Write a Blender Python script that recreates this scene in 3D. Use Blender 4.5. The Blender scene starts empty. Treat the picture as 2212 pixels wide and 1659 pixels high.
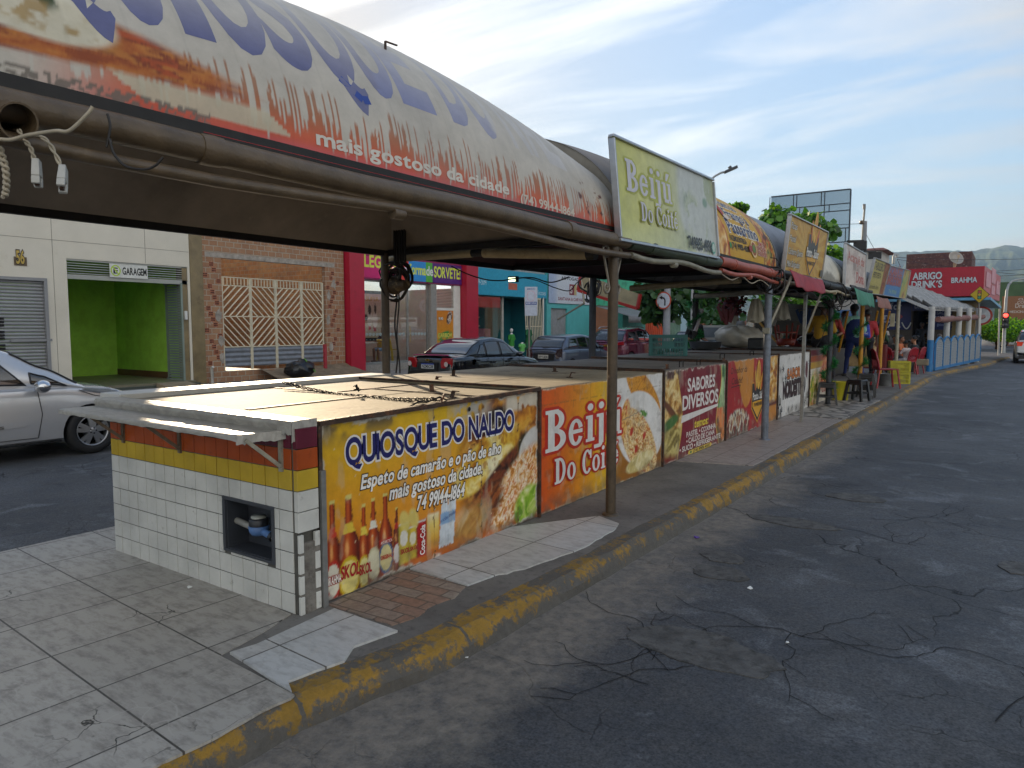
import bpy, bmesh, math, random
import numpy as np
from mathutils import Vector, Matrix
rnd = random.Random(7)
R = math.radians
scene = bpy.context.scene
COL = scene.collection
FPX, PITCH, YAW, EYE = 1534.0, R(4.64), R(34.783), 1.6      # eye height above the pavement (road lies lower)
cam_d = bpy.data.cameras.new('camera'); cam = bpy.data.objects.new('camera', cam_d); COL.objects.link(cam)
cam_d.sensor_fit = 'HORIZONTAL'; cam_d.sensor_width = 36; cam_d.lens = 36*FPX/2212
cam_d.clip_start = .05; cam_d.clip_end = 9000
cF = Vector((-math.sin(YAW)*math.cos(PITCH), math.cos(YAW)*math.cos(PITCH), -math.sin(PITCH)))
cR = Vector((math.cos(YAW), math.sin(YAW), 0)); cU = cR.cross(cF)
cam.matrix_world = Matrix(((cR.x, cU.x, -cF.x, 0), (cR.y, cU.y, -cF.y, 0), (cR.z, cU.z, -cF.z, EYE), (0, 0, 0, 1)))
scene.camera = cam
E0 = Vector((0, 0, EYE))
def ray(x, y): return cF + cR*((x-1106)/FPX) - cU*((y-829.5)/FPX)
def onZ(x, y, z=0.): d = ray(x, y); return E0 + d*((z-EYE)/d.z)
def onX(x, y, X): d = ray(x, y); return E0 + d*(X/d.x)
def onY(x, y, Y): d = ray(x, y); return E0 + d*(Y/d.y)
def atD(x, y, dep): return E0 + ray(x, y)*dep
SUN_EL, SUN_AZ = R(15.5), R(57)          # azimuth: left of +Y
SUNV = Vector((-math.sin(SUN_AZ)*math.cos(SUN_EL), math.cos(SUN_AZ)*math.cos(SUN_EL), math.sin(SUN_EL)))
ld = bpy.data.lights.new('sun', 'SUN'); ld.energy = 2.05; ld.angle = R(.6); ld.color = (1, .80, .55)
sun = bpy.data.objects.new('sun', ld); COL.objects.link(sun)
sun.rotation_euler = SUNV.to_track_quat('Z', 'Y').to_euler()
w = bpy.data.worlds.new('World'); scene.world = w; w.use_nodes = True
nt = w.node_tree; nt.nodes.clear()
def nn(t, typ, **k):
    n = t.nodes.new(typ)
    for a, b in k.items(): setattr(n, a, b)
    return n
out = nn(nt, 'ShaderNodeOutputWorld'); bg = nn(nt, 'ShaderNodeBackground')
sky = nn(nt, 'ShaderNodeTexSky', sky_type='NISHITA', sun_disc=False, sun_elevation=SUN_EL, sun_rotation=-SUN_AZ, altitude=400, air_density=1.0, dust_density=1.0, ozone_density=1.0)
bg.inputs['Strength'].default_value = .15
tc = nn(nt, 'ShaderNodeTexCoord')
sep = nn(nt, 'ShaderNodeSeparateXYZ'); nt.links.new(tc.outputs['Generated'], sep.inputs[0])
add = nn(nt, 'ShaderNodeMath', operation='ADD'); add.inputs[1].default_value = .10; nt.links.new(sep.outputs['Z'], add.inputs[0])
dx = nn(nt, 'ShaderNodeMath', operation='DIVIDE'); dy = nn(nt, 'ShaderNodeMath', operation='DIVIDE')
for n_, o_ in ((dx, 'X'), (dy, 'Y')): nt.links.new(sep.outputs[o_], n_.inputs[0]); nt.links.new(add.outputs[0], n_.inputs[1])
cmb = nn(nt, 'ShaderNodeCombineXYZ'); nt.links.new(dx.outputs[0], cmb.inputs[0]); nt.links.new(dy.outputs[0], cmb.inputs[1])
mp = nn(nt, 'ShaderNodeMapping'); mp.inputs['Rotation'].default_value = (0, 0, R(-20)); mp.inputs['Scale'].default_value = (.55, 1.5, 1); nt.links.new(cmb.outputs[0], mp.inputs[0])
nz = nn(nt, 'ShaderNodeTexNoise'); nz.inputs['Scale'].default_value = 1.1; nz.inputs['Detail'].default_value = 9; nz.inputs['Roughness'].default_value = .58; nz.inputs['Distortion'].default_value = .6
nt.links.new(mp.outputs[0], nz.inputs['Vector'])
cr = nn(nt, 'ShaderNodeMapRange'); cr.inputs[1].default_value = .44; cr.inputs[2].default_value = .70; nt.links.new(nz.outputs['Fac'], cr.inputs[0])
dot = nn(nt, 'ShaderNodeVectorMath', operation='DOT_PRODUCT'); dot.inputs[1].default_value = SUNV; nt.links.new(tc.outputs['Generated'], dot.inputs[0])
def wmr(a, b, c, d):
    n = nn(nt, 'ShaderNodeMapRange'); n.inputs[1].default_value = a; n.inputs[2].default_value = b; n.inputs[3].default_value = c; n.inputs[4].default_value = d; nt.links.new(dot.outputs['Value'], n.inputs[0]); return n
def wmath(op, a, b):
    n = nn(nt, 'ShaderNodeMath', operation=op)
    for i, v in enumerate((a, b)):
        if isinstance(v, (int, float)): n.inputs[i].default_value = v
        else: nt.links.new(v, n.inputs[i])
    return n.outputs[0]
gl = type('o', (), {'outputs': [wmath('MAXIMUM', wmr(.45, 1., .66, 3.2).outputs[0], wmr(.05, -.45, 0., 3.0).outputs[0])]})  # second ramp: unseen bright clouds opposite the sun, added to fill shaded fronts
cov = wmath('MAXIMUM', wmath('MULTIPLY', cr.outputs[0], .8), wmr(.1, -.35, 0., .75).outputs[0])  # second ramp thickens that added cloud bank behind the camera
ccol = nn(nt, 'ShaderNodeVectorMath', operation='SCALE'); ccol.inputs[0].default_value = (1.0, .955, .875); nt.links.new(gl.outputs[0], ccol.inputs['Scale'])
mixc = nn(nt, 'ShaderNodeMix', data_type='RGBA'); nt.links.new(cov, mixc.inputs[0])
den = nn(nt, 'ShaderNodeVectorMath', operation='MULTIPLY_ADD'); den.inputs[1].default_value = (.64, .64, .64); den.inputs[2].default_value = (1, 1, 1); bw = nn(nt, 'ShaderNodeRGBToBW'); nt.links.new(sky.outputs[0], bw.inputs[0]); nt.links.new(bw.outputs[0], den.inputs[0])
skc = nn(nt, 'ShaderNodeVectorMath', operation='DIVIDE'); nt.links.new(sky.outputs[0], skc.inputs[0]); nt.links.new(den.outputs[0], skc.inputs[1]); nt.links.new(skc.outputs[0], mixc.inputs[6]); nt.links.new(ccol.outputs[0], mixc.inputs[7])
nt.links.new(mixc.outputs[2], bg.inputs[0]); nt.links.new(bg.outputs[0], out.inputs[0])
vs = scene.view_settings; scene.display_settings.display_device = 'sRGB'
vs.view_transform = 'Standard'; vs.look = 'None'; vs.gamma = 1; vs.exposure = 2.08; vs.use_curve_mapping = False
try:
    scene.cycles.use_denoising = True; scene.cycles.max_bounces = 7; scene.cycles.transparent_max_bounces = 16
    scene.cycles.sample_clamp_indirect = 6
except Exception: pass
def lin(c):
    return tuple((x/12.92 if x <= .04045 else ((x+.055)/1.055)**2.4) for x in c)
def hx(s): return lin(tuple(int(s[i:i+2], 16)/255 for i in (0, 2, 4)))
MATS = {}
def mat(name, col, rough=.6, metal=0, var=.25, vs_=6., bump=.0, bs=40., spec=.5, dirt=None, ds=3., dthr=.55, trans=0, coat=0, emit=None, alpha=None):
    if name in MATS: return MATS[name]
    m = bpy.data.materials.new(name); m.use_nodes = True; t = m.node_tree; b = t.nodes['Principled BSDF']
    if isinstance(col, str): col = hx(col)
    c4 = (*col, 1); L = t.links
    b.inputs['Roughness'].default_value = rough; b.inputs['Metallic'].default_value = metal
    b.inputs['Specular IOR Level'].default_value = spec
    if trans: b.inputs['Transmission Weight'].default_value = trans
    if coat: b.inputs['Coat Weight'].default_value = coat; b.inputs['Coat Roughness'].default_value = .05
    if emit: b.inputs['Emission Color'].default_value = (*emit[0], 1); b.inputs['Emission Strength'].default_value = emit[1]
    if alpha is not None: b.inputs['Alpha'].default_value = alpha
    b.inputs['Base Color'].default_value = c4
    tcn = nn(t, 'ShaderNodeTexCoord')
    src = None
    if var:
        n1 = nn(t, 'ShaderNodeTexNoise'); n1.inputs['Scale'].default_value = vs_; n1.inputs['Detail'].default_value = 7; n1.inputs['Roughness'].default_value = .62
        L.new(tcn.outputs['Object'], n1.inputs['Vector'])
        mr = nn(t, 'ShaderNodeMapRange'); mr.inputs[1].default_value = .3; mr.inputs[2].default_value = .7; mr.inputs[3].default_value = 1-var; mr.inputs[4].default_value = 1+var*.6
        L.new(n1.outputs['Fac'], mr.inputs[0])
        mu = nn(t, 'ShaderNodeMix', data_type='RGBA', blend_type='MULTIPLY'); mu.inputs[0].default_value = 1; mu.inputs[6].default_value = c4
        L.new(mr.outputs[0], mu.inputs[7]); src = mu.outputs[2]
    if dirt:
        n2 = nn(t, 'ShaderNodeTexNoise'); n2.inputs['Scale'].default_value = ds; n2.inputs['Detail'].default_value = 9; n2.inputs['Roughness'].default_value = .7
        L.new(tcn.outputs['Object'], n2.inputs['Vector'])
        m2 = nn(t, 'ShaderNodeMapRange'); m2.inputs[1].default_value = dthr; m2.inputs[2].default_value = dthr+.14; L.new(n2.outputs['Fac'], m2.inputs[0])
        mx = nn(t, 'ShaderNodeMix', data_type='RGBA'); L.new(m2.outputs[0], mx.inputs[0])
        if src: L.new(src, mx.inputs[6])
        else: mx.inputs[6].default_value = c4
        mx.inputs[7].default_value = (*(hx(dirt) if isinstance(dirt, str) else dirt), 1); src = mx.outputs[2]
    if src: L.new(src, b.inputs['Base Color'])
    if bump:
        n3 = nn(t, 'ShaderNodeTexNoise'); n3.inputs['Scale'].default_value = bs; n3.inputs['Detail'].default_value = 5
        L.new(tcn.outputs['Object'], n3.inputs['Vector'])
        bp = nn(t, 'ShaderNodeBump'); bp.inputs['Strength'].default_value = bump; bp.inputs['Distance'].default_value = .01
        L.new(n3.outputs['Fac'], bp.inputs['Height']); L.new(bp.outputs[0], b.inputs['Normal'])
    MATS[name] = m
    return m
def paintmat(name='print', rough=.45, grime=.22, trans=0, spec=.4):
    """colour attribute 'Col' with fine wear on top"""
    if name in MATS: return MATS[name]
    m = bpy.data.materials.new(name); m.use_nodes = True; t = m.node_tree; b = t.nodes['Principled BSDF']; L = t.links
    at = nn(t, 'ShaderNodeVertexColor', layer_name='Col'); tcn = nn(t, 'ShaderNodeTexCoord')
    n1 = nn(t, 'ShaderNodeTexNoise'); n1.inputs['Scale'].default_value = 9; n1.inputs['Detail'].default_value = 10; n1.inputs['Roughness'].default_value = .7
    L.new(tcn.outputs['Object'], n1.inputs['Vector'])
    mr = nn(t, 'ShaderNodeMapRange'); mr.inputs[1].default_value = .3; mr.inputs[2].default_value = .7; mr.inputs[3].default_value = 1-grime; mr.inputs[4].default_value = 1.04
    L.new(n1.outputs['Fac'], mr.inputs[0])
    mu = nn(t, 'ShaderNodeMix', data_type='RGBA', blend_type='MULTIPLY'); mu.inputs[0].default_value = 1
    L.new(at.outputs[0], mu.inputs[6]); L.new(mr.outputs[0], mu.inputs[7]); L.new(mu.outputs[2], b.inputs['Base Color'])
    b.inputs['Roughness'].default_value = rough; b.inputs['Specular IOR Level'].default_value = spec
    bp = nn(t, 'ShaderNodeBump'); n9 = nn(t, 'ShaderNodeTexNoise'); n9.inputs['Scale'].default_value = 2.2; n9.inputs['Detail'].default_value = 3; L.new(tcn.outputs['Object'], n9.inputs['Vector'])
    bp.inputs['Strength'].default_value = .3; bp.inputs['Distance'].default_value = .03
    L.new(n9.outputs['Fac'], bp.inputs['Height']); L.new(bp.outputs[0], b.inputs['Normal'])
    MATS[name] = m
    return m
class MB:
    def __init__(s): s.v = []; s.f = []; s.m = []; s.sm = []; s.mi = 0; s.M = None
    def add(s, vs, fs, smooth=False):
        o = len(s.v)
        if s.M is not None: vs = [s.M @ Vector(p) for p in vs]
        s.v += [tuple(p) for p in vs]
        for f in fs: s.f.append(tuple(i+o for i in f)); s.m.append(s.mi); s.sm.append(smooth)
        return s
    def quad(s, a, b, c, d): return s.add([a, b, c, d], [(0, 1, 2, 3)])
    def poly(s, pts): return s.add(pts, [tuple(range(len(pts)))])
    def box(s, x0, x1, y0, y1, z0, z1, top=None):
        """top=(dx,dy): shrink of the upper face"""
        tx, ty = top or (0, 0)
        v = [(x0, y0, z0), (x1, y0, z0), (x1, y1, z0), (x0, y1, z0), (x0+tx, y0+ty, z1), (x1-tx, y0+ty, z1), (x1-tx, y1-ty, z1), (x0+tx, y1-ty, z1)]
        return s.add(v, [(0, 3, 2, 1), (4, 5, 6, 7), (0, 1, 5, 4), (1, 2, 6, 5), (2, 3, 7, 6), (3, 0, 4, 7)])
    def bar(s, p, q, w=.03, h=None, up=(0, 0, 1)):
        """rectangular bar from p to q"""
        h = h or w; p = Vector(p); q = Vector(q); d = (q-p).normalized(); u = Vector(up)
        if abs(d.dot(u)) > .98: u = Vector((1, 0, 0))
        a = d.cross(u).normalized()*w/2; b = a.cross(d).normalized()*h/2
        v = [p-a-b, p+a-b, p+a+b, p-a+b, q-a-b, q+a-b, q+a+b, q-a+b]
        return s.add(v, [(0, 1, 2, 3), (7, 6, 5, 4), (0, 4, 5, 1), (1, 5, 6, 2), (2, 6, 7, 3), (3, 7, 4, 0)])
    def tube(s, pts, r, n=8, cap=True, closed=False):
        pts = [Vector(p) for p in pts]; k = len(pts); rr = r if isinstance(r, (list, tuple)) else [r]*k
        vs = []; prev = None
        for i, p in enumerate(pts):
            if closed: d = pts[(i+1) % k]-pts[i-1]
            else: d = pts[min(i+1, k-1)]-pts[max(i-1, 0)]
            d = d.normalized() if d.length > 1e-9 else Vector((0, 0, 1))
            if prev is None: a = d.orthogonal().normalized()
            else:
                a = prev-d*prev.dot(d); a = a.normalized() if a.length > 1e-6 else d.orthogonal().normalized()
            prev = a; b = d.cross(a)
            vs += [p+(a*math.cos(2*math.pi*j/n)+b*math.sin(2*math.pi*j/n))*rr[i] for j in range(n)]
        fs = [(i*n+j, i*n+(j+1) % n, ((i+1) % k)*n+(j+1) % n, ((i+1) % k)*n+j) for i in range(k if closed else k-1) for j in range(n)]
        s.add(vs, fs, True)
        if cap and not closed:
            s.add(vs[:n], [tuple(range(n-1, -1, -1))]); s.add(vs[-n:], [tuple(range(n))])
        return s
    def cyl(s, p, q, r, r2=None, n=16): return s.tube([p, q], [r, r if r2 is None else r2], n)
    def lathe(s, prof, c=(0, 0, 0), n=20, axis='Z', cap=True):
        """prof: [(r, h)]"""
        vs = []
        for r, h in prof:
            for j in range(n):
                a = 2*math.pi*j/n; p = (r*math.cos(a), r*math.sin(a), h)
                if axis == 'X': p = (p[2], p[0], p[1])
                if axis == 'Y': p = (p[1], p[2], p[0])
                vs.append((p[0]+c[0], p[1]+c[1], p[2]+c[2]))
        k = len(prof)
        fs = [(i*n+j, i*n+(j+1) % n, (i+1)*n+(j+1) % n, (i+1)*n+j) for i in range(k-1) for j in range(n)]
        s.add(vs, fs, True)
        if not cap: return s
        if prof[0][0] > 1e-4: s.add(vs[:n], [tuple(range(n-1, -1, -1))])
        if prof[-1][0] > 1e-4: s.add(vs[-n:], [tuple(range(n))])
        return s
    def sphere(s, c, r, n=12, k=8):
        r = r if isinstance(r, (list, tuple)) else (r, r, r); vs = []; fs = []
        for i in range(k+1):
            t = math.pi*i/k
            for j in range(n):
                a = 2*math.pi*j/n
                vs.append((c[0]+r[0]*math.sin(t)*math.cos(a), c[1]+r[1]*math.sin(t)*math.sin(a), c[2]-r[2]*math.cos(t)))
        fs = [(i*n+j, i*n+(j+1) % n, (i+1)*n+(j+1) % n, (i+1)*n+j) for i in range(k) for j in range(n)]
        return s.add(vs, fs, True)
    def grid(s, fn, nu, nv, smooth=True):
        vs = [fn(i/nu, j/nv) for j in range(nv+1) for i in range(nu+1)]
        fs = [(j*(nu+1)+i, j*(nu+1)+i+1, (j+1)*(nu+1)+i+1, (j+1)*(nu+1)+i) for j in range(nv) for i in range(nu)]
        return s.add(vs, fs, smooth)
    def slab(s, pts, n, th):
        """extruded polygon: pts (3d loop), n normal, th thickness back along -n"""
        n = Vector(n)*th; k = len(pts); P = [Vector(p) for p in pts]; Q = [p-n for p in P]
        s.add(P+Q, [tuple(range(k)), tuple(range(2*k-1, k-1, -1))]+[(i, i+k, (i+1) % k+k, (i+1) % k) for i in range(k)])
        return s
    def build(s, name, mats, parent=None, bevel=0, solid=0, loc=None):
        me = bpy.data.meshes.new(name); me.from_pydata(s.v, [], s.f)
        mats = mats if isinstance(mats, (list, tuple)) else [mats]
        for m in mats: me.materials.append(m)
        me.polygons.foreach_set('material_index', [min(i, len(mats)-1) for i in s.m]); me.polygons.foreach_set('use_smooth', s.sm)
        me.update()
        o = bpy.data.objects.new(name, me); COL.objects.link(o)
        if parent is not None:
            o.parent = parent
        if bevel:
            b = o.modifiers.new('bevel', 'BEVEL'); b.width = bevel; b.segments = 2; b.limit_method = 'ANGLE'; b.angle_limit = R(40)
        if solid:
            b = o.modifiers.new('solid', 'SOLIDIFY'); b.thickness = solid; b.offset = 0
        if loc: o.location = loc
        return o
def tag(o, label, cat, group=None):
    o['label'] = label; o['category'] = cat
    if group: o['group'] = group
    return o
def thing(name, label, cat, loc=(0, 0, 0), rz=0, group=None):
    o = bpy.data.objects.new(name, None); COL.objects.link(o); o.location = loc; o.rotation_euler = (0, 0, rz); o.empty_display_size = .2
    return tag(o, label, cat, group)
def struct(o): o['kind'] = 'structure'; return o
def dup(root, loc, rz=None, label=None, group=None):
    r = root.copy(); COL.objects.link(r); r.location = loc
    if rz is not None: r.rotation_euler = (0, 0, rz)
    if label: r['label'] = label
    if group: r['group'] = group
    for ch in list(root.children):
        c = ch.copy(); COL.objects.link(c); c.parent = r
        for g in list(ch.children):
            d = g.copy(); COL.objects.link(d); d.parent = c
    return r
def _h(ix, iy, seed):
    x = (ix.astype(np.int64)*374761393+iy.astype(np.int64)*668265263+seed*1442695041) & 0xffffffff
    x = ((x ^ (x >> 13))*1274126177) & 0xffffffff
    return ((x ^ (x >> 16)) & 0xffff)/65535.
def vnoise(x, y, seed=0):
    x = np.asarray(x, float); y = np.asarray(y, float); x, y = np.broadcast_arrays(x, y)
    ix = np.floor(x); iy = np.floor(y); fx = x-ix; fy = y-iy; fx = fx*fx*(3-2*fx); fy = fy*fy*(3-2*fy)
    a = _h(ix, iy, seed); b = _h(ix+1, iy, seed); c = _h(ix, iy+1, seed); d = _h(ix+1, iy+1, seed)
    return (a*(1-fx)+b*fx)*(1-fy)+(c*(1-fx)+d*fx)*fy
def fbm(x, y, seed=0, o=4):
    s = 0; a = .5; t = 0
    for k in range(o): s = s+a*vnoise(np.asarray(x)*2**k, np.asarray(y)*2**k, seed+k*17); t += a; a *= .55
    return s/t
def sstep(a, b, x): t = np.clip((x-a)/(b-a), 0, 1); return t*t*(3-2*t)
def mixm(c, col, m):
    """c (n,3); col str/tuple/array; m (n,)"""
    col = np.array(hx(col)) if isinstance(col, str) else np.asarray(col); return c*(1-m[:, None])+col*m[:, None]
def ramp(t, *cols):
    cs = np.array([hx(c) for c in cols]); t = np.clip(t, 0, .9999)*(len(cs)-1); i = t.astype(int); f = (t-i)[:, None]
    return cs[i]*(1-f)+cs[i+1]*f
def ell(u, v, cx, cy, rx, ry, rot=0, soft=.06):
    x = u-cx; y = v-cy; c, s = math.cos(rot), math.sin(rot); x, y = x*c+y*s, -x*s+y*c
    d = np.sqrt((x/rx)**2+(y/ry)**2); return 1-sstep(1-soft, 1+soft, d)
def rectm(u, v, a, b, c, d, s=.004): return sstep(a-s, a+s, u)*(1-sstep(b-s, b+s, u))*sstep(c-s, c+s, v)*(1-sstep(d-s, d+s, v))
CH = 'ABCDEFGHIJKLMNOPQRSTUVWXYZabcdefghijklmnopqrstuvwxyz0123456789.,:!()-/&@úéãõçàáÇÕÉÁÚÓÍÊÃíêºª$»•´\''
GL = {}
def _mkglyphs():
    jobs = []
    for key, off in (('n', 0.), ('b', .028), ('o', .085), ('t', -.012)):
        for c in sorted(set(CH)):
            cu = bpy.data.curves.new('g', 'FONT'); cu.body = c; cu.offset = off; cu.resolution_u = 5; cu.fill_mode = 'FRONT'
            o = bpy.data.objects.new('g', cu); COL.objects.link(o); jobs.append((key, c, o, cu))
    bpy.context.view_layer.update()
    dg = bpy.context.evaluated_depsgraph_get()
    for key, c, o, cu in jobs:
        me = o.evaluated_get(dg).to_mesh()
        v = [(p.co.x, p.co.y) for p in me.vertices]; f = [tuple(p.vertices) for p in me.polygons]
        GL[key, c] = (v, f); o.evaluated_get(dg).to_mesh_clear()
    for key, c, o, cu in jobs:
        bpy.data.objects.remove(o); bpy.data.curves.remove(cu)
_mkglyphs()
def text_geo(s, size=1., key='n', align='l', xs=1., shear=0., track=.09):
    """returns verts(2d), faces; baseline at 0; size = cap height"""
    cap = max(p[1] for p in GL['n', 'H'][0]); k = size/cap
    x = 0; V = []; F = []
    for c in s:
        if c == ' ': x += .26/1; continue
        v0, _ = GL.get(('n', c), ([], []))
        if not v0: x += .3; continue
        a = min(p[0] for p in v0); b = max(p[0] for p in v0)
        v, f = GL[key, c]; o = len(V)
        V += [(p[0]-a+x, p[1]) for p in v]; F += [tuple(i+o for i in q) for q in f]
        x += (b-a)+track
    W = x-track
    sh = {'l': 0, 'c': -W/2, 'r': -W}[align]
    V = [((px+sh)*k*xs+py*k*shear, py*k) for px, py in V]
    return V, F, W*k*xs
class Canvas:
    """flat print: painted raster sheet + crisp lettering laid on it. fn(u,v)->3d point, nrm(u,v)->normal"""
    def __init__(s, W, H, fn, nrm, cell=.01, paint=None, jit=.25, seed=1, base=.002, cv=None):
        s.W, s.H, s.fn, s.nrm = W, H, fn, nrm; s.v = []; s.f = []; s.c = []; s.lay = base
        nu = max(1, round(W/cell)); nv = max(1, round(H/(cv or cell)))
        U, V = np.meshgrid(np.linspace(0, W, nu+1), np.linspace(0, H, nv+1)); rs = np.random.RandomState(seed)
        ju = rs.uniform(-jit, jit, U.shape)*W/nu; jv = rs.uniform(-jit, jit, U.shape)*H/nv
        ju[:, [0, -1]] = 0; jv[[0, -1], :] = 0; U = (U+ju).ravel(); V = (V+jv).ravel()
        c = paint(U, V) if paint is not None else np.full((len(U), 3), .8)
        s.v = [tuple(fn(a, b)+nrm(a, b)*base) for a, b in zip(U, V)]
        s.c = [tuple(x) for x in np.clip(c, 0, 1)]
        n1 = nu+1
        s.f = [(j*n1+i, j*n1+i+1, (j+1)*n1+i+1, (j+1)*n1+i) for j in range(nv) for i in range(nu)]
        s.cuts = None
    def _put(s, V, F, col, fade=None):
        s.lay += .0006; o = len(s.v)
        col = hx(col) if isinstance(col, str) else col
        if s.cuts: V, F = subdiv2(V, F, s.cuts)
        s.v += [tuple(s.fn(a, b)+s.nrm(a, b)*s.lay) for a, b in V]
        if fade: s.c += [tuple(fade(a, b, col)) for a, b in V]
        else: s.c += [tuple(col)]*len(V)
        s.f += [tuple(i+o for i in q) for q in F]
    def poly(s, pts, col, fade=None): s._put(list(pts), [tuple(range(len(pts)))], col, fade); return s
    def rect(s, a, b, c, d, col, fade=None): return s.poly([(a, c), (b, c), (b, d), (a, d)], col, fade)
    def disc(s, cx, cy, rx, ry, col, n=28, rot=0):
        C, S = math.cos(rot), math.sin(rot)
        return s.poly([(cx+rx*math.cos(t)*C-ry*math.sin(t)*S, cy+rx*math.cos(t)*S+ry*math.sin(t)*C) for t in [2*math.pi*i/n for i in range(n)]], col)
    def line(s, pts, w, col):
        for (a, b), (c, d) in zip(pts, pts[1:]):
            L = math.hypot(c-a, d-b) or 1; nx, ny = -(d-b)/L*w/2, (c-a)/L*w/2
            s.poly([(a-nx, b-ny), (c-nx, d-ny), (c+nx, d+ny), (a+nx, b+ny)], col)
        return s
    def text(s, t, u, v, size, col, key='b', ol=None, align='l', xs=1., shear=0., rot=0., track=.09, fade=None, width=None):
        """ol: outline colour; width: fit to this width"""
        if width is not None:
            _, _, w0 = text_geo(t, size, key, align, 1, 0, track); xs = width/max(w0, 1e-6)
        C, S = math.cos(rot), math.sin(rot)
        for kk, cc in ((('o', ol),) if ol else ())+((key, col),):
            V, F, w0 = text_geo(t, size, kk, align, xs, shear, track)
            s._put([(u+a*C-b*S, v+a*S+b*C) for a, b in V], F, cc, fade)
        return s
    def build(s, name, parent=None, m=None, back=0., extra=None):
        me = bpy.data.meshes.new(name); me.from_pydata(s.v, [], s.f)
        at = me.color_attributes.new('Col', 'FLOAT_COLOR', 'POINT')
        at.data.foreach_set('color', [x for c in s.c for x in (c[0], c[1], c[2], 1.)])
        me.materials.append(m or paintmat()); me.update()
        o = bpy.data.objects.new(name, me); COL.objects.link(o)
        if parent is not None: o.parent = parent
        return o
def subdiv2(V, F, cut):
    bm = bmesh.new(); vs = [bm.verts.new((a, b, 0)) for a, b in V]
    for q in F:
        try: bm.faces.new([vs[i] for i in q])
        except ValueError: pass
    for ax in (0, 1):
        lo = min(p[ax] for p in V); hi = max(p[ax] for p in V); k = math.floor(lo/cut)+1
        no = (1, 0, 0) if ax == 0 else (0, 1, 0)
        while k*cut < hi:
            bmesh.ops.bisect_plane(bm, geom=bm.verts[:]+bm.edges[:]+bm.faces[:], plane_co=(k*cut if ax == 0 else 0, k*cut if ax else 0, 0), plane_no=no); k += 1
    bm.verts.index_update()
    V2 = [(v.co.x, v.co.y) for v in bm.verts]; F2 = [tuple(v.index for v in f.verts) for f in bm.faces]
    bm.free(); return V2, F2
def flat(origin, du, dv):
    """flat sheet frame: origin + u*du + v*dv; returns fn, nrm"""
    O = Vector(origin); A = Vector(du).normalized(); B = Vector(dv).normalized(); n = A.cross(B)
    return (lambda u, v: O+A*u+B*v), (lambda u, v: n)
def nodemat(name, fn, rough=.8):
    if name in MATS: return MATS[name]
    m = bpy.data.materials.new(name); m.use_nodes = True; t = m.node_tree; b = t.nodes['Principled BSDF']; b.inputs['Roughness'].default_value = rough
    fn(t, b, t.links, nn(t, 'ShaderNodeTexCoord').outputs['Object']); MATS[name] = m; return m
class K:
    """small node helpers"""
    def __init__(s, t): s.t = t; s.L = t.links
    def set(s, sock, v):
        if hasattr(v, 'is_linked') or hasattr(v, 'links'): s.L.new(v, sock)
        elif isinstance(v, tuple) and len(v) == 3 and sock.type == 'RGBA': sock.default_value = (*v, 1)
        else: sock.default_value = v
    def noise(s, vec, sc, det=6, ro=.6, dist=0):
        n = nn(s.t, 'ShaderNodeTexNoise'); n.inputs['Scale'].default_value = sc; n.inputs['Detail'].default_value = det; n.inputs['Roughness'].default_value = ro; n.inputs['Distortion'].default_value = dist
        s.L.new(vec, n.inputs['Vector']); return n.outputs['Fac']
    def mr(s, v, a, b, c=0., d=1.):
        n = nn(s.t, 'ShaderNodeMapRange'); n.inputs[1].default_value = a; n.inputs[2].default_value = b; n.inputs[3].default_value = c; n.inputs[4].default_value = d; s.L.new(v, n.inputs[0]); return n.outputs[0]
    def mix(s, f, a, b, bt='MIX'):
        n = nn(s.t, 'ShaderNodeMix', data_type='RGBA', blend_type=bt); s.set(n.inputs[0], f); s.set(n.inputs[6], a); s.set(n.inputs[7], b); return n.outputs[2]
    def math(s, op, a, b=0.):
        n = nn(s.t, 'ShaderNodeMath', operation=op); s.set(n.inputs[0], a); s.set(n.inputs[1], b); return n.outputs[0]
    def mapping(s, vec, loc=(0, 0, 0), rot=(0, 0, 0), sc=(1, 1, 1)):
        n = nn(s.t, 'ShaderNodeMapping'); n.inputs['Location'].default_value = loc; n.inputs['Rotation'].default_value = rot; n.inputs['Scale'].default_value = sc; s.L.new(vec, n.inputs[0]); return n.outputs[0]
    def vor(s, vec, sc, feat='DISTANCE_TO_EDGE', rnd_=1.):
        n = nn(s.t, 'ShaderNodeTexVoronoi', feature=feat); n.inputs['Scale'].default_value = sc; n.inputs['Randomness'].default_value = rnd_; s.L.new(vec, n.inputs['Vector'])
        return n.outputs['Distance'] if feat == 'DISTANCE_TO_EDGE' else n.outputs
    def warp(s, vec, sc, amt):
        n = nn(s.t, 'ShaderNodeTexNoise'); n.inputs['Scale'].default_value = sc; n.inputs['Detail'].default_value = 4; s.L.new(vec, n.inputs['Vector'])
        a = nn(s.t, 'ShaderNodeVectorMath', operation='SCALE'); a.inputs['Scale'].default_value = amt; s.L.new(n.outputs['Color'], a.inputs[0])
        b = nn(s.t, 'ShaderNodeVectorMath', operation='ADD'); s.L.new(vec, b.inputs[0]); s.L.new(a.outputs[0], b.inputs[1]); return b.outputs[0]
    def xyz(s, vec): n = nn(s.t, 'ShaderNodeSeparateXYZ'); s.L.new(vec, n.inputs[0]); return n.outputs
    def bump(s, b, h, st=.3, di=.01):
        n = nn(s.t, 'ShaderNodeBump'); n.inputs['Strength'].default_value = st; n.inputs['Distance'].default_value = di; s.L.new(h, n.inputs['Height']); s.L.new(n.outputs[0], b.inputs['Normal'])
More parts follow.
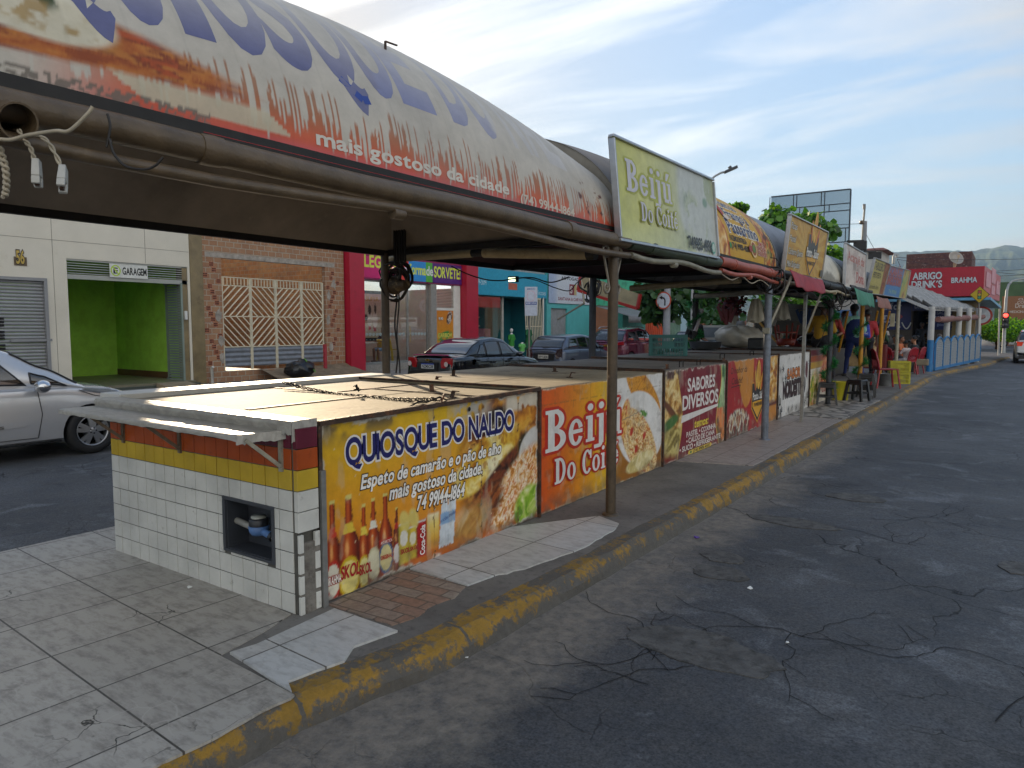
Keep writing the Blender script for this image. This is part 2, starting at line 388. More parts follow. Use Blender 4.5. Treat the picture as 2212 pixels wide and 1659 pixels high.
def f_asphalt(t, b, L, o):
    k = K(t); x = k.xyz(o)
    n1 = k.noise(o, .55, 8, .65); n2 = k.noise(o, 5, 8, .7); n3 = k.noise(o, 90, 3, .6); n4 = k.noise(o, 1.6, 9, .72, .6)
    c = k.mix(k.mr(n1, .36, .64), hx('34373c'), hx('505256'))
    c = k.mix(k.mr(n4, .54, .64, 0, .8), c, hx('686b70'))           # rubbed, paler patches
    c = k.mix(k.mr(n4, .42, .32, 0, .75), c, hx('26282c'))
    c = k.mix(k.mr(n2, .35, .7, 0, .55), c, hx('504e4b'))
    c = k.mix(1., c, k.mix(k.mr(k.math('ADD', k.math('MULTIPLY', n3, .55), k.math('MULTIPLY', k.noise(o, 38, 4, .7), .45)), .38, .62), (.5, .5, .5), (1.45, 1.42, 1.38)), 'MULTIPLY')
    wv = k.warp(o, 1.7, .55); cr = k.vor(wv, .55)
    msk = k.mr(k.noise(o, .33, 3), .47, .55)
    crk = k.math('MULTIPLY', k.mr(cr, .0012, .004, .85, 0), msk)
    wv2 = k.warp(o, 3.2, .35); cr2 = k.vor(wv2, 2.4); msk2 = k.mr(k.noise(o, .5, 3), .52, .62)
    crk2 = k.math('MULTIPLY', k.mr(cr2, .003, .012, .8, 0), msk2)
    crk = k.math('MAXIMUM', crk, crk2)
    c = k.mix(crk, c, hx('0d0d0f'))
    e = k.math('ADD', x['X'], k.mr(k.noise(o, 1.3, 6, .7), .2, .8, -.42, .42))
    sand = k.math('MULTIPLY', k.mr(e, -1.98, -1.58, 1, 0), k.mr(x['X'], -2.6, -2.5, 0, 1))
    sand = k.math('MULTIPLY', sand, k.mr(k.noise(o, 14, 5, .7), .3, .62, .25, 1))
    c = k.mix(k.math('MULTIPLY', sand, .62), c, hx('958b7d'))
    L.new(c, b.inputs['Base Color']); b.inputs['Roughness'].default_value = .72; b.inputs['Specular IOR Level'].default_value = .38
    h = k.math('ADD', k.math('MULTIPLY', n3, .5), k.math('MULTIPLY', n2, 2.6)); h = k.math('SUBTRACT', h, k.math('MULTIPLY', crk, 3.))
    k.bump(b, h, .55, .012)
def f_cement(t, b, L, o):
    k = K(t); n1 = k.noise(o, 1.4, 8, .65); n2 = k.noise(o, 18, 6, .7)
    c = k.mix(k.mr(n1, .35, .65), hx('57534f'), hx('74706a')); c = k.mix(k.mr(n2, .52, .7, 0, .6), c, hx('35332f'))
    L.new(c, b.inputs['Base Color']); k.bump(b, n2, .4, .01)
def f_kerb(t, b, L, o):
    k = K(t); x = k.xyz(o); n1 = k.noise(o, 5, 9, .72); n2 = k.noise(o, 26, 6, .75)
    c = k.mix(k.mr(n1, .34, .66), hx('7a5f22'), hx('ad8328'))
    wear = k.math('ADD', k.math('MULTIPLY', n1, .75), k.math('MULTIPLY', n2, .45))
    wz = k.math('ADD', wear, k.mr(x['Z'], -.13, -.03, .16, 0)); wz = k.math('ADD', wz, k.mr(k.noise(o, .7, 3), .45, .62, 0, .10))
    wz = k.math('ADD', wz, k.mr(x['Z'], -.03, 0., 0, .05)); jt = k.math('LESS_THAN', k.math('FRACT', k.math('MULTIPLY', k.math('ADD', x['Y'], k.math('MULTIPLY', n2, .03)), 1.05)), .022); wz = k.math('ADD', wz, k.math('MULTIPLY', jt, .3)); c = k.mix(k.mr(wz, .62, .70), c, k.mix(n2, hx('3a3835'), hx('67625a')))
    L.new(c, b.inputs['Base Color']); k.bump(b, wear, .9, .03)
def f_tiles(c0, c1, size, rot, loc, grout, stain=.5, crack=True, sh=1.):
    def f(t, b, L, o):
        k = K(t); m = k.mapping(o, loc, (0, 0, rot), (1, 1, 1))
        br = nn(t, 'ShaderNodeTexBrick'); br.offset = 0; br.squash = 1
        for i, v in (('Scale', 1), ('Brick Width', size[0]), ('Row Height', size[1]), ('Mortar Size', .005), ('Mortar Smooth', .1), ('Bias', 0)): br.inputs[i].default_value = v
        br.inputs['Color1'].default_value = (*hx(c0), 1); br.inputs['Color2'].default_value = (*hx(c1), 1); br.inputs['Mortar'].default_value = (*hx(grout), 1)
        L.new(m, br.inputs['Vector'])
        n1 = k.noise(k.mapping(o, sc=(1, 2.6, 1)), 7, 9, .7); n2 = k.noise(k.mapping(o, sc=(1.4, 1, 1)), 3.6, 9, .74); n3 = k.noise(o, 30, 5)
        c = k.mix(k.mr(n1, .46, .66, 0, stain*.95), br.outputs[0], hx('5b554f')); c = k.mix(k.mr(n2, .55, .68, 0, stain*.9), c, hx('4f4a45'))
        c = k.mix(k.mr(n3, .66, .74, 0, .5), c, hx('3c3936'))
        c = k.mix(k.math('MULTIPLY', k.mr(k.vor(k.warp(o, 3, .12), 4.6), .010, .018, .35, 0), k.mr(k.noise(o, 1.5, 2), .45, .6)), c, hx('b2aca3'))
        h = br.outputs['Fac']
        if crack:
            ck = k.math('MULTIPLY', k.mr(k.vor(k.warp(o, 5, .2), 3.3), .004, .011, 1, 0), k.mr(k.noise(o, 1.1, 3), .56, .62))
            c = k.mix(ck, c, hx('26241f')); h = k.math('MAXIMUM', h, ck)
        L.new(c, b.inputs['Base Color']); b.inputs['Roughness'].default_value = .5
        k.bump(b, k.math('SUBTRACT', k.math('MULTIPLY', n1, .25), h), .4, .006)
    return f
def f_brickpatch(t, b, L, o):
    k = K(t); m = k.mapping(o, (0, 0, 0), (0, 0, R(-3)), (1, 1, 1))
    br = nn(t, 'ShaderNodeTexBrick'); br.offset = .5
    for i, v in (('Scale', 1), ('Brick Width', .21), ('Row Height', .105), ('Mortar Size', .006), ('Mortar Smooth', .1)): br.inputs[i].default_value = v
    br.inputs['Color1'].default_value = (*hx('8c6a58'), 1); br.inputs['Color2'].default_value = (*hx('8f8478'), 1); br.inputs['Mortar'].default_value = (*hx('5a5048'), 1); L.new(m, br.inputs['Vector'])
    n = k.noise(o, 22, 8, .7); c = k.mix(k.mr(n, .4, .65, 0, .6), br.outputs[0], hx('5a4a40')); L.new(c, b.inputs['Base Color']); b.inputs['Roughness'].default_value = .6
    k.bump(b, k.math('SUBTRACT', n, br.outputs['Fac']), .3, .006)
def f_wave(t, b, L, o):
    k = K(t); v = k.vor(k.warp(o, 1.2, .3), 3.2); c = k.mix(k.mr(v, .09, .12), hx('5f5b57'), hx('a39d94'))
    c = k.mix(k.mr(k.noise(o, 3, 7), .45, .7, 0, .6), c, hx('5b5650')); L.new(c, b.inputs['Base Color']); b.inputs['Roughness'].default_value = .5
asphalt = nodemat('asphalt', f_asphalt); cement = nodemat('cement', f_cement)
mb = MB(); ROADZ = -.13
mb.quad((-1850, -590, ROADZ), (1450, -590, ROADZ), (1450, 2350, ROADZ), (-1850, 2350, ROADZ)); struct(mb.build('road', asphalt))
edge = [(-2.45, -8), (-2.43, 1.2), (-2.44, 1.88), (-2.30, 2.5), (-2.27, 2.7), (-2.21, 4.5), (-2.16, 6.8), (-2.10, 11), (-2.0, 18), (-1.9, 26), (-1.75, 29), (-.5, 37.7), (-.25, 42), (.2, 46)]
def edgex(y):
    for (a, b), (c, d) in zip(edge, edge[1:]):
        if b <= y <= d: return a+(c-a)*(y-b)/(d-b)
    return edge[-1][0] if y > 0 else edge[0][0]
ys = list(np.arange(-8, 12, .06))+list(np.arange(12, 46, .3))
def jig(y, s, a): return (float(fbm(np.array([y*3.1]), np.array([s*7.3]), s, 4)[0])-.5)*a
mb = MB(); L1 = []; 
for y in ys:
    j = jig(y, 1, .07); L1.append((edgex(y)-.16+j, y, 0.))
vs = [(-5.78+jig(y, 9, .05), y, 0.) for y in ys]+L1
n = len(ys); mb.add(vs, [(i, n+i, n+i+1, i+1) for i in range(n-1)])
vs2 = [(-5.78+jig(y, 9, .05), y, 0.) for y in ys]+[(-5.80+jig(y, 9, .05), y, ROADZ) for y in ys]; mb.add(vs2, [(i, i+1, n+i+1, n+i) for i in range(n-1)])
mb.mi = 0; mb.quad((-5.8, -8, ROADZ), (-2.4, -8, ROADZ), (-2.4, -8, 0), (-5.8, -8, 0))
struct(mb.build('pavement', cement))
mb = MB(); prof = lambda y: [(edgex(y)-.16+jig(y, 1, .07), 0.), (edgex(y)-.05+jig(y, 2, .05), -.003+jig(y, 3, .02)), (edgex(y)-.012+jig(y, 4, .05), -.03+jig(y, 5, .03)), (edgex(y)+.01+jig(y, 6, .05), -.075), (edgex(y)+.03+jig(y, 7, .05), ROADZ-.01)]
vs = []
for y in ys: vs += [(a, y, z) for a, z in prof(y)]
mb.add(vs, [(i*5+j, i*5+j+1, (i+1)*5+j+1, (i+1)*5+j) for i in range(n-1) for j in range(4)], False)
struct(mb.build('kerb', nodemat('kerb_paint', f_kerb)))
def sheet(name, pts, m, z=.006, rag=0., th=.012):
    P = []
    for i, (a, b) in enumerate(pts):
        c, d = pts[(i+1) % len(pts)]; L = math.hypot(c-a, d-b); k = max(1, int(L/.05)) if rag else 1
        for q in range(k):
            f = q/k; P.append((a+(c-a)*f+(rnd.uniform(-rag, rag) if q else 0), b+(d-b)*f+(rnd.uniform(-rag, rag) if q else 0), z))
    mb = MB(); mb.slab(P, (0, 0, 1), th); return struct(mb.build(name, m))
TR = R(3)
grey_t = nodemat('grey_tile', f_tiles('9a958c', 'a49f96', (.512, .512), TR, (3.80, -1.77, 0), '3a3733', .62))
pale_t = nodemat('pale_tile', f_tiles('b5b6b4', 'adaaa4', (.52, .72), TR, (3.02, -2.0, 0), '55524d', .42))
pink_t = nodemat('pink_tile', f_tiles('938a84', '9b928b', (.46, .46), 0, (.1, .1, 0), '57524d', .7, False))
def ragged(y0, y1, off, amp, s, step=.07):
    return [(edgex(y)-off+jig(y*1.7, s, amp), y) for y in np.arange(y0, y1, step)]
sheet('pavement_tiles', [(-5.79, -8)]+ragged(-8, 1.88, .03, .09, 21)+[(-2.47, 1.90), (-3.07, 1.93), (-3.12, 2.2), (-3.20, 2.46), (-5.10, 2.47), (-5.3, 3.2), (-5.79, 3.2)], grey_t)
sheet('pale_pavement_tiles', [(-3.02, 2.10), (-3.05, 1.97), (-2.49, 1.90)]+ragged(1.95, 2.3, .16, .04, 22)+[(-2.6, 2.36), (-2.55, 2.62), (-3.05, 2.63)], pale_t, .012)
sheet('brick_pavement_patch', [(-3.14, 2.66), (-2.63, 2.66), (-2.6, 2.8), (-2.63, 3.0), (-2.60, 3.15), (-2.66, 3.33), (-3.16, 3.35)], nodemat('brick_tile', f_brickpatch), .007, .01)
sheet('pale_pavement_slabs', [(-3.16, 3.37), (-2.66, 3.35), (-2.62, 3.62)]+[(-2.60+.15*math.sin((y-3.6)/1.6*2.6)+jig(y*2.5, 31, .13), y) for y in np.arange(3.66, 5.2, .07)]+[(-2.75, 5.24), (-3.2, 4.5)], pale_t, .010)
sheet('pink_pavement_tiles', [(-3.16, 7.95), (-2.32, 8.2)]+ragged(8.25, 13.2, .18, .05, 23)+[(-3.16, 13.3)], pink_t, .008)
sheet('mosaic_pavement', [(-3.16, 13.35), (-2.2, 13.25)]+ragged(13.3, 17.2, .16, .04, 24)+[(-3.4, 17.3)], nodemat('wave_mosaic', f_wave), .012)
mb = MB(); mb.box(-18.6, -13.2, -10, 75, ROADZ-.1, 0); struct(mb.build('shop_pavement', mat('pale_concrete', '77736d', .8, 0, .3, 1.5, .4, 20, dirt='55514b')))
mb = MB()
def crack(x, y, a, L, w=.0042, depth=0):
    a0 = a; pts = [(x, y)]; n = int(L/.06)
    for i in range(n):
        a += rnd.choice((-1, 1))*rnd.uniform(0, .8)**1.6 - (a-a0)*.25; x += math.cos(a)*.06; y += math.sin(a)*.06; pts.append((x, y))
        if depth < 2 and rnd.random() < .12: crack(x, y, a+rnd.choice((-1, 1))*rnd.uniform(.5, 1.2), L*rnd.uniform(.2, .5), w*.7, depth+1)
    n = len(pts)
    for i in range(n-1):
        (x0, y0), (x1, y1) = pts[i], pts[i+1]; d = math.hypot(x1-x0, y1-y0); nx, ny = -(y1-y0)/d, (x1-x0)/d
        w0 = w*(1-i/n)*(.6+.8*rnd.random())/2+.0015; w1 = w*(1-(i+1)/n)/2+.0015
        mb.quad((x0-nx*w0, y0-ny*w0, ROADZ+.004), (x1-nx*w1, y1-ny*w1, ROADZ+.004), (x1+nx*w1, y1+ny*w1, ROADZ+.004), (x0+nx*w0, y0+ny*w0, ROADZ+.004))
for px, py, ang, L in ((1440, 1390, 2.2, .9), (1440, 1390, 3.9, .9), (1560, 1420, 2.6, .7), (1500, 1440, 4.0, .8), (1690, 1360, .3, 2.4), (1690, 1360, -2.4, 1.), (1980, 1180, 2.9, 1.8), (1610, 1055, .6, .8), (1880, 1120, .4, 1.4), (1760, 1110, 2.6, 1.), (1400, 1480, 3.5, .7), (2150, 1560, 1.2, .8)):
    p = onZ(px, py, ROADZ); crack(p.x, p.y, ang, L)
struct(mb.build('road_cracks', mat('crack_black', (.008, .008, .009), .95, var=0)))
def blob(px, py, rx, ry, name, m, z, seed, sides=40):
    p = onZ(px, py, ROADZ); P = []
    for i in range(sides):
        a = 2*math.pi*i/sides; k = .62+.75*float(fbm(np.array([math.cos(a)*1.6+seed]), np.array([math.sin(a)*1.6]), seed, 4)[0]); P.append((p.x+rx*k*math.cos(a), p.y+ry*k*math.sin(a), ROADZ+z))
    mb = MB(); mb.slab(P, (0, 0, 1), z*.9); return struct(mb.build(name, m))
patch_m = mat('worn_asphalt', '555350', .85, 0, .5, 9, .9, 60, dirt='33322f', ds=14, dthr=.5); patch_d = mat('fresh_asphalt', '2b2d32', .8, 0, .3, 5, .6, 80)
for i, (px, py, rx, ry, m, nm) in enumerate(((1500, 1395, .42, .22, patch_m, 'broken_asphalt_patch'), (1560, 1240, .2, .13, patch_m, 'broken_asphalt_patch'), (1720, 1130, .4, .13, patch_m, 'broken_asphalt_patch'), (1850, 1075, .25, .18, patch_m, 'broken_asphalt_patch'), (1560, 1205, .16, .12, patch_m, 'broken_asphalt_patch'), (2195, 1228, .1, .16, patch_m, 'broken_asphalt_patch'))):
    blob(px, py, rx, ry, nm, m, .005+.0006*i, 40+i)
lit_m = [mat('litter_white', 'd8d8d4', .6), mat('litter_purple', '5a3f8c', .5), mat('litter_leaf', '7c6a3a', .8)]
for i, (px, py, z, k, s, lab) in enumerate(((1505, 1163, ROADZ, 1, .03, 'crumpled purple wrapper lying on the asphalt near the kerb'), (1620, 1273, ROADZ, 0, .022, 'white scrap of paper lying in the broken asphalt'), (1008, 1422, ROADZ, 0, .018, 'white cigarette butt on the sandy asphalt beside the kerb'), (410, 1271, .014, 0, .02, 'white scrap on the grey tiles in front of the tiled wall'), (1248, 1272, ROADZ, 2, .035, 'small dry leaf lying on the sandy asphalt by the kerb'), (1700, 1390, ROADZ, 0, .012, 'tiny white scrap beside the cracked asphalt'))):
    p = onZ(px, py, z); mb = MB(); q = [(p.x+rnd.uniform(.5, 1)*s*math.cos(a), p.y+rnd.uniform(.5, 1)*s*math.sin(a), p.z+.006+rnd.uniform(0, .5)*s) for a in (0, 1, 2, 3, 4, 5)]
    mb.slab(q, (0, 0, 1), .004); tag(mb.build('litter', lit_m[k]), lab, 'litter')
def hill(name, pts, dep, m, seed, base=-5):
    mb = MB(); V = []; n = 0; cols = []
    for i in range(len(pts)-1):
        (x0, y0), (x1, y1) = pts[i], pts[i+1]; k = max(2, int(abs(x1-x0)/3))
        for q in range(k): cols.append((x0+(x1-x0)*q/k, y0+(y1-y0)*q/k))
    cols.append(pts[-1]); rows = 26; grid = []
    for j in range(rows+1):
        f = j/rows
        for i, (px, py) in enumerate(cols):
            d = dep*(1-.45*(1-f)); top = atD(px, py, dep); bp = ray(px, 705); bp.z = 0; g = E0+bp*d
            hgt = base+(top.z-base)*(f**.8)
            nx = float(fbm(np.array([px*.05]), np.array([j*.35]), seed, 5)[0])-.5
            grid.append((g.x, g.y, hgt+nx*dep*.022*math.sin(math.pi*min(f, .97))+(nx*dep*.004 if j == rows else 0)))
    m1 = len(cols); mb.add(grid, [(j*m1+i, j*m1+i+1, (j+1)*m1+i+1, (j+1)*m1+i) for j in range(rows) for i in range(m1-1)], True)
    return struct(mb.build(name, m))
def f_hill(t, b, L, o):
    k = K(t); n1 = k.noise(o, .012, 8, .7); n2 = k.noise(o, .05, 6, .7)
    c = k.mix(k.mr(n1, .4, .62), hx('2c3a24'), hx('57603a')); c = k.mix(k.mr(n2, .5, .7, 0, .6), c, hx('20291a')); L.new(c, b.inputs['Base Color']); b.inputs['Specular IOR Level'].default_value = .1
hm = nodemat('hillside', f_hill, .95)
hill('hill', [(1500, 575), (1800, 558), (1906, 549), (1960, 546), (2009, 543), (2084, 545), (2121, 540), (2150, 533), (2161, 530), (2190, 533), (2230, 536), (2300, 545), (2500, 600)], 1500, hm, 3)
hill('hill_spur', [(1700, 610), (1900, 600), (2040, 604), (2120, 590), (2180, 596), (2260, 585), (2500, 560)], 900, hm, 8)
XF = -3.17
steel = mat('rusty_steel', '4a3a30', .6, .5, .5, 20, .4, 60, dirt='6b4630', ds=12, dthr=.5)
galv = mat('galvanised', '8b8b88', .5, .6, .25, 12)
ply = mat('painted_plywood', '9c8f76', .75, 0, .3, 2.2, .35, 30, dirt='6f6250', ds=3.2, dthr=.52)
grey_ply = mat('grey_board', '77716a', .8, 0, .3, 2.5, .3, 30, dirt='4d4842', ds=3, dthr=.55)
def f_vinyl(t, b, L, o):
    k = K(t); m = k.mapping(o, sc=(6, 24, 10)); n = k.noise(k.warp(m, .5, .6), 1.2, 5, .6, 1.2); c = k.mix(k.mr(n, .42, .6), hx('8d8a83'), hx('a29e96'))
    c = k.mix(k.mr(k.noise(o, 7, 8), .55, .75, 0, .5), c, hx('7d7a74')); L.new(c, b.inputs['Base Color']); b.inputs['Roughness'].default_value = .38
    k.bump(b, k.noise(o, 22, 5, .6, .8), .35, .012)
vinyl = nodemat('white_vinyl', f_vinyl)
plast = mat('dark_plastic', '34373d', .45, 0, .2, 10)
black_iron = mat('black_iron', '1d1a18', .5, .6, .4, 30)
TW, TY, TZ = mat('white_tile', 'c0bfb8', .22, 0, .2, 3, dirt='8a867c', ds=9, dthr=.61), mat('yellow_tile', 'b5982c', .22, 0, .2, 4, dirt='86701f', ds=8, dthr=.62), mat('orange_tile', '9c4416', .25, 0, .25, 4, dirt='6e3415', ds=7, dthr=.6)
TP, CEM = mat('purple_tile', '5a1b2c', .25, 0, .25, 4), mat('rough_cement', '77726a', .9, 0, .4, 9, .8, 50, dirt='565049', ds=10, dthr=.5)
GROUT = mat('grout', '4f4d47', .85, 0, .3, 12)
WORLD = []
def wthing(*a, **k): o = thing(*a, **k); WORLD.append(o); return o
kq = wthing('kiosk_counter', 'first kiosk counter with white tiled end wall, vinyl covered shelf and yellow beer panel', 'kiosk', group='kiosk counters in a row')
X0, X1, YW, ZT = -5.16, XF-.008, 2.47, 1.05
hx0, hx1, hz0, hz1 = -3.81, -3.36, .265, .57
mb = MB()
mb.box(X0, hx0, YW, 2.66, 0, ZT).box(hx1, X1+.02, YW, 2.61, 0, ZT).box(hx0, hx1, YW, 2.66, 0, hz0).box(hx0, hx1, YW, 2.66, hz1, ZT)
mb.box(X0, X1-.03, 2.66, 5.0, 0, .98); mb.mi = 1
mb.box(X1+.02, XF+.033, YW+.003, 2.613, 0, .40)
wall = mb.build('end_wall', [GROUT, CEM], kq)
mb = MB(); tw, th = .1175, .1165; ncol = int((X1-X0)/tw)+1
for r in range(9):
    z0 = ZT-(r+1)*th; 
    for c in range(ncol):
        a = X1-(c+1)*tw; b_ = a+tw-.005; a = max(a, X0); 
        if b_-a < .02: continue
        zz0, zz1 = max(z0, 0)+.0, z0+th-.005
        if b_ > hx0-.012 and a < hx1+.012 and zz1 > hz0-.012 and zz0 < hz1+.012:
            if b_ > hx1+.03 and a < hx1: a = hx1+.02
            elif a < hx0-.03 and b_ > hx0: b_ = hx0-.02
            elif zz1 > hz1+.03 and zz0 < hz1: zz0 = hz1+.02+rnd.uniform(0, .012)
            elif zz0 < hz0-.03 and zz1 > hz0: zz1 = hz0-.014
            else: continue
        mb.mi = 0 if r > 2 else (1 if r == 2 else (2 if r == 1 or c > 4 else 3))
        t_ = rnd.uniform(0, .0022); mb.box(a, b_, YW-.007-t_, YW, zz0, zz1)
    z1 = z0+th-.005; mb.mi = 0 if r > 2 else (1 if r == 2 else (2 if r == 1 else 3))
    if r < 5: mb.box(XF+.002, XF+.036, YW-.006, 2.606, max(z0, .0), z1)
    else:
        mb.box(XF+.02, XF+.038, YW-.004, YW+.026, max(z0, 0), z1-.01); mb.box(XF+.02, XF+.038, 2.575, 2.61, max(z0, 0)+rnd.uniform(0, .03), z1-.01)
    if r < 5: pass
mb.mi = 0
mb.build('wall_tiles', [TW, TY, TZ, TP], kq, bevel=.002)
mb = MB()
f_ = .022
mb.box(hx0-f_, hx1+f_, YW-.016, YW+.0, hz1-.004, hz1+f_*.8).box(hx0-f_, hx1+f_, YW-.016, YW, hz0-f_*.6, hz0+.004)
mb.box(hx0-f_, hx0+.004, YW-.016, YW, hz0+.004, hz1-.004).box(hx1-.004, hx1+f_, YW-.016, YW, hz0+.004, hz1-.004)
mb.box(hx0, hx1, YW+.145, YW+.158, hz0, hz1).box(hx0, hx0+.006, YW, YW+.145, hz0, hz1).box(hx1-.006, hx1, YW, YW+.145, hz0, hz1).box(hx0+.006, hx1-.006, YW, YW+.145, hz0, hz0+.006).box(hx0+.006, hx1-.006, YW, YW+.145, hz1-.006, hz1)
mbx = mb.build('meter_box', plast, kq, bevel=.003)
mm = wthing('water_meter', 'blue and black water meter with pipe inside the dark box in the tiled wall', 'water meter')
cx_, cy_, cz_ = -3.575, YW+.055, .375
MB().lathe([(.0, .0), (.043, .0), (.055, .02), (.06, .05), (.05, .055)], (cx_, cy_, cz_), 20).cyl((cx_+.04, cy_, cz_+.024), (cx_+.115, cy_, cz_+.01), .022).build('meter_body', mat('meter_blue', '4c6e9e', .5, 0, .3, 30), mm)
MB().lathe([(.055, .055), (.057, .09), (.05, .1), (.0, .1)], (cx_, cy_, cz_), 20).build('register_head', mat('meter_black', '1f2126', .4), mm)
MB().lathe([(.043, .1), (.043, .112), (0, .113)], (cx_, cy_, cz_), 20).build('lid', mat('meter_glass', '8d8f86', .3), mm)
MB().cyl((cx_+.115, cy_, cz_+.01), (cx_+.135, cy_, cz_+.004), .03, n=8).build('nut', mat('meter_black', 0), mm)
MB().tube([(cx_+.135, cy_, cz_+.004), (hx1-.002, cy_, cz_-.012)], .017).tube([(hx0+.004, cy_+.01, cz_+.045), (cx_-.04, cy_, cz_+.03)], .02).build('pipe', mat('pipe_grey', '8b8a83', .5), mm)
def cloth_strip(mb, P0, P1, depth, zc, th, seed, drop=.03):
    """draped strip: inner edge P0, outer edge P1 functions of t"""
    n = 60; m = 9
    def fn(a, b):
        p = Vector(P0(a)); q = Vector(P1(a)); k = min(b/.8, 1); r = p.lerp(q, k)
        nz = float(fbm(np.array([a*26]), np.array([b*2.2]), seed, 3)[0])-.5
        if b > .8: r = r+Vector((nz*.008, -.004+nz*.012, -(b-.8)/.2*drop*(1+.8*nz)))
        r.z += nz*.006; return r
    mb.grid(fn, n, 14)
mb = MB()
cloth_strip(mb, lambda a: (-5.32+a*2.10, 2.462, 1.035), lambda a: (-5.43+a*2.06, 2.25+.005*a, 1.022-.006*a), .28, 1, .02, 5)
mb.quad((-5.43, 2.25, 1.004), (-3.37, 2.255, .998), (-3.22, 2.462, 1.01), (-5.32, 2.462, 1.01))
mb.grid(lambda a, b: (-3.22-.15*b+.01*(float(fbm(np.array([b*9]), np.array([a*2]), 4))-.5)*a, 2.462-.207*b, 1.035-.02*b-.05*a*(1+.5*(float(fbm(np.array([b*12]), np.array([3.]), 9))-.5))), 4, 30)
sh = mb.build('shelf', vinyl, kq)
mb = MB()
def capf(a, b):    # rounded cap laid over the top of the end wall
    x = -5.34+a*2.19; pr = [(2.45, 1.03), (2.443, 1.065), (2.452, 1.086), (2.50, 1.09), (2.60, 1.088), (2.618, 1.08), (2.62, 1.05)]
    k = b*(len(pr)-1); i = min(int(k), len(pr)-2); f = k-i; y, z = pr[i][0]*(1-f)+pr[i+1][0]*f, pr[i][1]*(1-f)+pr[i+1][1]*f
    nz = float(fbm(np.array([a*30]), np.array([b*3]), 6, 3)[0])-.5; return (x, y+nz*.008*(b < .3), z+nz*.005)
mb.grid(capf, 70, 24)
mb.grid(lambda a, b: (-3.148+.012*(float(fbm(np.array([a*14]), np.array([3.]), 3))-.5)*b, 2.446+a*.172, 1.089-.115*b*(1+.3*(float(fbm(np.array([a*11]), np.array([1.]), 5))-.5))), 30, 8)     # skirt hanging at the street end
mb.grid(lambda a, b: (-3.148-a*.12, 2.444-.002*b, 1.085-.075*b*(1+.5*(float(fbm(np.array([a*9]), np.array([2.]), 7))-.5))), 16, 6)
cap = mb.build('counter_cap', vinyl, kq)
mb = MB()
mb.box(-5.62, -5.32, 2.62, 5.42, 1.062, 1.10); back = mb.build('back_ledge', mat('white_board', 'cfccc4', .5, 0, .15, 3), kq, bevel=.004)
for x in (-4.97, -4.27, -3.26):
    MB().bar((x, YW-.012, 1.0), (x, YW-.012, .80), .028, .02, (0, 1, 0)).bar((x, YW-.02, .83), (x-.05, YW-.2, .995), .024, .02).build('shelf_bracket', mat('bracket_steel', '6b5d4c', .6, .4, .4, 25) if x < -3.5 else mat('bracket_pale', '8f8b7c', .6, .3, .3, 25), kq)
def lids(root, y0, y1, z, m, splits, xb=-5.32, xf=XF-.012):
    ysp = [y0]+splits+[y1]
    for i in range(len(ysp)-1):
        mb = MB(); a, b = ysp[i]+.006, ysp[i+1]-.006; xm = xb+.62*(xf-xb)
        nz = lambda x, y: z+.004*math.sin(x*3+y*2)
        mb.box(xb, xm-.004, a, b, z-.025, z).box(xm+.004, xf, a, b, z-.025, z-.002)
        mb.build('lid', m, root, bevel=.003)
lids(kq, 2.625, 4.93, 1.062, ply, [3.9])
mb = MB(); mb.box(-5.3, -3.9, 3.885, 3.915, 1.063, 1.068).box(-4.05, -4.0, 2.78, 3.9, 1.063, 1.067).box(-4.5, -4.47, 3.92, 4.92, 1.063, 1.069).box(-4.47, -3.2, 4.3, 4.315, 1.063, 1.069); mb.build('seam_strip', steel, kq)
mb = MB(); mb.bar((XF+.01, 2.63, 1.055), (XF+.01, 4.94, 1.085), .045, .03).bar((XF+.012, 4.945, .0), (XF+.012, 4.945, 1.08), .025, .03).bar((XF+.012, 2.635, .0), (XF+.012, 2.635, 1.05), .025, .03)
for y in np.arange(2.75, 4.9, .11): mb.lathe([(.005, 0), (.005, .012), (0, .013)], (XF+.026, y, 1.06+(y-2.7)*.012), 6)
mb.build('panel_frame', steel, kq)
MB().box(XF+.028, XF+.05, 2.617, 2.65, 0, .79).build('edge_post', galv, kq)
def hasp(root, x, y, z, rz=0):
    mb = MB(); c, s = math.cos(rz), math.sin(rz)
    mb.bar((x, y, z), (x+.02*c, y+.02*s, z+.05), .035, .012).bar((x+.02*c, y+.02*s, z+.05), (x+.06*c, y+.06*s, z+.045), .04, .008).box(x-.03, x+.03, y-.02, y+.02, z-.002, z+.004)
    mb.build('hasp', steel, root)
for x, y in ((-4.55, 5.25), (-3.9, 4.45), (-3.4, 4.1)): hasp(kq, x, y, 1.065, rnd.uniform(0, 3))
mb = MB(); mb.tube([(XF-.05, 3.45, 1.07), (XF-.02, 3.5, 1.1), (XF-.05, 3.62, 1.085), (XF-.02, 3.72, 1.115), (XF-.05, 3.82, 1.085), (XF-.05, 3.9, 1.075)], .006).build('strap_handle', black_iron, kq)
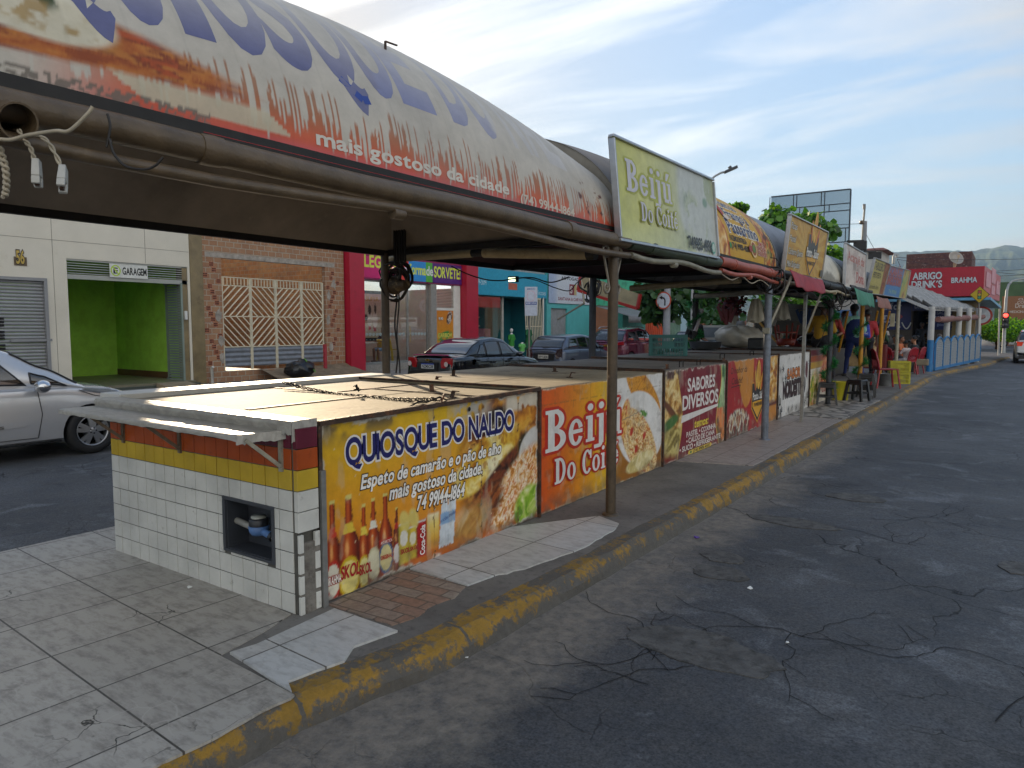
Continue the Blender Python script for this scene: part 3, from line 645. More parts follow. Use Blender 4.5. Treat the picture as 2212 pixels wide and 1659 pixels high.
def chain(name, label, p, q, n, sag, r=.017):
    mb = MB(); p, q = Vector(p), Vector(q)
    for i in range(n):
        t = (i+.5)/n; c = p.lerp(q, t); c.z -= sag*4*t*(1-t); c += Vector((rnd.uniform(-.004, .004), rnd.uniform(-.006, .006), 0)); d = (q-p).normalized(); sd = Vector((-d.y, d.x, 0)); up = d.cross(sd)
        ang = R(35) if i % 2 else R(-50); a = sd*math.cos(ang)+up*math.sin(ang); h = (q-p).length/n*.78
        mb.tube([c+d*h*math.cos(u)+a*r*math.sin(u) for u in [2*math.pi*j/10 for j in range(10)]], .0042, 5, closed=True)
    for j in range(6): mb.tube([p.lerp(q, .52)+Vector((rnd.uniform(-.03, .03), rnd.uniform(-.03, .03), -.01+.01*j)), p.lerp(q, .52)+Vector((rnd.uniform(-.03, .03), rnd.uniform(-.03, .03), .005+.008*j)), p.lerp(q, .53)], .006, 5)
    o = mb.build(name, black_iron); return tag(o, label, 'chain')
pA, pB = onZ(613, 826, 1.12), onZ(950, 862, 1.10)
chain('chain', 'dark rusty chain stretched across the sunlit plywood lid', pA, pB, 46, .05)
MB().bar(pB-Vector((0, 0, .03)), pB+Vector((.02, .03, .04)), .03, .012).build('chain_anchor', steel, kq)
def food_tex(U, V, pal, sc, seed, aniso=1., rot=0):
    c, s = math.cos(rot), math.sin(rot); x = (U*c+V*s)*sc; y = (-U*s+V*c)*sc*aniso
    w1 = fbm(x*.7, y*.7, seed+5, 3); t = fbm(x+w1*2, y+w1*1.4, seed, 5); t = np.clip((t-.28)/.46, 0, 1); return ramp(t, *pal)
def wear_edges(c, U, V, W, H, seed, amt=.05, col='b9b4a8'):
    d = np.minimum(np.minimum(U, W-U), np.minimum(V, H-V)); n = fbm(U*9, V*9, seed, 5); m = 1-sstep(0, 1, (d-(n-.42)*amt*2.2)/.012); c = mixm(c, col, m)
    c = mixm(c, '4a3b2e', (1-sstep(0, 1, (d-(n-.46)*amt*1.3)/.01))*.9); c = mixm(c, '5f5446', (1-sstep(0, .20, V))*sstep(.36, .66, fbm(U*5, V*9, seed+3, 5))*.75); return mixm(c, 'b5a98f', sstep(.62, .7, fbm(U*13, V*4, seed+7, 5))*.3)
def bottle(c, U, V, cx, base, h, w, lab, neck, body=('5a1605', '96360b', 'c4581c'), lean=0.):
    u = U-cx-(V-base)*lean; t = (V-base)/h
    hw = w*np.where(t < .52, 1., np.where(t < .74, 1-.62*sstep(.52, .74, t), .38-.06*sstep(.74, .97, t)))
    m = (1-sstep(.9, 1.04, np.abs(u)/hw))*(t > -.2)*(t < 1); k = np.clip(u/hw*.5+.5, 0, 1)
    sh = ramp(np.clip(1-np.abs(k-.42)*1.9, 0, 1), *body)
    sh = mixm(sh, 'e9a860', ell(U, V, cx-.2*w, base+.5*h, .17*w, .07*h, 0, .6)*.85); c = c*(1-m[:, None])+sh*m[:, None]
    if lab:
        lm = m*ell(U, V, cx+lean*.2*h, base+.23*h, w*1.05, h*.19, 0, .04); lc = np.broadcast_to(np.array(hx(lab[0])), c.shape).copy()
        lc = mixm(lc, lab[1], 1-ell(U, V, cx+lean*.2*h, base+.23*h, w*.86, h*.155, 0, .03)); c = c*(1-lm[:, None])+lc*lm[:, None]
    if neck: c = mixm(c, neck, m*sstep(.64, .645, t)*(1-sstep(.735, .74, t)))
    c = mixm(c, 'cfc06a', m*sstep(.955, .96, t)); return c
def can(c, U, V, cx, b, h, w, col, lab=None):
    m = rectm(U, V, cx-w, cx+w, b, b+h, .005); k = np.abs(U-cx)/w; sh = np.array(hx(col))*(1.1-.55*k[:, None]**2); c = c*(1-m[:, None])+sh*m[:, None]
    if lab: c = mixm(c, lab, m*ell(U, V, cx, b+h*.62, w*.7, h*.2)); 
    return mixm(c, 'c9c9c6', rectm(U, V, cx-w*.9, cx+w*.9, b+h*.94, b+h, .004))
def paint_naldo(U, V):
    W, H = 2.29, 1.06
    g = np.clip(V/H+.2*(fbm(U*2, V*2, 2)-.5), 0, 1); c = ramp(g, 'a84f12', 'c56a12', 'd48d15', 'd69a16', 'd3a312', 'd0a80f')
    c = mixm(c, 'd98c2c', ell(U, V, .9, .45, .5, .35, 0, .8)*.35)
    bread = ('7a4a10', 'b8801f', 'd9b23e', 'eed98a', 'c8952c', '8f5512'); fill = ('2a1208', '5b2a10', '8d4a1c', 'b97a38', '3a1c0c')
    m = ell(U, V, 1.86, .60, .62, .55, R(28), .14); c = c*(1-m[:, None])+food_tex(U, V, ('3a1c0c', '7a4418', 'a86a24', 'c9943c', '5b2a10'), 9, 3)*m[:, None]
    m = ell(U, V, 1.98, .92, .36, .17, R(10), .1); c = c*(1-m[:, None])+food_tex(U, V, ('6b3508', 'a8641a', 'cf8a24', 'd9a23a', '9a4f10'), 7, 5)*m[:, None]
    m = ell(U, V, 1.60, .60, .47, .17, R(24), .06); c = c*(1-m[:, None])+food_tex(U, V, ('a86a14', 'd0a02a', 'dcbc50', 'ecd98a', 'd3a838'), 6, 4)*m[:, None]
    c = mixm(c, 'efe6bc', sstep(.55, .6, fbm(U*6, V*6, 9, 4))*ell(U, V, 1.52, .47, .36, .08, R(24), .3)*.95); c = mixm(c, '9a5a14', sstep(.6, .68, fbm(U*16, V*16, 19, 3))*ell(U, V, 1.6, .62, .42, .12, R(24), .3)*.7)
    m = ell(U, V, 1.64, .38, .52, .085, R(33), .2); c = c*(1-m[:, None])+food_tex(U, V, ('1c0d06', '4a2210', '7a3c1a', '5a1e10', '2a1208'), 14, 7)*m[:, None]
    c = mixm(c, '24120a', ell(U, V, 1.72, .90, .16, .09, R(8), .3)); c = mixm(c, '1e2408', ell(U, V, 2.08, .66, .10, .07, R(40), .3)*.9)
    m = ell(U, V, 2.2, .62, .2, .13, R(32), .08); c = c*(1-m[:, None])+np.array(hx('c9c6bf'))*m[:, None]
    m = ell(U, V, 2.02, .33, .46, .20, R(33), .14); c = c*(1-m[:, None])+food_tex(U, V, ('a8641e', 'd3913e', 'e6c190', 'efe4cc', 'd37a30', 'c9854a'), 22, 6, 1.6, .6)*m[:, None]
    m = ell(U, V, 1.55, .24, .26, .15, R(30), .3); c = c*(1-m[:, None])+food_tex(U, V, ('2a1208', '6a3213', '9a5a24', '8a2a12', '4a3414'), 13, 7)*m[:, None]
    m = ell(U, V, 2.14, .14, .2, .15, R(25), .14); c = c*(1-m[:, None])+food_tex(U, V, ('5f8a1e', '8fb52e', 'c4cf74', 'e3e6c0', '7aa82a'), 7, 8)*m[:, None]
    m = ell(U, V, 1.38, .16, .2, .12, R(15), .6)*.8; c = c*(1-m[:, None])+food_tex(U, V, ('8a5a20', 'c89a4a', 'e6d9b0'), 6, 12)*m[:, None]
    for cx, b, h, w, lab, nk in ((.085, -.03, .62, .055, ('d9d2bc', 'b52a1e'), 'c23a24'), (.33, -.03, .55, .052, ('d9cf86', 'c4a41c'), 'd9c048'), (.21, -.05, .65, .083, ('e4d27a', 'c9a91c'), 'd9b83a'), (.41, .0, .54, .055, ('d6cfae', 'c9c09a'), 'dcd6c4'), (.515, .01, .54, .06, ('d4c684', '3a5f86'), None), (.612, .04, .40, .033, ('cfc7c0', '8d1f1c'), 'a92a22')):
        c = bottle(c, U, V, cx, b, h, w, lab, nk, ('2a0c06', '5a2010', '8a3a22') if cx > .6 else ('4a1004', '8f300a', 'c4581c'))
    c = mixm(c, 'b3231c', rectm(U, V, .46, .57, .225, .255)); c = mixm(c, 'c0392b', rectm(U, V, .035, .135, .09, .14))
    c = can(c, U, V, .68, .05, .27, .05, 'c8b13c', 'd8d3c6'); c = can(c, U, V, .765, .06, .22, .042, 'c4a92c', 'd8d0b4'); c = can(c, U, V, .85, .05, .25, .05, 'ad1c18')
    for q in (.68, .765): c = mixm(c, 'd3c168', ell(U, V, q+.01, .33, .045, .07, R(20), .2)*.9)
    m = rectm(U, V, .91, 1.03, .07, .32, .01); c = c*(1-m[:, None])+ramp(np.clip((V-.05)/.3, 0, 1), 'c8742a', 'd7a53a', 'e3c86a', 'e8e0c8')*m[:, None]
    for q, hh in ((1.07, .40), (1.15, .44)):
        m = (np.abs(U-q-(V-.1)*.10) < .040*np.where(V > hh-.06, np.clip((hh+.03-V)/.09, .4, 1), 1))*(V > .06)*(V < hh+.02)*1.; c = c*(1-m[:, None])+ramp(np.clip(fbm(U*40, V*9, 13), 0, 1), '9aa6ae', 'd3d9dc', 'b4bcc2')*m[:, None]
        c = mixm(c, '4d7fb4', m*(V > hh-.005)); c = mixm(c, '6f9cc6', m*(V > .22)*(V < .3)*.8)
    c = mixm(c, 'dcd8cc', sstep(.55, .72, fbm(U*5, V*8, 15, 5))*(1-sstep(0, .22, V))*(.25+.75*(U > .9))*.9)       # flaked lower edge
    c = mixm(c, '4a4238', sstep(.42, .6, fbm(U*4, V*6, 21, 5))*sstep(H-.22+.1*np.clip(U-.3, 0, 1), H, V)*(1-sstep(.5, 1.1, U)))        # soot stain at the upper left
    c = mixm(c, 'a9a294', sstep(.5, .56, fbm(U*6, V*6, 23, 4))*sstep(H-.16, H-.08, V)*(1-sstep(.12, .3, np.abs(U-1.4)))); c = mixm(c, 'c8bda9', rectm(U, V, 1.84, 2.3, .93, 1.06, .02)*sstep(.44, .5, fbm(U*7, V*7, 30, 3))*sstep(1.82, 2.2, U+V*.4))
    for q in (.98, 1.52, 2.0):      # nail holes along the joints
        c = mixm(c, '2c241d', (np.abs(U-q-.004*np.sin(V*40)) < .006)*(vnoise(U*0, V*26, int(q*10)) > .62)); c = mixm(c, 'a87a34', (np.abs(U-q) < .004)*.4)
    c = mixm(c, 'cdbf9e', (vnoise(U*70, V*70, 44) > .965)*.8); return wear_edges(c, U, V, W, H, 9, .055)
def panel(root, y0, y1, H, paint, cell=.01, z0=.005, x=XF, name='front_panel', seed=1):
    W = y1-y0; fn, nr = flat((x, y0, z0), (0, 1, 0), (0, 0, 1))
    MB().box(x-.03, x, y0, y1, z0, z0+H).build('panel_board', mat('panel_back', '6f675c', .8), root)
    return Canvas(W, H, fn, nr, cell, paint, seed=seed), W, H
c, W, H = panel(kq, 2.645, 4.935, 1.055, paint_naldo)
rt = R(-1.2)
c.text('QUIOSQUE DO NALDO', .20, .775, .155, '1b1a5c', 'b', 'ded9d2', width=1.74, rot=R(.3))
for t, u, v, s_, w_ in (('Espeto de camarão e o pão de alho', .31, .612, .082, 1.45), ('mais gostoso da cidade.', .55, .498, .085, .97), ('74 99144-1864', .80, .375, .092, .50)): c.text(t, u, v, s_, 'ece8e0', 'b', '3a2a1a', width=w_, shear=.2, rot=R(.4))
c.text('SKOL', .135, .10, .075, 'a51f22', 'b', None, width=.15, shear=.1); c.text('SKOL', .285, .085, .06, 'a51f22', 'b', None, width=.1); c.text('BRAHMA', .032, .095, .045, 'e6e0d2', 'b', 'a8241c', width=.105)
c.text('ORIGINAL', .462, .13, .025, 'b03020', 'b', width=.1); c.text('ANTARCTICA', .463, .23, .018, 'e8e4d8', 'n', width=.1); c.text('SKOL', .64, .12, .03, 'a51f22', 'b', width=.085); c.text('SKOL', .73, .12, .026, 'a51f22', 'b', width=.07)
c.text('Coca-Cola', .868, .065, .045, 'e4dcd6', 'b', width=.2, rot=R(88)); c.text('cristalina', 1.04, .24, .024, '2c4c8c', 'n', width=.08, rot=R(10)); c.text('cristalina', 1.125, .26, .024, '2c4c8c', 'n', width=.08, rot=R(10))
c.disc(1.36, 1.0, .016, .016, '0c0a08')
c.build('front_panel', kq)
def counter(label, y0, y1, top, paint, lidm=grey_ply, splits=(), H=None, xb=-5.3, cell=.012, x=XF):
    r = wthing('kiosk_counter', label, 'kiosk', group='kiosk counters in a row')
    MB().box(xb+.05, x-.032, y0+.01, y1-.01, 0, top-.03).build('carcass', mat('counter_wall', '8a8378', .85, 0, .3, 5, dirt='5e574e'), r)
    lids(r, y0, y1, top, lidm, list(splits), xb, x-.012)
    MB().bar((x+.004, y1+.012, 0), (x+.004, y1+.012, top+.02), .03, .04).build('corner_post', steel, r)
    for q in (y0, y1): MB().bar((xb, q, top+.004), (x, q, top+.006), .03, .02).build('lid_rail', steel, r)
    c, W, Hh = panel(r, y0+.01, y1-.005, H or top-.01, paint, cell, x=x); return r, c, W, Hh
def paint_beiju(U, V):
    W, H = 2.57, 1.08
    g = np.clip(U/1.35, 0, 1); c = ramp(g, 'd0500f', 'd96a0f', 'dd8b0f', 'dfa511', 'd6b418'); band = (vnoise(U*14, U*0, 3)-.5)*.10; c = np.clip(c*(1+band[:, None]), 0, 1)
    c = mixm(c, 'a9711a', sstep(1.38, 1.45, U)); c = mixm(c, '8f5a17', sstep(1.4, 1.6, U)*(1-sstep(.1, .5, V))*.8)
    m = sstep(1.40, 1.44, U)*sstep(.45, .75, V+.15*(U-1.4)); c = c*(1-m[:, None])+ramp(fbm(U*5, V*5, 2), 'b9b6b0', 'd9d6d0', 'c9c4bc')*m[:, None]
    m = ell(U, V, 2.08, .88, .52, .18, R(-32), .04); c = c*(1-m[:, None])+food_tex(U, V, ('9a5a0c', 'c9861c', 'd99a2c', 'b8730f'), 22, 6, 3, .8)*m[:, None]
    m = ell(U, V, 2.02, .50, .60, .40, R(-14), .02); c = c*(1-m[:, None])+ramp(fbm(U*6, V*6, 3), 'c4c1ba', 'dcd9d3', 'e3e1dc')*m[:, None]          # white tapioca pancake
    q = (U-1.62)*.55+(V-.55); m = ell(U, V, 1.98, .36, .55, .27, R(-38), .05); c = c*(1-m[:, None])+food_tex(U, V, ('9a5a1c', 'c98f3a', 'e3c078', 'efe0b4', 'cf8a2c', 'b8481a'), 26, 4, 2.2, -.6)*m[:, None]
    m = ell(U, V, 1.62, .66, .1, .2, R(-20), .1); c = c*(1-m[:, None])+food_tex(U, V, ('a8641c', 'd99a3a', 'e8c27a', 'c44a1c'), 30, 14)*m[:, None]
    m = ell(U, V, 2.02, .15, .36, .09, R(6), .1); c = c*(1-m[:, None])+food_tex(U, V, ('c4b06a', 'e6d9a8', 'd9c27e'), 9, 5)*m[:, None]
    for x, y in ((1.9, .3), (2.1, .42), (1.78, .5)): c = mixm(c, 'b8321a', ell(U, V, x, y, .05, .035, R(50), .2))
    c = mixm(c, '4f8a1e', ell(U, V, 2.07, .66, .1, .045, R(-10), .2)*(fbm(U*24, V*24, 8) > .4)); c = mixm(c, '8a7a62', (np.abs(V-.66-.12*(U-1.7)) < .006)*(U > 1.46)*(U < 1.95))
    c = mixm(c, '5a3d1a', sstep(.6, .7, fbm(U*6, V*14, 12, 5))*.25); c = mixm(c, '7a5a2a', (np.abs(V-.93) < .004)*(vnoise(U*20, V*0, 5) > .35)*.5+(np.abs(np.mod(U, .16)-.08) < .003)*(V > .86)*(U < 1.5)*.4)
    return wear_edges(c, U, V, W, H, 29, .02, 'd8cdb4')
r, c, W, H = counter('second kiosk counter with orange panel lettered in white and red, tapioca pancake picture', 4.96, 7.55, 1.085, paint_beiju, ply, (5.6, 6.6), cell=.011)
def serif(c, s, u, v, size, col, ol, xs=1., sl=0., rot=0.):
    """fat slab-serif lettering built from strokes"""
    S = size
    def st(x0, x1, y0, y1): return [(x0, y0), (x1, y0), (x1, y1), (x0, y1)]
    def ring(cx, cy, rx, ry, tx, ty, a0=0, a1=360, n=26):
        P = [(cx+rx*math.cos(R(a0+(a1-a0)*i/n)), cy+ry*math.sin(R(a0+(a1-a0)*i/n))) for i in range(n+1)]
        Q = [(cx+(rx-tx)*math.cos(R(a0+(a1-a0)*i/n)), cy+(ry-ty)*math.sin(R(a0+(a1-a0)*i/n))) for i in range(n+1)]
        return [[P[i], P[i+1], Q[i+1], Q[i]] for i in range(n)]
    def E_(x): return ring(x+.22, .33, .22, .34, .13, .09, 20, 335)+[st(x+.06, x+.42, .30, .40)]
    def dot(x, w=.15): return [[(x+w/2+w*.62*math.cos(a), .90+.095*math.sin(a)) for a in [2*math.pi*i/14 for i in range(14)]]]
    G = {'B': (.60, lambda x: [st(x, x+.36, 0, .09), st(x, x+.36, .91, 1), st(x+.07, x+.25, .09, .91)]+ring(x+.25, .745, .27, .255, .15, .1, -90, 90)+ring(x+.25, .265, .32, .265, .16, .1, -90, 90)),
         'D': (.62, lambda x: [st(x, x+.3, 0, .09), st(x, x+.3, .91, 1), st(x+.07, x+.24, .09, .91)]+ring(x+.24, .5, .34, .5, .16, .1, -90, 90)),
         'C': (.56, lambda x: ring(x+.3, .5, .29, .51, .16, .1, 40, 320)+[st(x+.46, x+.56, .62, .98)]),
         'e': (.48, E_), 'é': (.48, lambda x: E_(x)+[[(x+.14, .76), (x+.24, .76), (x+.40, 1.0), (x+.22, 1.0)]]),
         'i': (.30, lambda x: [st(x, x+.28, 0, .08), st(x+.06, x+.22, .08, .68), st(x, x+.1, .6, .68)]+dot(x+.065)),
         'j': (.30, lambda x: [st(x+.08, x+.24, -.12, .68), st(x+.0, x+.12, .6, .68), st(x-.08, x+.2, -.22, -.12)]+dot(x+.085)),
         'u': (.54, lambda x: [st(x+.05, x+.2, .12, .68), st(x-.02, x+.1, .6, .68), st(x+.33, x+.48, .08, .68), st(x+.27, x+.4, .6, .68), st(x+.4, x+.55, 0, .08), st(x+.1, x+.36, 0, .12)]),
         'ú': (.54, lambda x: G['u'][1](x)+[[(x+.2, .76), (x+.3, .76), (x+.46, 1.02), (x+.27, 1.02)]]),
         'o': (.50, lambda x: ring(x+.24, .34, .24, .35, .14, .09)), 't': (.34, lambda x: [st(x+.06, x+.22, .06, .9), st(x-.02, x+.32, .6, .68), st(x+.1, x+.32, 0, .09)]),
         'O': (.62, lambda x: ring(x+.3, .5, .30, .51, .16, .1))}
    x = 0; polys = []
    for ch in s:
        if ch == ' ': x += .3; continue
        w_, f = G[ch]; polys += f(x); x += w_+.05
    C, Sn = math.cos(rot), math.sin(rot)
    def tr(p): a, b = (p[0]+p[1]*sl)*S*xs, p[1]*S; return (u+a*C-b*Sn, v+a*Sn+b*C)
    if ol:
        V = []; F = []
        for P in polys:
            cx = sum(p[0] for p in P)/len(P); cy = sum(p[1] for p in P)/len(P)
            for k in range(10):
                a = 2*math.pi*k/10; o = len(V); V += [tr((p[0]+.075*math.cos(a), p[1]+.075*math.sin(a))) for p in P]; F.append(tuple(range(o, o+len(P))))
        for F0 in F: c.lay += .000004; c._put([V[i] for i in F0], [tuple(range(len(F0)))], ol); c.lay -= .0006
        c.lay += .0008
    for P in polys: c.lay += .000004; c._put([tr(p) for p in P], [tuple(range(len(P)))], col); c.lay -= .0006
    c.lay += .0008
    return x*S*xs
serif(c, 'Beijú', .08, .52, .36, 'd9d6d0', 'b92a12', 1.66); serif(c, 'Do Coité', .22, .225, .225, 'd9d6d0', 'b92a12', 1.42)
c.build('front_panel', r)
for x, y in ((-4.2, 6.9), (-3.6, 6.2), (-4.7, 5.7)): hasp(r, x, y, 1.088, rnd.uniform(0, 3))
def paint_sabores(U, V):
    W, H = 2.15, 1.09; c = ramp(fbm(U*2, V*2, 1), '6a1220', '7d1826', '741422')
    x0 = .46+.10*np.sin((V-.1)*4.2); m = 1-sstep(x0-.008, x0+.008, U); c = mixm(c, 'd2b24a', 1-sstep(x0+.012, x0+.028, U))
    L_ = food_tex(U, V, ('a8742a', 'd3aa58', 'e6cf94', 'c08c3a', '8a5a20'), 9, 3); L_ = mixm(L_, '6a3a1a', ell(U, V, .2, .62, .3, .05, R(-30), .3)); lo = food_tex(U, V, ('7a6a2a', 'a8964a', 'c9b870', '8f7d38', '5a4a1a'), 6, 4); k = 1-sstep(.40, .46, V+.1*U); L_ = L_*(1-k[:, None])+lo*k[:, None]
    L_ = mixm(L_, '3f6a2a', ell(U, V, .22, .47, .24, .07, .2, .3)); L_ = mixm(L_, '7a2418', 1-sstep(.05, .16, V+.12*U)); c = c*(1-m[:, None])+L_*m[:, None]
    x1 = 1.86-.09*np.sin((V-.05)*5.5)+.05; m = sstep(x1-.008, x1+.008, U); c = mixm(c, 'd2b24a', sstep(x1-.03, x1-.012, U))
    G_ = food_tex(U, V, ('123a1c', '2a6a34', '4f9a52', '9ac088', '1e4a24'), 5, 6, .4); k = 1-sstep(.48, .5, V); lo = food_tex(U, V, ('a83a1c', 'd3662c', 'dc8a4a', '7a4a2a', '5a6a3a'), 4, 7); G_ = G_*(1-k[:, None])+lo*k[:, None]; G_ = mixm(G_, 'b6d29a', rectm(U, V, 1.95, 2.08, .55, .9, .02)*.8)
    c = c*(1-m[:, None])+G_*m[:, None]; c = mixm(c, '3a0a12', sstep(.6, .75, fbm(U*5, V*5, 9, 5))*.35); c = mixm(c, '4a2a24', rectm(U, V, 0, .5, .98, 1.1, .03)*sstep(.4, .55, fbm(U*8, V*8, 2)))
    return wear_edges(c, U, V, W, H, 31, .05, 'cdbfb4')
r, c, W, H = counter('third kiosk counter with dark red panel listing pastel, coxinha and caldo de cana', 7.58, 9.76, 1.10, paint_sabores, grey_ply, (8.7,), cell=.012)
c.text('SABORES', .74, .80, .155, 'd9d4cd', 'b', None, width=.98); c.text('DIVERSOS', .58, .585, .165, 'd9d4cd', 'b', None, width=1.28)
c.poly([(.53, .43), (1.86, .52), (1.86, .555), (.56, .52)], 'd9d4cd'); c.text('temos:', .98, .325, .10, 'd6bf3e', 'b', width=.5, shear=.2)
for t, u, v, w_ in (('PASTEL • COXINHA', .72, .235, 1.06), ('• CALDO DE CANA', .72, .155, 1.02), ('• SUCO • REFRIGERANTE', .50, .075, 1.48)): c.text(t, u, v, .062, 'd4cbc2', 'b', width=w_)
c.poly([(.80, .01), (1.6, .01), (1.64, .035), (1.6, .06), (.8, .06), (.77, .035)], 'd0b24c'); c.text('(74) 99151-4507', .95, .017, .034, '2c2410', 'b', width=.62); c.disc(.87, .035, .028, .018, '3c7a4a'); c.build('front_panel', r)
for y in (8.3, 8.9): MB().tube([(XF-.10, y, 1.1), (XF-.10, y, 1.17), (XF-.10, y+.12, 1.17), (XF-.10, y+.12, 1.1)], .006).build('lid_handle', black_iron, r)
for y in (7.75, 9.75): hasp(r, XF-.03, y, 1.11, 2.)
def paint_ponto(U, V):
    W, H = 2.66, 1.11; c = ramp(fbm(U*1.5, V*1.5, 4), '9a1418', 'a81c1c', '8f1216'); e = .62+.25*np.sin(U*5+.4)-.38*U+.35
    c = mixm(c, 'c5802a', sstep(-.01, .01, V-e)*(1-sstep(1.25, 1.3, U))); m = sstep(1.86, 1.9, U+.12*np.sin(V*6)); c = mixm(c, '5a1716', m)
    k = sstep(2.0, 2.06, U-.1*np.sin(V*4))*sstep(.3, .4, V); F_ = food_tex(U, V, ('8f4a10', 'c98a2c', 'dca84a', 'e8d9b0', 'a8601c'), 9, 5); c = c*(1-k[:, None])+F_*k[:, None]
    c = mixm(c, 'c5802a', sstep(2.02, 2.06, U+.2*V)*(1-sstep(.26, .3, V))*.95); k = ell(U, V, .55, .15, .55, .24, 0, .1); c = c*(1-k[:, None])+food_tex(U, V, ('5a1a10', '9a2a1c', 'c9b98a', 'e3ddd0', '4a3a1a', '8a1c14'), 12, 8, .5)*k[:, None]
    return wear_edges(c, U, V, W, H, 41, .03, 'd8cdc0')
r, c, W, H = counter('fourth kiosk counter with red panel carrying a black and yellow shield emblem', 9.80, 12.48, 1.12, paint_ponto, grey_ply, (11.1,))
c.text('O melhor da', .15, .92, .09, '2a140c', 'n', width=.78, shear=.2); c.text('Cidade!', .2, .77, .09, '2a140c', 'n', width=.5, shear=.2); c.line([(.2, .73), (.62, .74), (.56, .70)], .012, '2a140c')
def shield(c, u, v, s, ol='2a2420'):
    P = [(-.5, .35), (.5, .35), (.5, -.25), (0, -.62), (-.5, -.25)]; c.poly([(u+x*s*1.1, v+y*s*1.1) for x, y in P], 'c98a1e'); c.poly([(u+x*s, v+y*s) for x, y in P], ol); c.poly([(u+x*s*.9, v+y*s*.9-.0) for x, y in [(-.5, -.12), (.5, -.12), (.5, -.25), (0, -.6), (-.5, -.25)]], 'd39a22')
    for x, y, w_, h_, a, col in ((-.28, .42, .16, .55, .25, 'a8541c'), (-.2, .45, .1, .5, .25, 'd8b04a'), (.02, .55, .34, .75, 0, 'd9a83a'), (.05, .6, .2, .5, .1, 'c58a2c'), (.32, .4, .22, .6, -.5, 'd3962c'), (.36, .36, .12, .4, -.5, 'b8481c')): c.disc(u+x*s, v+y*s, w_*s/2, h_*s/2, col, 14, a)
shield(c, 1.52, .50, .62); c.text('Ponto', 1.24, .46, .11, 'e0dcd4', 'b', None, width=.28); c.text('do', 1.53, .46, .05, 'e0dcd4', 'n', width=.06); c.text('Sabor', 1.60, .46, .11, 'e0dcd4', 'b', None, width=.26); c.text('74 99122-8369', 1.31, .355, .05, '2a1c08', 'b', width=.44)
c.build('front_panel', r)
for y in (10.4, 11.9): MB().tube([(XF-.3, y, 1.12), (XF-.3, y, 1.19), (XF-.3, y+.2, 1.19), (XF-.3, y+.2, 1.12)], .007).build('lid_handle', black_iron, r)
def paint_nord(U, V):
    c = ramp(fbm(U*1.4, V*1.4, 6), 'c9c5be', 'd6d3cd', 'bfbab2'); return wear_edges(c, U, V, 2.3, 1.1, 51, .02, 'a9a297')
r, c, W, H = counter('fifth kiosk counter with white banner panel and black cactus drawings', 12.52, 14.85, 1.11, paint_nord, grey_ply, (13.6,))
c.text('SABOR', .62, .66, .17, 'c9701c', 'b', '2a1c14', width=.95); c.text('NORDESTINO', .36, .34, .26, '3a1c1c', 'b', '1a1414', width=1.66)
def cactus(c, u, v, s, col='2a2826'):
    c.rect(u-.06*s, u+.06*s, v, v+s, col); c.rect(u-.3*s, u-.2*s, v+.35*s, v+.75*s, col); c.rect(u-.3*s, u, v+.33*s, v+.43*s, col); c.rect(u+.2*s, u+.3*s, v+.5*s, v+.85*s, col); c.rect(u, u+.3*s, v+.48*s, v+.58*s, col)
for u, v, s_ in ((.1, .06, .35), (.24, .0, .22), (.75, .05, .12), (1.0, .06, .12), (1.3, .03, .12), (1.6, .07, .12), (1.95, .05, .2), (2.2, .1, .3), (.6, .98, .08), (1.0, .96, .08), (1.35, .98, .08), (1.7, .97, .08)): cactus(c, u, v, s_)
for u, v in ((.15, .86), (2.1, .88), (.3, .7), (2.15, .65)):
    for a in range(8): c.line([(u, v), (u+.09*math.cos(a*.785), v+.09*math.sin(a*.785))], .012, '2a2826')
    c.disc(u, v, .04, .04, '3a3734', 12)
c.disc(1.82, .78, .1, .16, '5a2a2a'); c.build('front_panel', r)
def paint_tile6(U, V):
    H = 1.12; c = ramp(fbm(U*3, V*3, 2), 'b9b0a0', 'cfc7b8', 'a89f90'); c = mixm(c, 'b38a2a', sstep(.74, .745, V)); c = mixm(c, '96451a', sstep(.87, .875, V)); c = mixm(c, '5a1a26', sstep(1.0, 1.005, V))
    k = ell(U, V, 1.5, .62, .7, .3, .3, .2); c = c*(1-k[:, None])+food_tex(U, V, ('8a2a1c', 'b8502c', 'd09a6a', '9a3a22'), 7, 4)*k[:, None]; k = ell(U, V, .5, .3, .5, .4, .2, .2); c = c*(1-k[:, None])+food_tex(U, V, ('4a7a2a', 'b8a83a', 'd6c9a0', 'c4642a', '7a9a3a'), 6, 5)*k[:, None]
    g = (np.abs(np.mod(V, .125)-.0625) > .058)*1.; return mixm(c, '8a8478', g*.6)
r, c, W, H = counter('sixth kiosk counter of striped tiles with pasted food picture, beside the black stools', 14.88, 17.0, 1.13, paint_tile6, grey_ply, ())
c.text('Doro', 1.25, .2, .16, '8a1c1c', 'b', 'd8d0c0', width=.6); c.build('front_panel', r)
r, c, W, H = counter('seventh kiosk counter, dark and plain, in shade behind the people', 17.6, 21.5, 1.0, lambda U, V: ramp(fbm(U*2, V*2, 7), '2a2624', '3a3430', '26221f'), grey_ply, (), cell=.05, x=-3.62)
c.build('front_panel', r)
brown = mat('brown_pipe', '5a4a35', .45, 0, .35, 8, .25, 60, dirt='8f7f62', ds=16, dthr=.66)
postm = mat('brown_post', '4d4030', .45, .2, .35, 14, .3, 80, dirt='93866f', ds=40, dthr=.7)
postg = mat('blue_grey_post', '6b727c', .45, .3, .35, 14, .3, 80, dirt='4a4540', ds=18, dthr=.62)
beige_pvc = mat('beige_pvc', 'a0906f', .5, 0, .3, 6, dirt='6a5a3e', ds=5, dthr=.57)
green_pipe = mat('green_pipe', '37412f', .5, 0, .35, 8, dirt='5c5c46', ds=10, dthr=.6)
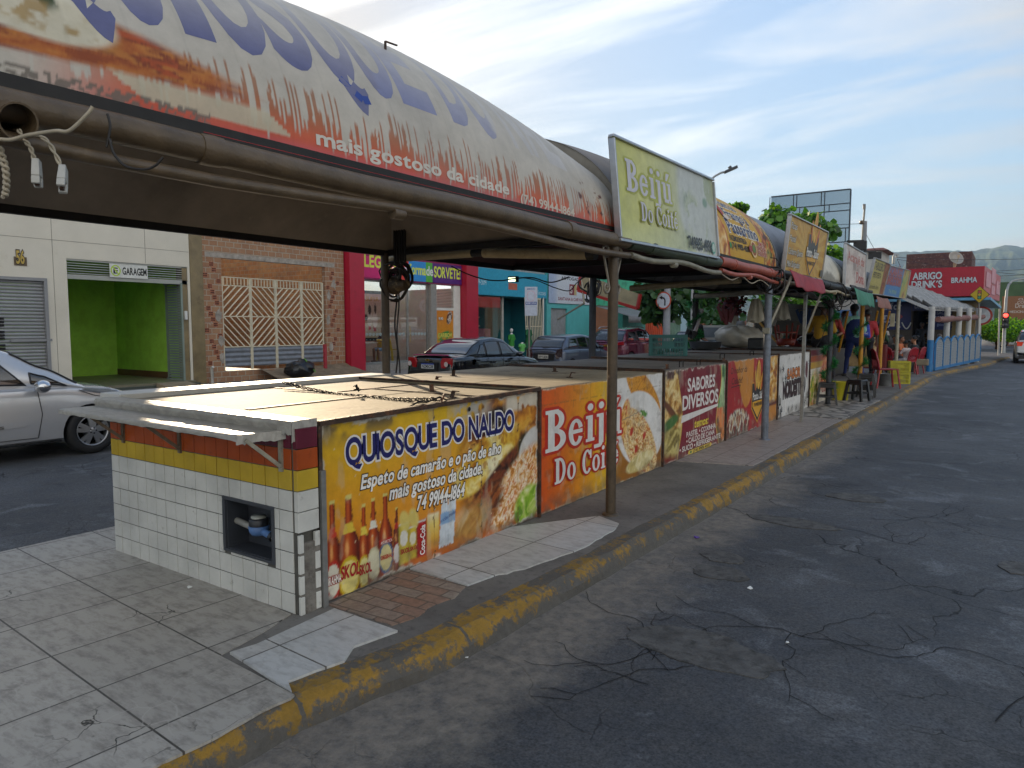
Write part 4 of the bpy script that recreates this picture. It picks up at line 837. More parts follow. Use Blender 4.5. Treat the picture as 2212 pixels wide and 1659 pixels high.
coral_pipe = mat('coral_pipe', '9a4a36', .5, 0, .3, 8, dirt='6f3c30', ds=9, dthr=.6)
lining = mat('dark_lining', '7d7367', .8, 0, .45, 1.2, .3, 12, dirt='958a7b', ds=2.2, dthr=.6)
lining_m = mat('maroon_lining', '4c3331', .8, 0, .4, 1.5, .3, 12, dirt='3c2626', ds=2, dthr=.58)
lining_g = mat('grey_lining', '74706a', .8, 0, .35, 1.5, .3, 12, dirt='3a3732', ds=2, dthr=.55)
fabric = paintmat('canopy_print', .55, .16)
white_metal = mat('white_metal', 'b9b6ad', .5, 0, .25, 6, dirt='77736a', ds=7, dthr=.6)
dark_bar = mat('dark_bar', '221f1c', .6, .2, .4, 12)
class Shell:
    """barrel shaped awning roof: half ellipse across, gently arched along, flat ends"""
    def __init__(s, y0, y1, xf, xb, z0, H, dH=0., p=2.):
        s.y0, s.y1, s.xf, s.xb, s.z0, s.H, s.dH, s.p = y0, y1, xf, xb, z0, H, dH, p; s.a = (xf-xb)/2; s.c = (xf+xb)/2
    def Hy(s, y):
        t = (2*(y-s.y0)/(s.y1-s.y0)-1); return s.H-s.dH*t*t
    def pt(s, u, th): # u along in m, th angle from the front hem
        y = s.y0+u; e = 2/s.p; C, S = math.cos(th), math.sin(th)
        return Vector((s.c+s.a*math.copysign(abs(C)**e, C), y, s.z0+s.Hy(y)*max(S, 0)**e))
    def nr(s, u, th):
        d = 1e-3; a = s.pt(u, th+d)-s.pt(u, th-d) if 0 < th < math.pi else s.pt(u, th+2*d)-s.pt(u, th); b = s.pt(u+d, th)-s.pt(u-d, th); n = b.cross(a).normalized()
        return n if n.dot(s.pt(u, th)-Vector((s.c, s.y0+u, s.z0-.2))) > 0 else -n
    def canvas(s, paint, cell, ymax=math.pi):
        SC = 1.25     # metres of printed height per radian
        return Canvas(s.y1-s.y0, ymax*SC, lambda u, v: s.pt(u, v/SC), lambda u, v: s.nr(u, v/SC), cell, paint, .1, base=0., cv=.016 if cell < .01 else max(cell, .03))
def canopy(label, y0, y1, H, dH, paint, lin_m, pipes, end_m=None, xf=-2.72, xb=-5.42, z0=2.41, cell=.025, canvas_fn=None, frame=True, p=2.):
    s = Shell(y0, y1, xf, xb, z0, H, dH, p); r = wthing('canopy', label, 'canopy', group='barrel canopies over the kiosks')
    c = s.canvas(paint, cell); c.cuts = .05
    if canvas_fn: canvas_fn(c, s)
    c.build('fabric', r, fabric)
    n = 40
    for y, f in ((y0+.012, 1), (y1-.012, -1)):
        mb = MB(); P = [s.pt(y-y0, math.pi*i/n) for i in range(n+1)]; P = [Vector((q.x, y, q.z)) for q in P]; mb.poly(P if f > 0 else P[::-1]); mb.build('end_sheet', end_m or mat('end_sheet', '8a8478', .7, 0, .3, 3, dirt='55504a', ds=3), r)
    mb = MB(); zc = z0-.015; k = .50; w = .55
    A = [(xf-.03, y0+.02, zc), (xb+.03, y0+.02, zc), (xb+.03, y1-.02, zc), (xf-.03, y1-.02, zc)]
    B = [(xf-.03-w, y0+.02+w, zc+k), (xb+.03+w, y0+.02+w, zc+k), (xb+.03+w, y1-.02-w, zc+k), (xf-.03-w, y1-.02-w, zc+k)]
    for i in range(4): mb.quad(A[i], B[i], B[(i+1) % 4], A[(i+1) % 4])
    mb.quad(B[0], B[1], B[2], B[3]); mb.build('lining', lin_m, r)
    zf = z0-.04
    for x in (xf, xb): MB().bar((x, y0+.02, zf), (x, y1-.02, zf), .05, .06).build('beam', dark_bar, r)
    for y in (y0+.05, y1-.05): MB().bar((xf-.03, y, zf), (xb+.03, y, zf), .05, .055).build('cross_bar', dark_bar, r)
    if pipes:
        m1, m2 = pipes; mb = MB(); mb.tube([(xf+.05, y0+(y1-y0)*i/8, z0-.105+.006*math.sin(i*1.7)) for i in range(9)], .055, 14)
        for q in (.2, .8): mb.lathe([(.06, -.05), (.063, 0), (.06, .05)], (xf+.05, y0+(y1-y0)*q, z0-.105), 14, 'Y')
        mb.build('gutter_pipe', m1, r)
        mb = MB(); mb.tube([(xf+.07, y0+(y1-y0)*i/10, z0-.205-.02*math.sin(i*.9)) for i in range(11)], .026, 10); mb.lathe([(.031, -.04), (.031, .04)], (xf+.07, y0+(y1-y0)*.42, z0-.222), 10, 'Y'); mb.build('drain_pipe', m2, r)
    return r, s
TH = 1.25
def paint_c1(U, V):
    th = V/TH; y = U+.75; base = ramp(fbm(U*1.2, V*1.5, 3), 'b0a89a', 'bcb4a6', 'a8a092'); c = base
    col_ = vnoise(U*52, V*.5, 5)*.55+vnoise(U*9, V*.5, 6)*.45; top = .22+.13*np.exp(-((y-1.6)/.9)**2)+.05*(fbm(U*2, V*0, 9)-.5)
    amt = 1-sstep(.0, 1, th/(top*1.25)); col_ = _h(np.floor(U/.0115), np.zeros(len(U)), 5)*.8+col_*.2; o = sstep(-.03, .05, np.clip(1-th/.34, 0, 1)*.95-col_+.12*np.exp(-((y-1.7)/.9)**2)-.06)*sstep(1.0, 1.5, y)
    c = c*(1-(o*.92)[:, None])+ramp(np.clip(th/.22, 0, 1), 'c9361c', 'c4511f', 'a65a2c', '9a6a4a')*(o*.92)[:, None]
    wd = (1-sstep(1.75, 2.15, y))*(1-sstep(.33, .38, th+.25*(y-1.3)*(y > 1.3)))*sstep(.10, .125, th-.05*(y-1.1)); w_ = food_tex(U, V, ('8a3f10', 'a85a1c', 'b56f2a', '7a3510', 'a84a18'), 6, 4, 6)
    wst = wd*sstep(.3, .6, 1.3-(y-1.2)*.8-(vnoise(U*36, V*.7, 8)-.3)*(y-.9)*.9); c = c*(1-wst[:, None])+w_*wst[:, None]
    br = ell(y, th, 1.02, .36, .40, .16, -.22, .06); c = c*(1-br[:, None])+ramp(fbm(U*8, V*8, 11), 'b3a88a', 'c9c0a8', 'd2cbb8')*br[:, None]
    c = mixm(c, '2a3f1c', sstep(.5, .6, fbm(U*16, V*16, 13))*ell(y, th, 1.16, .40, .09, .09, 0, .3)); c = mixm(c, '9a7a3c', sstep(.5, .62, fbm(U*10, V*10, 14))*ell(y, th, 1.18, .27, .2, .07, -.2, .3)*.8)
    pl = (np.abs(y-1.7-1.6*(.12-th)) < .34)*sstep(.045, .05, th)*(1-sstep(.12, .135, th)); c = mixm(c, 'bdb298', pl*.9)
    c = mixm(c, '6b6257', (th < .06)*(y < 1.75)*sstep(.42, .55, vnoise(U*80, V*80, 15))*.9)
    c = mixm(c, 'c86b7a', (1-sstep(.0, .05, th))*sstep(1.7, 2.2, y)*.45*(1-sstep(4.6, 5, y)))
    rb = (np.mod(U, .235) < .012)*1.; c = c*(1-.05*rb[:, None]); c = mixm(c, '8f8a82', sstep(.5, .75, fbm(U*3, V*1., 16, 5))*.25)
    c = mixm(c, 'b8aebd', sstep(.85, 1.3, th)*.5); c = mixm(c, '5a2a24', sstep(.6, .68, fbm(U*9, V*12, 18, 4))*ell(y, th, 5.1, .2, .25, .16)); return c
def blue_fade(a, b, col):
    t = min(max((b/TH-.38)/.75, 0), 1); k = min(1, .22+1.1*t); y = a+.75; far = min(max((y-2.4)/1.5, 0), 1); k = 1-(1-k)*(1-far*.45)
    if y > 3.9: k = 1-(1-k)*.2
    g = hx('bbb5ab'); b0 = hx('182a78') if y < 2.8 else hx('2f4894'); return tuple(b0[i]*(1-k)+g[i]*k for i in range(3))
def c1_text(c, s):
    L = [('Q', 1.20, .22), ('U', 1.46, .20), ('I', 1.735, .09), ('O', 1.88, .29), ('S', 2.18, .22), ('Q', 2.44, .27), ('U', 2.74, .23), ('E', 3.01, .25), ('D', 3.44, .22), ('O', 3.70, .26), ('N', 4.10, .22), ('A', 4.36, .22), ('L', 4.60, .18)]
    for ch, y, w_ in L:
        c.text(ch, y-.75, .40*TH, .66*TH, '24357f', 'b', None, width=w_, fade=blue_fade)
        c.lay -= .0006
    for y in (2.52, ): c.line([(y-.75+.02, .49), (y-.75+.10, .42), (y-.75+.14, .39), (y-.75+.19, .40)], .05, hx('2f4690'))
    w_ = 'cfc8bb'
    c.text('mais gostoso da cidade', 2.30-.75, .055, .075, w_, 'b', width=1.58); c.text('(74) 99144-1864', 4.02-.75, .02, .066, 'cdbfae', 'b', width=.72)
cp1, sh1 = canopy('nearest barrel canopy with faded blue lettering and orange streaked print over the tiled kiosk', .75, 5.54, 1.17, .34, paint_c1, lining, (brown, brown), cell=.0056, canvas_fn=c1_text)
mb = MB(); mb.grid(lambda a, b: (-2.705+.012*b, 1.7+a*3.7, 2.41-.03*b), 40, 1); mb.build('red_hem', mat('red_hem', '9a1a14', .6), cp1)
mb = MB(); mb.bar((-2.70, .75, 2.392), (-2.70, 5.5, 2.392), .012, .05); mb.build('hem_bar', dark_bar, cp1)
def scroll(mb, y, sgn, z=2.2):
    P = []
    for k in range(19): r_ = .015+.05*k/18; a = 7.6-k*.40; P.append((-2.71, y+sgn*(.115+r_*math.cos(a)), z+r_*math.sin(a)))
    q = P[-1]
    for t in (.25, .5, .75): P.append((-2.71, q[1]+(y+sgn*.05-q[1])*t, q[2]+(z-.27-q[2])*t))
    for k in range(17): r_ = .055-.04*k/16; a = math.pi-k*.42; P.append((-2.71, y+sgn*(.105+r_*math.cos(-a)), z-.28+r_*math.sin(-a)*-1*-1))
    mb.tube(P, .010, 7)
def post(name, label, x, y, z1, r, m, scr=False, z0=0., cat='post', grp='canopy posts'):
    t = wthing(name, label, cat, group=grp)
    MB().cyl((x, y, z0), (x, y, z1), r, n=18).build('shaft', m, t); MB().lathe([(r*1.7, 0), (r*1.6, .012), (r*1.05, .02)], (x, y, z0), 18).build('base_plate', m, t)
    if scr:
        mb = MB(); scroll(mb, y, 1); scroll(mb, y, -1); mb.build('scroll_bracket', mat('pale_iron', '8a8377', .5, .4, .3, 30), t)
    return t
post('canopy_post', 'speckled brown steel post with scroll brackets in front of the orange panel', -2.70, 5.36, 2.37, .043, postm, True)
pb = post('canopy_post', 'brown steel post with coiled cable behind the plywood lids, before the ice cream shop', -5.42, 5.45, 2.37, .042, postm)
post('canopy_post', 'blue grey steel post on the pink tiles in front of the red panel', -2.74, 10.2, 2.36, .05, postg)
post('canopy_post', 'dark steel post behind the second and third kiosks, before the grey hatchback', -5.42, 10.05, 2.37, .055, mat('dark_post', '3a3d42', .5, .2, .3, 10))
post('canopy_post', 'dark post wrapped in green tinsel garland behind the white bag', -5.42, 14.6, 2.3, .06, dark_bar)
p3 = wthing('canopy_post', 'thin pale square post with awning brackets in front of the cactus panel', 'post', group='canopy posts')
MB().box(-2.775, -2.725, 12.42, 12.47, 0, 2.15).build('shaft', mat('pale_post', '8b8a84', .5, .2, .35, 9, dirt='5d5a54', ds=14), p3)
MB().bar((-2.75, 12.45, 1.42), (-2.5, 12.5, 2.2), .03, .03).build('awning_strut', mat('bracket_pale', 0), p3); tag(MB().bar((-2.74, 10.2, 1.55), (-2.5, 10.45, 2.3), .03, .03).box(-2.79, -2.7, 10.12, 10.28, 1.5, 1.58).build('awning_strut', mat('bracket_pale', 0)), 'grey slanting awning strut clamped to the blue grey front post', 'strut')
q = wthing('pvc_pipe', 'two beige plastic pipes slung under the beam between the first front and rear posts', 'pipe')
A, B = onY(836, 559, 5.62), onY(1020, 547, 5.62); A2, B2 = onY(1046, 546, 5.62), onY(1280, 549, 5.62)
MB().tube([A, B], .042, 14).tube([A2, A2.lerp(B2, .98)], .05, 14).build('pipe', beige_pvc, q); MB().tube([B, A2], .036, 12).tube([B2-Vector((.05, 0, 0)), B2+Vector((.03, 0, 0))], .053, 14).build('coupling', dark_bar, q)
q = wthing('pvc_pipe', 'beige plastic pipe slung under the beam behind the front post, over the blue grey car', 'pipe'); A, B = onY(1362, 623, 9.9), onY(1600, 605, 9.9); MB().tube([A, B], .045, 14).build('pipe', beige_pvc, q)
q = wthing('pvc_pipe', 'grey plastic pipe under the eave above the hanging white bags', 'pipe'); A, B = onX(1720, 626, -5.2), onX(1990, 650, -3.0); A = atD(1504, 640, 14.4); B = atD(1654, 630, 12.6); MB().tube([A, B], .05, 14).build('pipe', mat('grey_pvc', '8f8a7c', .5, 0, .3, 5), q)
def loop(mb, c, R0, k, r=.006, sd=1):
    rr = random.Random(sd); c = Vector(c)
    for i in range(k):
        ax = Vector((rr.uniform(-1, 1), rr.uniform(-1, 1), rr.uniform(-.4, .4))).normalized(); a = ax.orthogonal().normalized(); b = ax.cross(a); R1 = R0*rr.uniform(.5, 1.2); o = Vector((rr.uniform(-.5, .5), rr.uniform(-.5, .5), rr.uniform(-.6, .6)))*R0
        ph = rr.uniform(0, 6); mb.tube([c+o+(a*math.cos(t*1.0+ph)+b*math.sin(t*1.0+ph))*R1*(1+.1*math.sin(3*t)) for t in [j*.42 for j in range(13)]], r*rr.uniform(.6, 1.6), 6)
cable = mat('cable_black', '1f1b17', .6, 0, .3, 20); wire_w = mat('wire_beige', '9f947f', .6, 0, .3, 20)
q = wthing('cable_coil', 'brown lamp and coiled cables on the rear post before the ice cream sign', 'cable'); c0 = atD(850, 605, 7.6)
mb = MB(); loop(mb, c0, .14, 12, .011, 3); mb.tube([c0+Vector((-.02, .02, .12+.0*i)) if i == 0 else c0+Vector((.0+.02*math.sin(i), .03, -.1*i)) for i in range(11)], .009, 6); mb.tube([c0+Vector((.03+.02*math.sin(i*.8), .03, -.1*i)) for i in range(11)], .008, 6); mb.build('cable', cable, q)
MB().lathe([(.0, -.1), (.09, -.06), (.10, .0), (.06, .08), (.05, .16)], c0+Vector((.06, -.03, -.06)), 18, 'X').build('lamp_housing', mat('rusty_lamp', '4a3a24', .6, .3, .5, 14, dirt='9a8050', ds=12), q)
for z in (.0,): 
    q2 = wthing('hanging_bar_bundle', 'bundle of dark flat steel bars hanging from the canopy ceiling', 'steel bars'); c1 = atD(862, 530, 7.2); mb = MB()
    for i in range(5): mb.box(c1.x-.07+.035*i, c1.x-.05+.035*i, c1.y-.01, c1.y+.01, c1.z-.18+.02*(i % 2), c1.z+.24)
    mb.build('bars', dark_bar, q2)
q = wthing('pipe_stub', 'short brown pipe with open cut end under the left end of the canopy', 'pipe'); A, B = atD(-110, 226, 2.5), atD(40, 262, 2.22); d = (B-A).normalized()
mb = MB(); mb.tube([A, B], .058, 24, False); a = d.orthogonal().normalized(); mb.tube([B, A], .052, 24, False); mb.add([B+(a*math.cos(t)+d.cross(a)*math.sin(t))*rr_ for rr_ in (.052, .058) for t in [2*math.pi*i/24 for i in range(24)]], [(i, (i+1) % 24, 24+(i+1) % 24, 24+i) for i in range(24)]); mb.build('pipe', brown, q)
def wire(name, label, pts, r, m, sub=10, twist=0, cat='wire', group=None):
    """smooth wire through points; twist>0 makes a twisted pair"""
    P = [Vector(p) for p in pts]; S = []
    for i in range(len(P)-1):
        p0, p1, p2, p3_ = P[max(i-1, 0)], P[i], P[i+1], P[min(i+2, len(P)-1)]
        for j in range(sub):
            t = j/sub; S.append(.5*((2*p1)+(p2-p0)*t+(2*p0-5*p1+4*p2-p3_)*t*t+(3*p1-p0-3*p2+p3_)*t**3))
    S.append(P[-1]); mb = MB()
    if twist:
        for k in (0, math.pi):
            mb.tube([s+Vector((math.cos(i*twist+k)*r, math.sin(i*twist+k)*r, math.sin(i*twist+k)*r*.6)) for i, s in enumerate(S)], r, 6)
    else: mb.tube(S, r, 6)
    o = mb.build(name, m); return tag(o, label, cat, group)
W_ = lambda l, d: [atD(x, y, dd if isinstance(d, str) else d) for x, y in l] if not isinstance(l[0][0], tuple) else None
wire('wire', 'pair of beige wires hanging to the left lamp socket', W_([(40, 280), (52, 300), (66, 320), (74, 345)], 2.25), .0038, wire_w, 10, .5)
wire('wire', 'pair of beige wires curving down to the right lamp socket', W_([(40, 300), (72, 290), (100, 303), (118, 330), (132, 360)], 2.25), .0038, wire_w, 10, .4)
wire('wire', 'grey wire running from the cut pipe along the gutter and looped round it', W_([(-20, 297), (20, 302), (60, 292), (120, 283), (150, 282), (190, 245), (200, 230)], 2.2), .006, wire_w)
wire('wire', 'twisted pair of beige wires hanging down at the left end of the canopy', W_([(-8, 290), (2, 330), (12, 365), (14, 400), (10, 425)], 2.25), .006, wire_w, 12, .7)
wire('wire', 'thin wire tied around both gutter pipes with a loose hanging tail', W_([(232, 246), (238, 275), (230, 318), (236, 300), (245, 330), (270, 358), (310, 366), (335, 358), (352, 340)], 2.45), .0045, cable)
for k, (x, y, ang, lab) in enumerate(((79, 345, .1, 'white plastic lamp socket hanging on the left wire'), (137, 362, .45, 'white plastic lamp socket hanging tilted on the right wire'))):
    t = thing('lamp_socket', lab, 'socket', atD(x, y, 2.25)); mb = MB(); mb.box(-.022, .022, -.012, .012, -.055, 0, (.004, .002)).box(-.022, -.008, -.012, .012, -.085, -.055).box(.010, .022, -.012, .012, -.08, -.055); mb.build('shell', mat('socket_white', 'a9a79f', .4), t, bevel=.003)
    MB().box(-.006, .008, -.006, .006, -.083, -.055).build('contact', mat('contact_brown', '4a3428', .5, .5), t); t.rotation_euler = (0, -ang, -YAW)
q = wthing('roof_bracket', 'small rusty bracket sticking up from the nearest canopy against the sky', 'bracket'); c0 = sh1.pt(onX(836, 118, -3.1).y-.75+.02, R(46)); MB().bar(c0, c0+Vector((0, 0, .05)), .008, .014).bar(c0+Vector((0, 0, .048)), c0+Vector((.02, .08, .044)), .014, .006).build('bracket', steel, q)
def paint_plain(col, dirt='55504a', s=3):
    def f(U, V):
        c = ramp(fbm(U*1.5, V*1.5, s), col, col, dirt); c = mixm(c, dirt, sstep(.0, .2, fbm(U*6, V*2, s+3)-V*2.4)*.8); return mixm(c, dirt, sstep(.55, .75, fbm(U*5, V*.8, s+9, 5))*.4)
    return f
canopy('brown weathered canopy behind the faded lime sign', 5.58, 7.86, 1.02, .05, paint_plain('6f6150', '463c31', 4), lining_m, (green_pipe, mat('grey_pipe', '7f7a68', .5, 0, .3, 8)), cell=.05)
def paint_frango(U, V):
    th = V/TH; W = 2.55; c = ramp(fbm(U*2, V*2, 4), 'b98a08', 'c4980f'); 
    k = (1-sstep(.52, .56, U+.10*np.cos((th-.6)*2.2)))*1.; c = c*(1-k[:, None])+food_tex(U, V, ('b3701c', 'd3a04a', 'e0c48a', 'c98a2c', '8a4a14'), 7, 3, .6)*k[:, None]; c = mixm(c, 'a8381c', (np.abs(U+.10*np.cos((th-.6)*2.2)-.55) < .018)*1.)
    k = sstep(1.93, 1.98, U-.10*np.cos((th-.6)*2.)); c = c*(1-k[:, None])+food_tex(U, V, ('2a1a14', '7a3a14', 'b8641c', 'c9a04a', '4a5a1c', '5a2a14'), 10, 6, .7)*k[:, None]; c = mixm(c, '7a2a14', (np.abs(U-.10*np.cos((th-.6)*2.)-1.95) < .014)*1.)
    return mixm(c, 'c9bfae', sstep(2.53, 2.54, U))
def frango_text(c, s):
    t = [('Point do', .86, .645*TH, .15, .74), ('Frango à', .82, .47*TH, .17, .92), ('Passarinho', .64, .28*TH, .19, 1.22)]
    for a, u, v, s_, w_ in t: c.text(a, u, v, s_, '232a52', 'b', 'd8d2c0', width=w_)
    c.text('FAZEMOS ENTREGA', .58, .18*TH, .07, '1f1a14', 'b', width=.66); c.text('(74) 99151-4507', .60, .095*TH, .075, '1f1a14', 'b', width=.72); c.disc(.55, .12*TH, .035, .045, '3a8a3c')
    for i, a in enumerate(('TEMOS', 'PORÇÕES DE', 'CODORNA')): c.text(a, 1.66 if i else 1.74, (.215-.062*i)*TH, .062, 'a3241c', 'b', 'd8cdb4', width=.42 if i else .28)
    for k, cc in ((.17, 'd3b27a'), (.13, '8a4a1c'), (.08, '5a7a2a')): c.disc(1.5, .15*TH, k*.8, k*.75, cc)
    c.disc(.66, .58*TH, .06, .16, 'a3241c'); c.disc(.66, .64*TH, .025, .05, 'd8cdb4'); c.disc(.74, .46*TH, .1, .04, 'c8b8a8'); c.disc(1.34, .14*TH, .07, .05, '8a2a1c')
canopy('yellow printed barrel canopy with chicken pictures and dark blue lettering', 7.9, 10.46, 1.10, .04, paint_frango, lining_m, (coral_pipe, coral_pipe), cell=.03, canvas_fn=frango_text, z0=2.43, end_m=mat('grey_end_sheet', '767a83', .6, 0, .25, 2))
canopy('grey canopy behind the yellow pizza and pastel sign', 10.5, 13.2, 1.0, .02, paint_plain('7b7f88', '565a60', 5), lining_g, (dark_bar, beige_pvc), cell=.08, z0=2.46)
canopy('off white barrel canopy with sooty lower edge beside the pizza sign', 13.25, 15.75, .95, .06, paint_plain('c2bba9', '6a6152', 6), lining, (dark_bar, beige_pvc), cell=.05, z0=2.44)
canopy('dark grey canopy behind the faded white sign', 15.8, 18.6, .8, .02, paint_plain('4d4f54', '33343a', 7), lining_g, (dark_bar, dark_bar), cell=.1, z0=2.5)
canopy('dark grey canopy behind the yellow and blue signs', 18.7, 26.2, .7, .02, paint_plain('3f4146', '2b2c30', 8), lining, None, cell=.12, z0=2.55)
alu = mat('aluminium', 'a9abae', .35, .8, .15, 10)
def board(label, y0, y1, xb, zb0, zb1, xt, zt0, zt1, paint, cell=.015, fr=.022, th=.035, cat='sign', grp='sign boards above the kiosks'):
    r = wthing('sign_board', label, cat, group=grp); BL, BR, TR_, TL = Vector((xb, y0, zb0)), Vector((xb, y1, zb1)), Vector((xt, y1, zt1)), Vector((xt, y0, zt0))
    W = (BR-BL).length; H = (TL-BL).length
    fn = lambda u, v: (BL*(1-u/W)+BR*(u/W))*(1-v/H)+(TL*(1-u/W)+TR_*(u/W))*(v/H); n = (BR-BL).cross(TL-BL).normalized()
    MB().slab([fn(0, 0), fn(W, 0), fn(W, H), fn(0, H)], n, th).build('backing', mat('sign_back', '8a8a86', .6), r)
    mb = MB()
    for a, b in (((-.01, 0), (W+.01, 0)), ((-.01, H), (W+.01, H)), ((0, fr), (0, H-fr)), ((W, fr), (W, H-fr))): mb.bar(fn(*a)+n*.0, fn(*b)+n*.0, fr if a[1] != b[1] else fr, th+.02 if a[1] != b[1] else th+.016, n)
    mb.build('sign_frame', alu, r, bevel=.003)
    return Canvas(W, H, fn, lambda u, v: n, cell, paint, seed=3), r, W, H
def paint_lime(U, V):
    c = ramp(np.clip(U/1.5, 0, 1), 'bdbd62', 'c4c378', 'bcbd86', 'b4b79a'); c = mixm(c, 'b9be96', sstep(.05, .3, .3-V)*.5)
    k = ell(U, V, 2.0, .42, .78, .46, R(-24), .1)*sstep(1.28, 1.45, U); c = mixm(c, 'b9bcb4', k); t = food_tex(U, V, ('6a7a5a', '9aa583', 'b3b894', '7f8c68'), 14, 4, .8)
    k = ell(U, V, 1.86, .3, .46, .2, R(-40), .3)*sstep(.45, .55, fbm(U*9, V*9, 3)); c = c*(1-(k*.75)[:, None])+t*(k*.75)[:, None]; k = ell(U, V, 1.5, .1, .28, .16, 0, .3)*sstep(.4, .5, fbm(U*7, V*7, 5)); c = c*(1-(k*.55)[:, None])+t*(k*.55)[:, None]
    k = ell(U, V, 2.24, .7, .26, .14, R(-20), .2)*sstep(.46, .54, fbm(U*12, V*5, 6)); c = mixm(c, '8f9a66', k*.6); k = ell(U, V, 2.1, .56, .07, .05, 0, .3); c = mixm(c, '6a8a70', k*.8)
    return mixm(c, '9a9a72', sstep(.6, .75, fbm(U*3, V*3, 9))*.2)
c, r, W, H = board('large faded lime sign board with pale lettering mounted above the orange kiosk', 5.30, 7.69, -2.62, 2.30, 2.34, -2.70, 3.14, 3.18, paint_lime)
serif(c, 'Beijú', .20, .43, .27, 'c2bfc4', 'a9ab48', 1.5); serif(c, 'Do Coité', .44, .20, .165, 'c0bdc2', 'a9ab48', 1.3)
c.text('749983-4190', 1.52, .05, .115, '2f2f2b', 'b', None, width=.66); c.disc(2.24, .095, .06, .065, '5f9c86'); c.disc(2.24, .098, .04, .045, 'b9c4b8'); c.build('sign_face', r)
def paint_rays(U, V):
    a = np.arctan2(V-.38, U-1.35); c = ramp((np.mod(a*5.2, 1) > .5)*.999, 'b8861c', 'c39a3c'); return mixm(c, 'c9ab66', sstep(.5, .7, fbm(U*2, V*2, 4))*.3)
c, r, W, H = board('yellow sunburst sign board with shield emblem listing pizzas and pastel', 10.54, 13.06, -2.65, 2.34, 2.40, -2.57, 3.17, 3.19, paint_rays, .02, .02)
for i, t in enumerate(('Pizzas', 'Pastel', 'Cachorro Quente', 'Mini Salgados')): c.text(t, .14, .66-.18*i, .085, 'd8d4cc', 't' if 0 else 'n', '6a5a3a', width=(.34, .34, .86, .76)[i], shear=.15)
shield(c, 1.60, .44, .68, '3a3a38'); c.text('Ponto', 1.20, .335, .13, 'dcd8d0', 'b', '2f2c28', width=.36); c.text('do', 1.58, .335, .06, 'dcd8d0', 'n', width=.08); c.text('Sabor', 1.68, .335, .13, 'dcd8d0', 'b', '2f2c28', width=.36); c.text('74 99147-1795', 1.32, .20, .06, '2a2010', 'b', width=.52); c.rect(2.34, 2.5, .04, .16, '5a564c'); c.build('sign_face', r)
def paint_fw(U, V):
    c = ramp(fbm(U*1.5, V*1.5, 3), 'b9a89c', 'c9bdb2', 'b39f94'); c = mixm(c, '55473f', sstep(.57, .62, fbm(U*4, V*6, 6, 5))*ell(U, V, 1.2, .45, 1., .18, 0, .4)*.7); return mixm(c, '9a7a70', sstep(.5, .6, fbm(U*3, V*8, 8, 5))*.5)
c, r, W, H = board('peeling whitish sign board with faded red lettering above the green awning flap', 15.18, 17.6, -2.65, 2.38, 2.39, -2.65, 3.22, 3.19, paint_fw, .03, .02)
c.text('Acarajé da', .3, .54, .18, 'a3503f', 'b', width=1.9, shear=.1); c.text('Dona', 1.3, .14, .22, 'a3483c', 'b', 'c2a8a0', width=.95); c.build('sign_face', r)
def paint_ye(U, V):
    c = ramp(fbm(U*1.5, V*1.5, 3), 'a89c4c', 'b8ac60', '9a8f44'); k = sstep(1.75, 1.9, U+.3*(V-.4)); c = c*(1-k[:, None])+food_tex(U, V, ('6a2a1c', '9a5a2c', '7a4424', '4a2018'), 4, 5)*k[:, None]; return c
c, r, W, H = board('weathered yellow sign board with dark lettering, left of the blue sign', 17.86, 20.38, -2.65, 2.35, 2.4, -2.5, 3.13, 3.17, paint_ye, .03, .02)
c.text('TABULEIRO', .2, .56, .17, '3a3428', 'b', width=1.5); c.text('FEITO FESTA', .35, .38, .12, '3a3428', 'b', width=1.2); c.text('Servindo bem', .15, .12, .10, '4a4434', 'n', width=1.4); c.build('sign_face', r)
def paint_bl(U, V):
    c = ramp(fbm(U*1., V*2, 3), '2f6aa3', '3a78b0', '2a5f96'); k = sstep(3.3, 3.5, U-.3*(V-.4)); c = c*(1-k[:, None])+food_tex(U, V, ('5a7a3a', '9aa85a', 'b8873a', '6a4a2a', '4a6a34'), 2.5, 5)*k[:, None]; return c
c, r, W, H = board('blue sign board with red outlined lettering at the end of the kiosk row', 20.45, 25.4, -2.65, 2.4, 2.46, -2.55, 3.15, 3.33, paint_bl, .05, .02)
c.text('ACARAJÉ DO', .5, .54, .2, 'a8504c', 'b', '7a2a34', width=2.6); c.text('SENHOR DO BONFIM', .2, .30, .2, 'a8504c', 'b', '7a2a34', width=3.0); c.text('74 99961', .9, .07, .1, '7fa8a0', 'b', width=1.6); c.build('sign_face', r)
def flap(label, p, q, h, col, seed, fold=.05):
    mb = MB(); p, q = Vector(p), Vector(q); n = int((q-p).length/.06)+4
    mb.grid(lambda a, b: tuple(p.lerp(q, a)+Vector((.03*math.sin(a*9+seed)*b+.25*b*(1-b)*fold+.03*b+fold*.8*math.sin(b*1.5), 0, -h*b*(1+.05*math.sin(a*17+seed))-.02*math.sin(a*math.pi)))), n, 10)
    o = mb.build('awning_flap', mat('flap_'+col, col, .75, 0, .3, 4, .2, 60, dirt=tuple(x*.75 for x in hx(col)), ds=5), None, solid=.006); return tag(o, label, 'awning', 'cloth awning flaps')
flap('short red cloth awning flap hanging below the yellow pizza sign', (-2.52, 10.4, 2.39), (-2.52, 12.55, 2.36), .23, '8f2f38', 1)
flap('short green cloth awning flap hanging below the peeling white sign', (-2.5, 15.4, 2.36), (-2.5, 17.7, 2.33), .30, '3c7a62', 3)
flap('short brownish cloth awning flap right of the green flap', (-2.5, 18.3, 2.3), (-2.5, 20.2, 2.3), .26, '84594c', 5)
XB = -18.5
def F(px, py): return onX(px, py, XB)
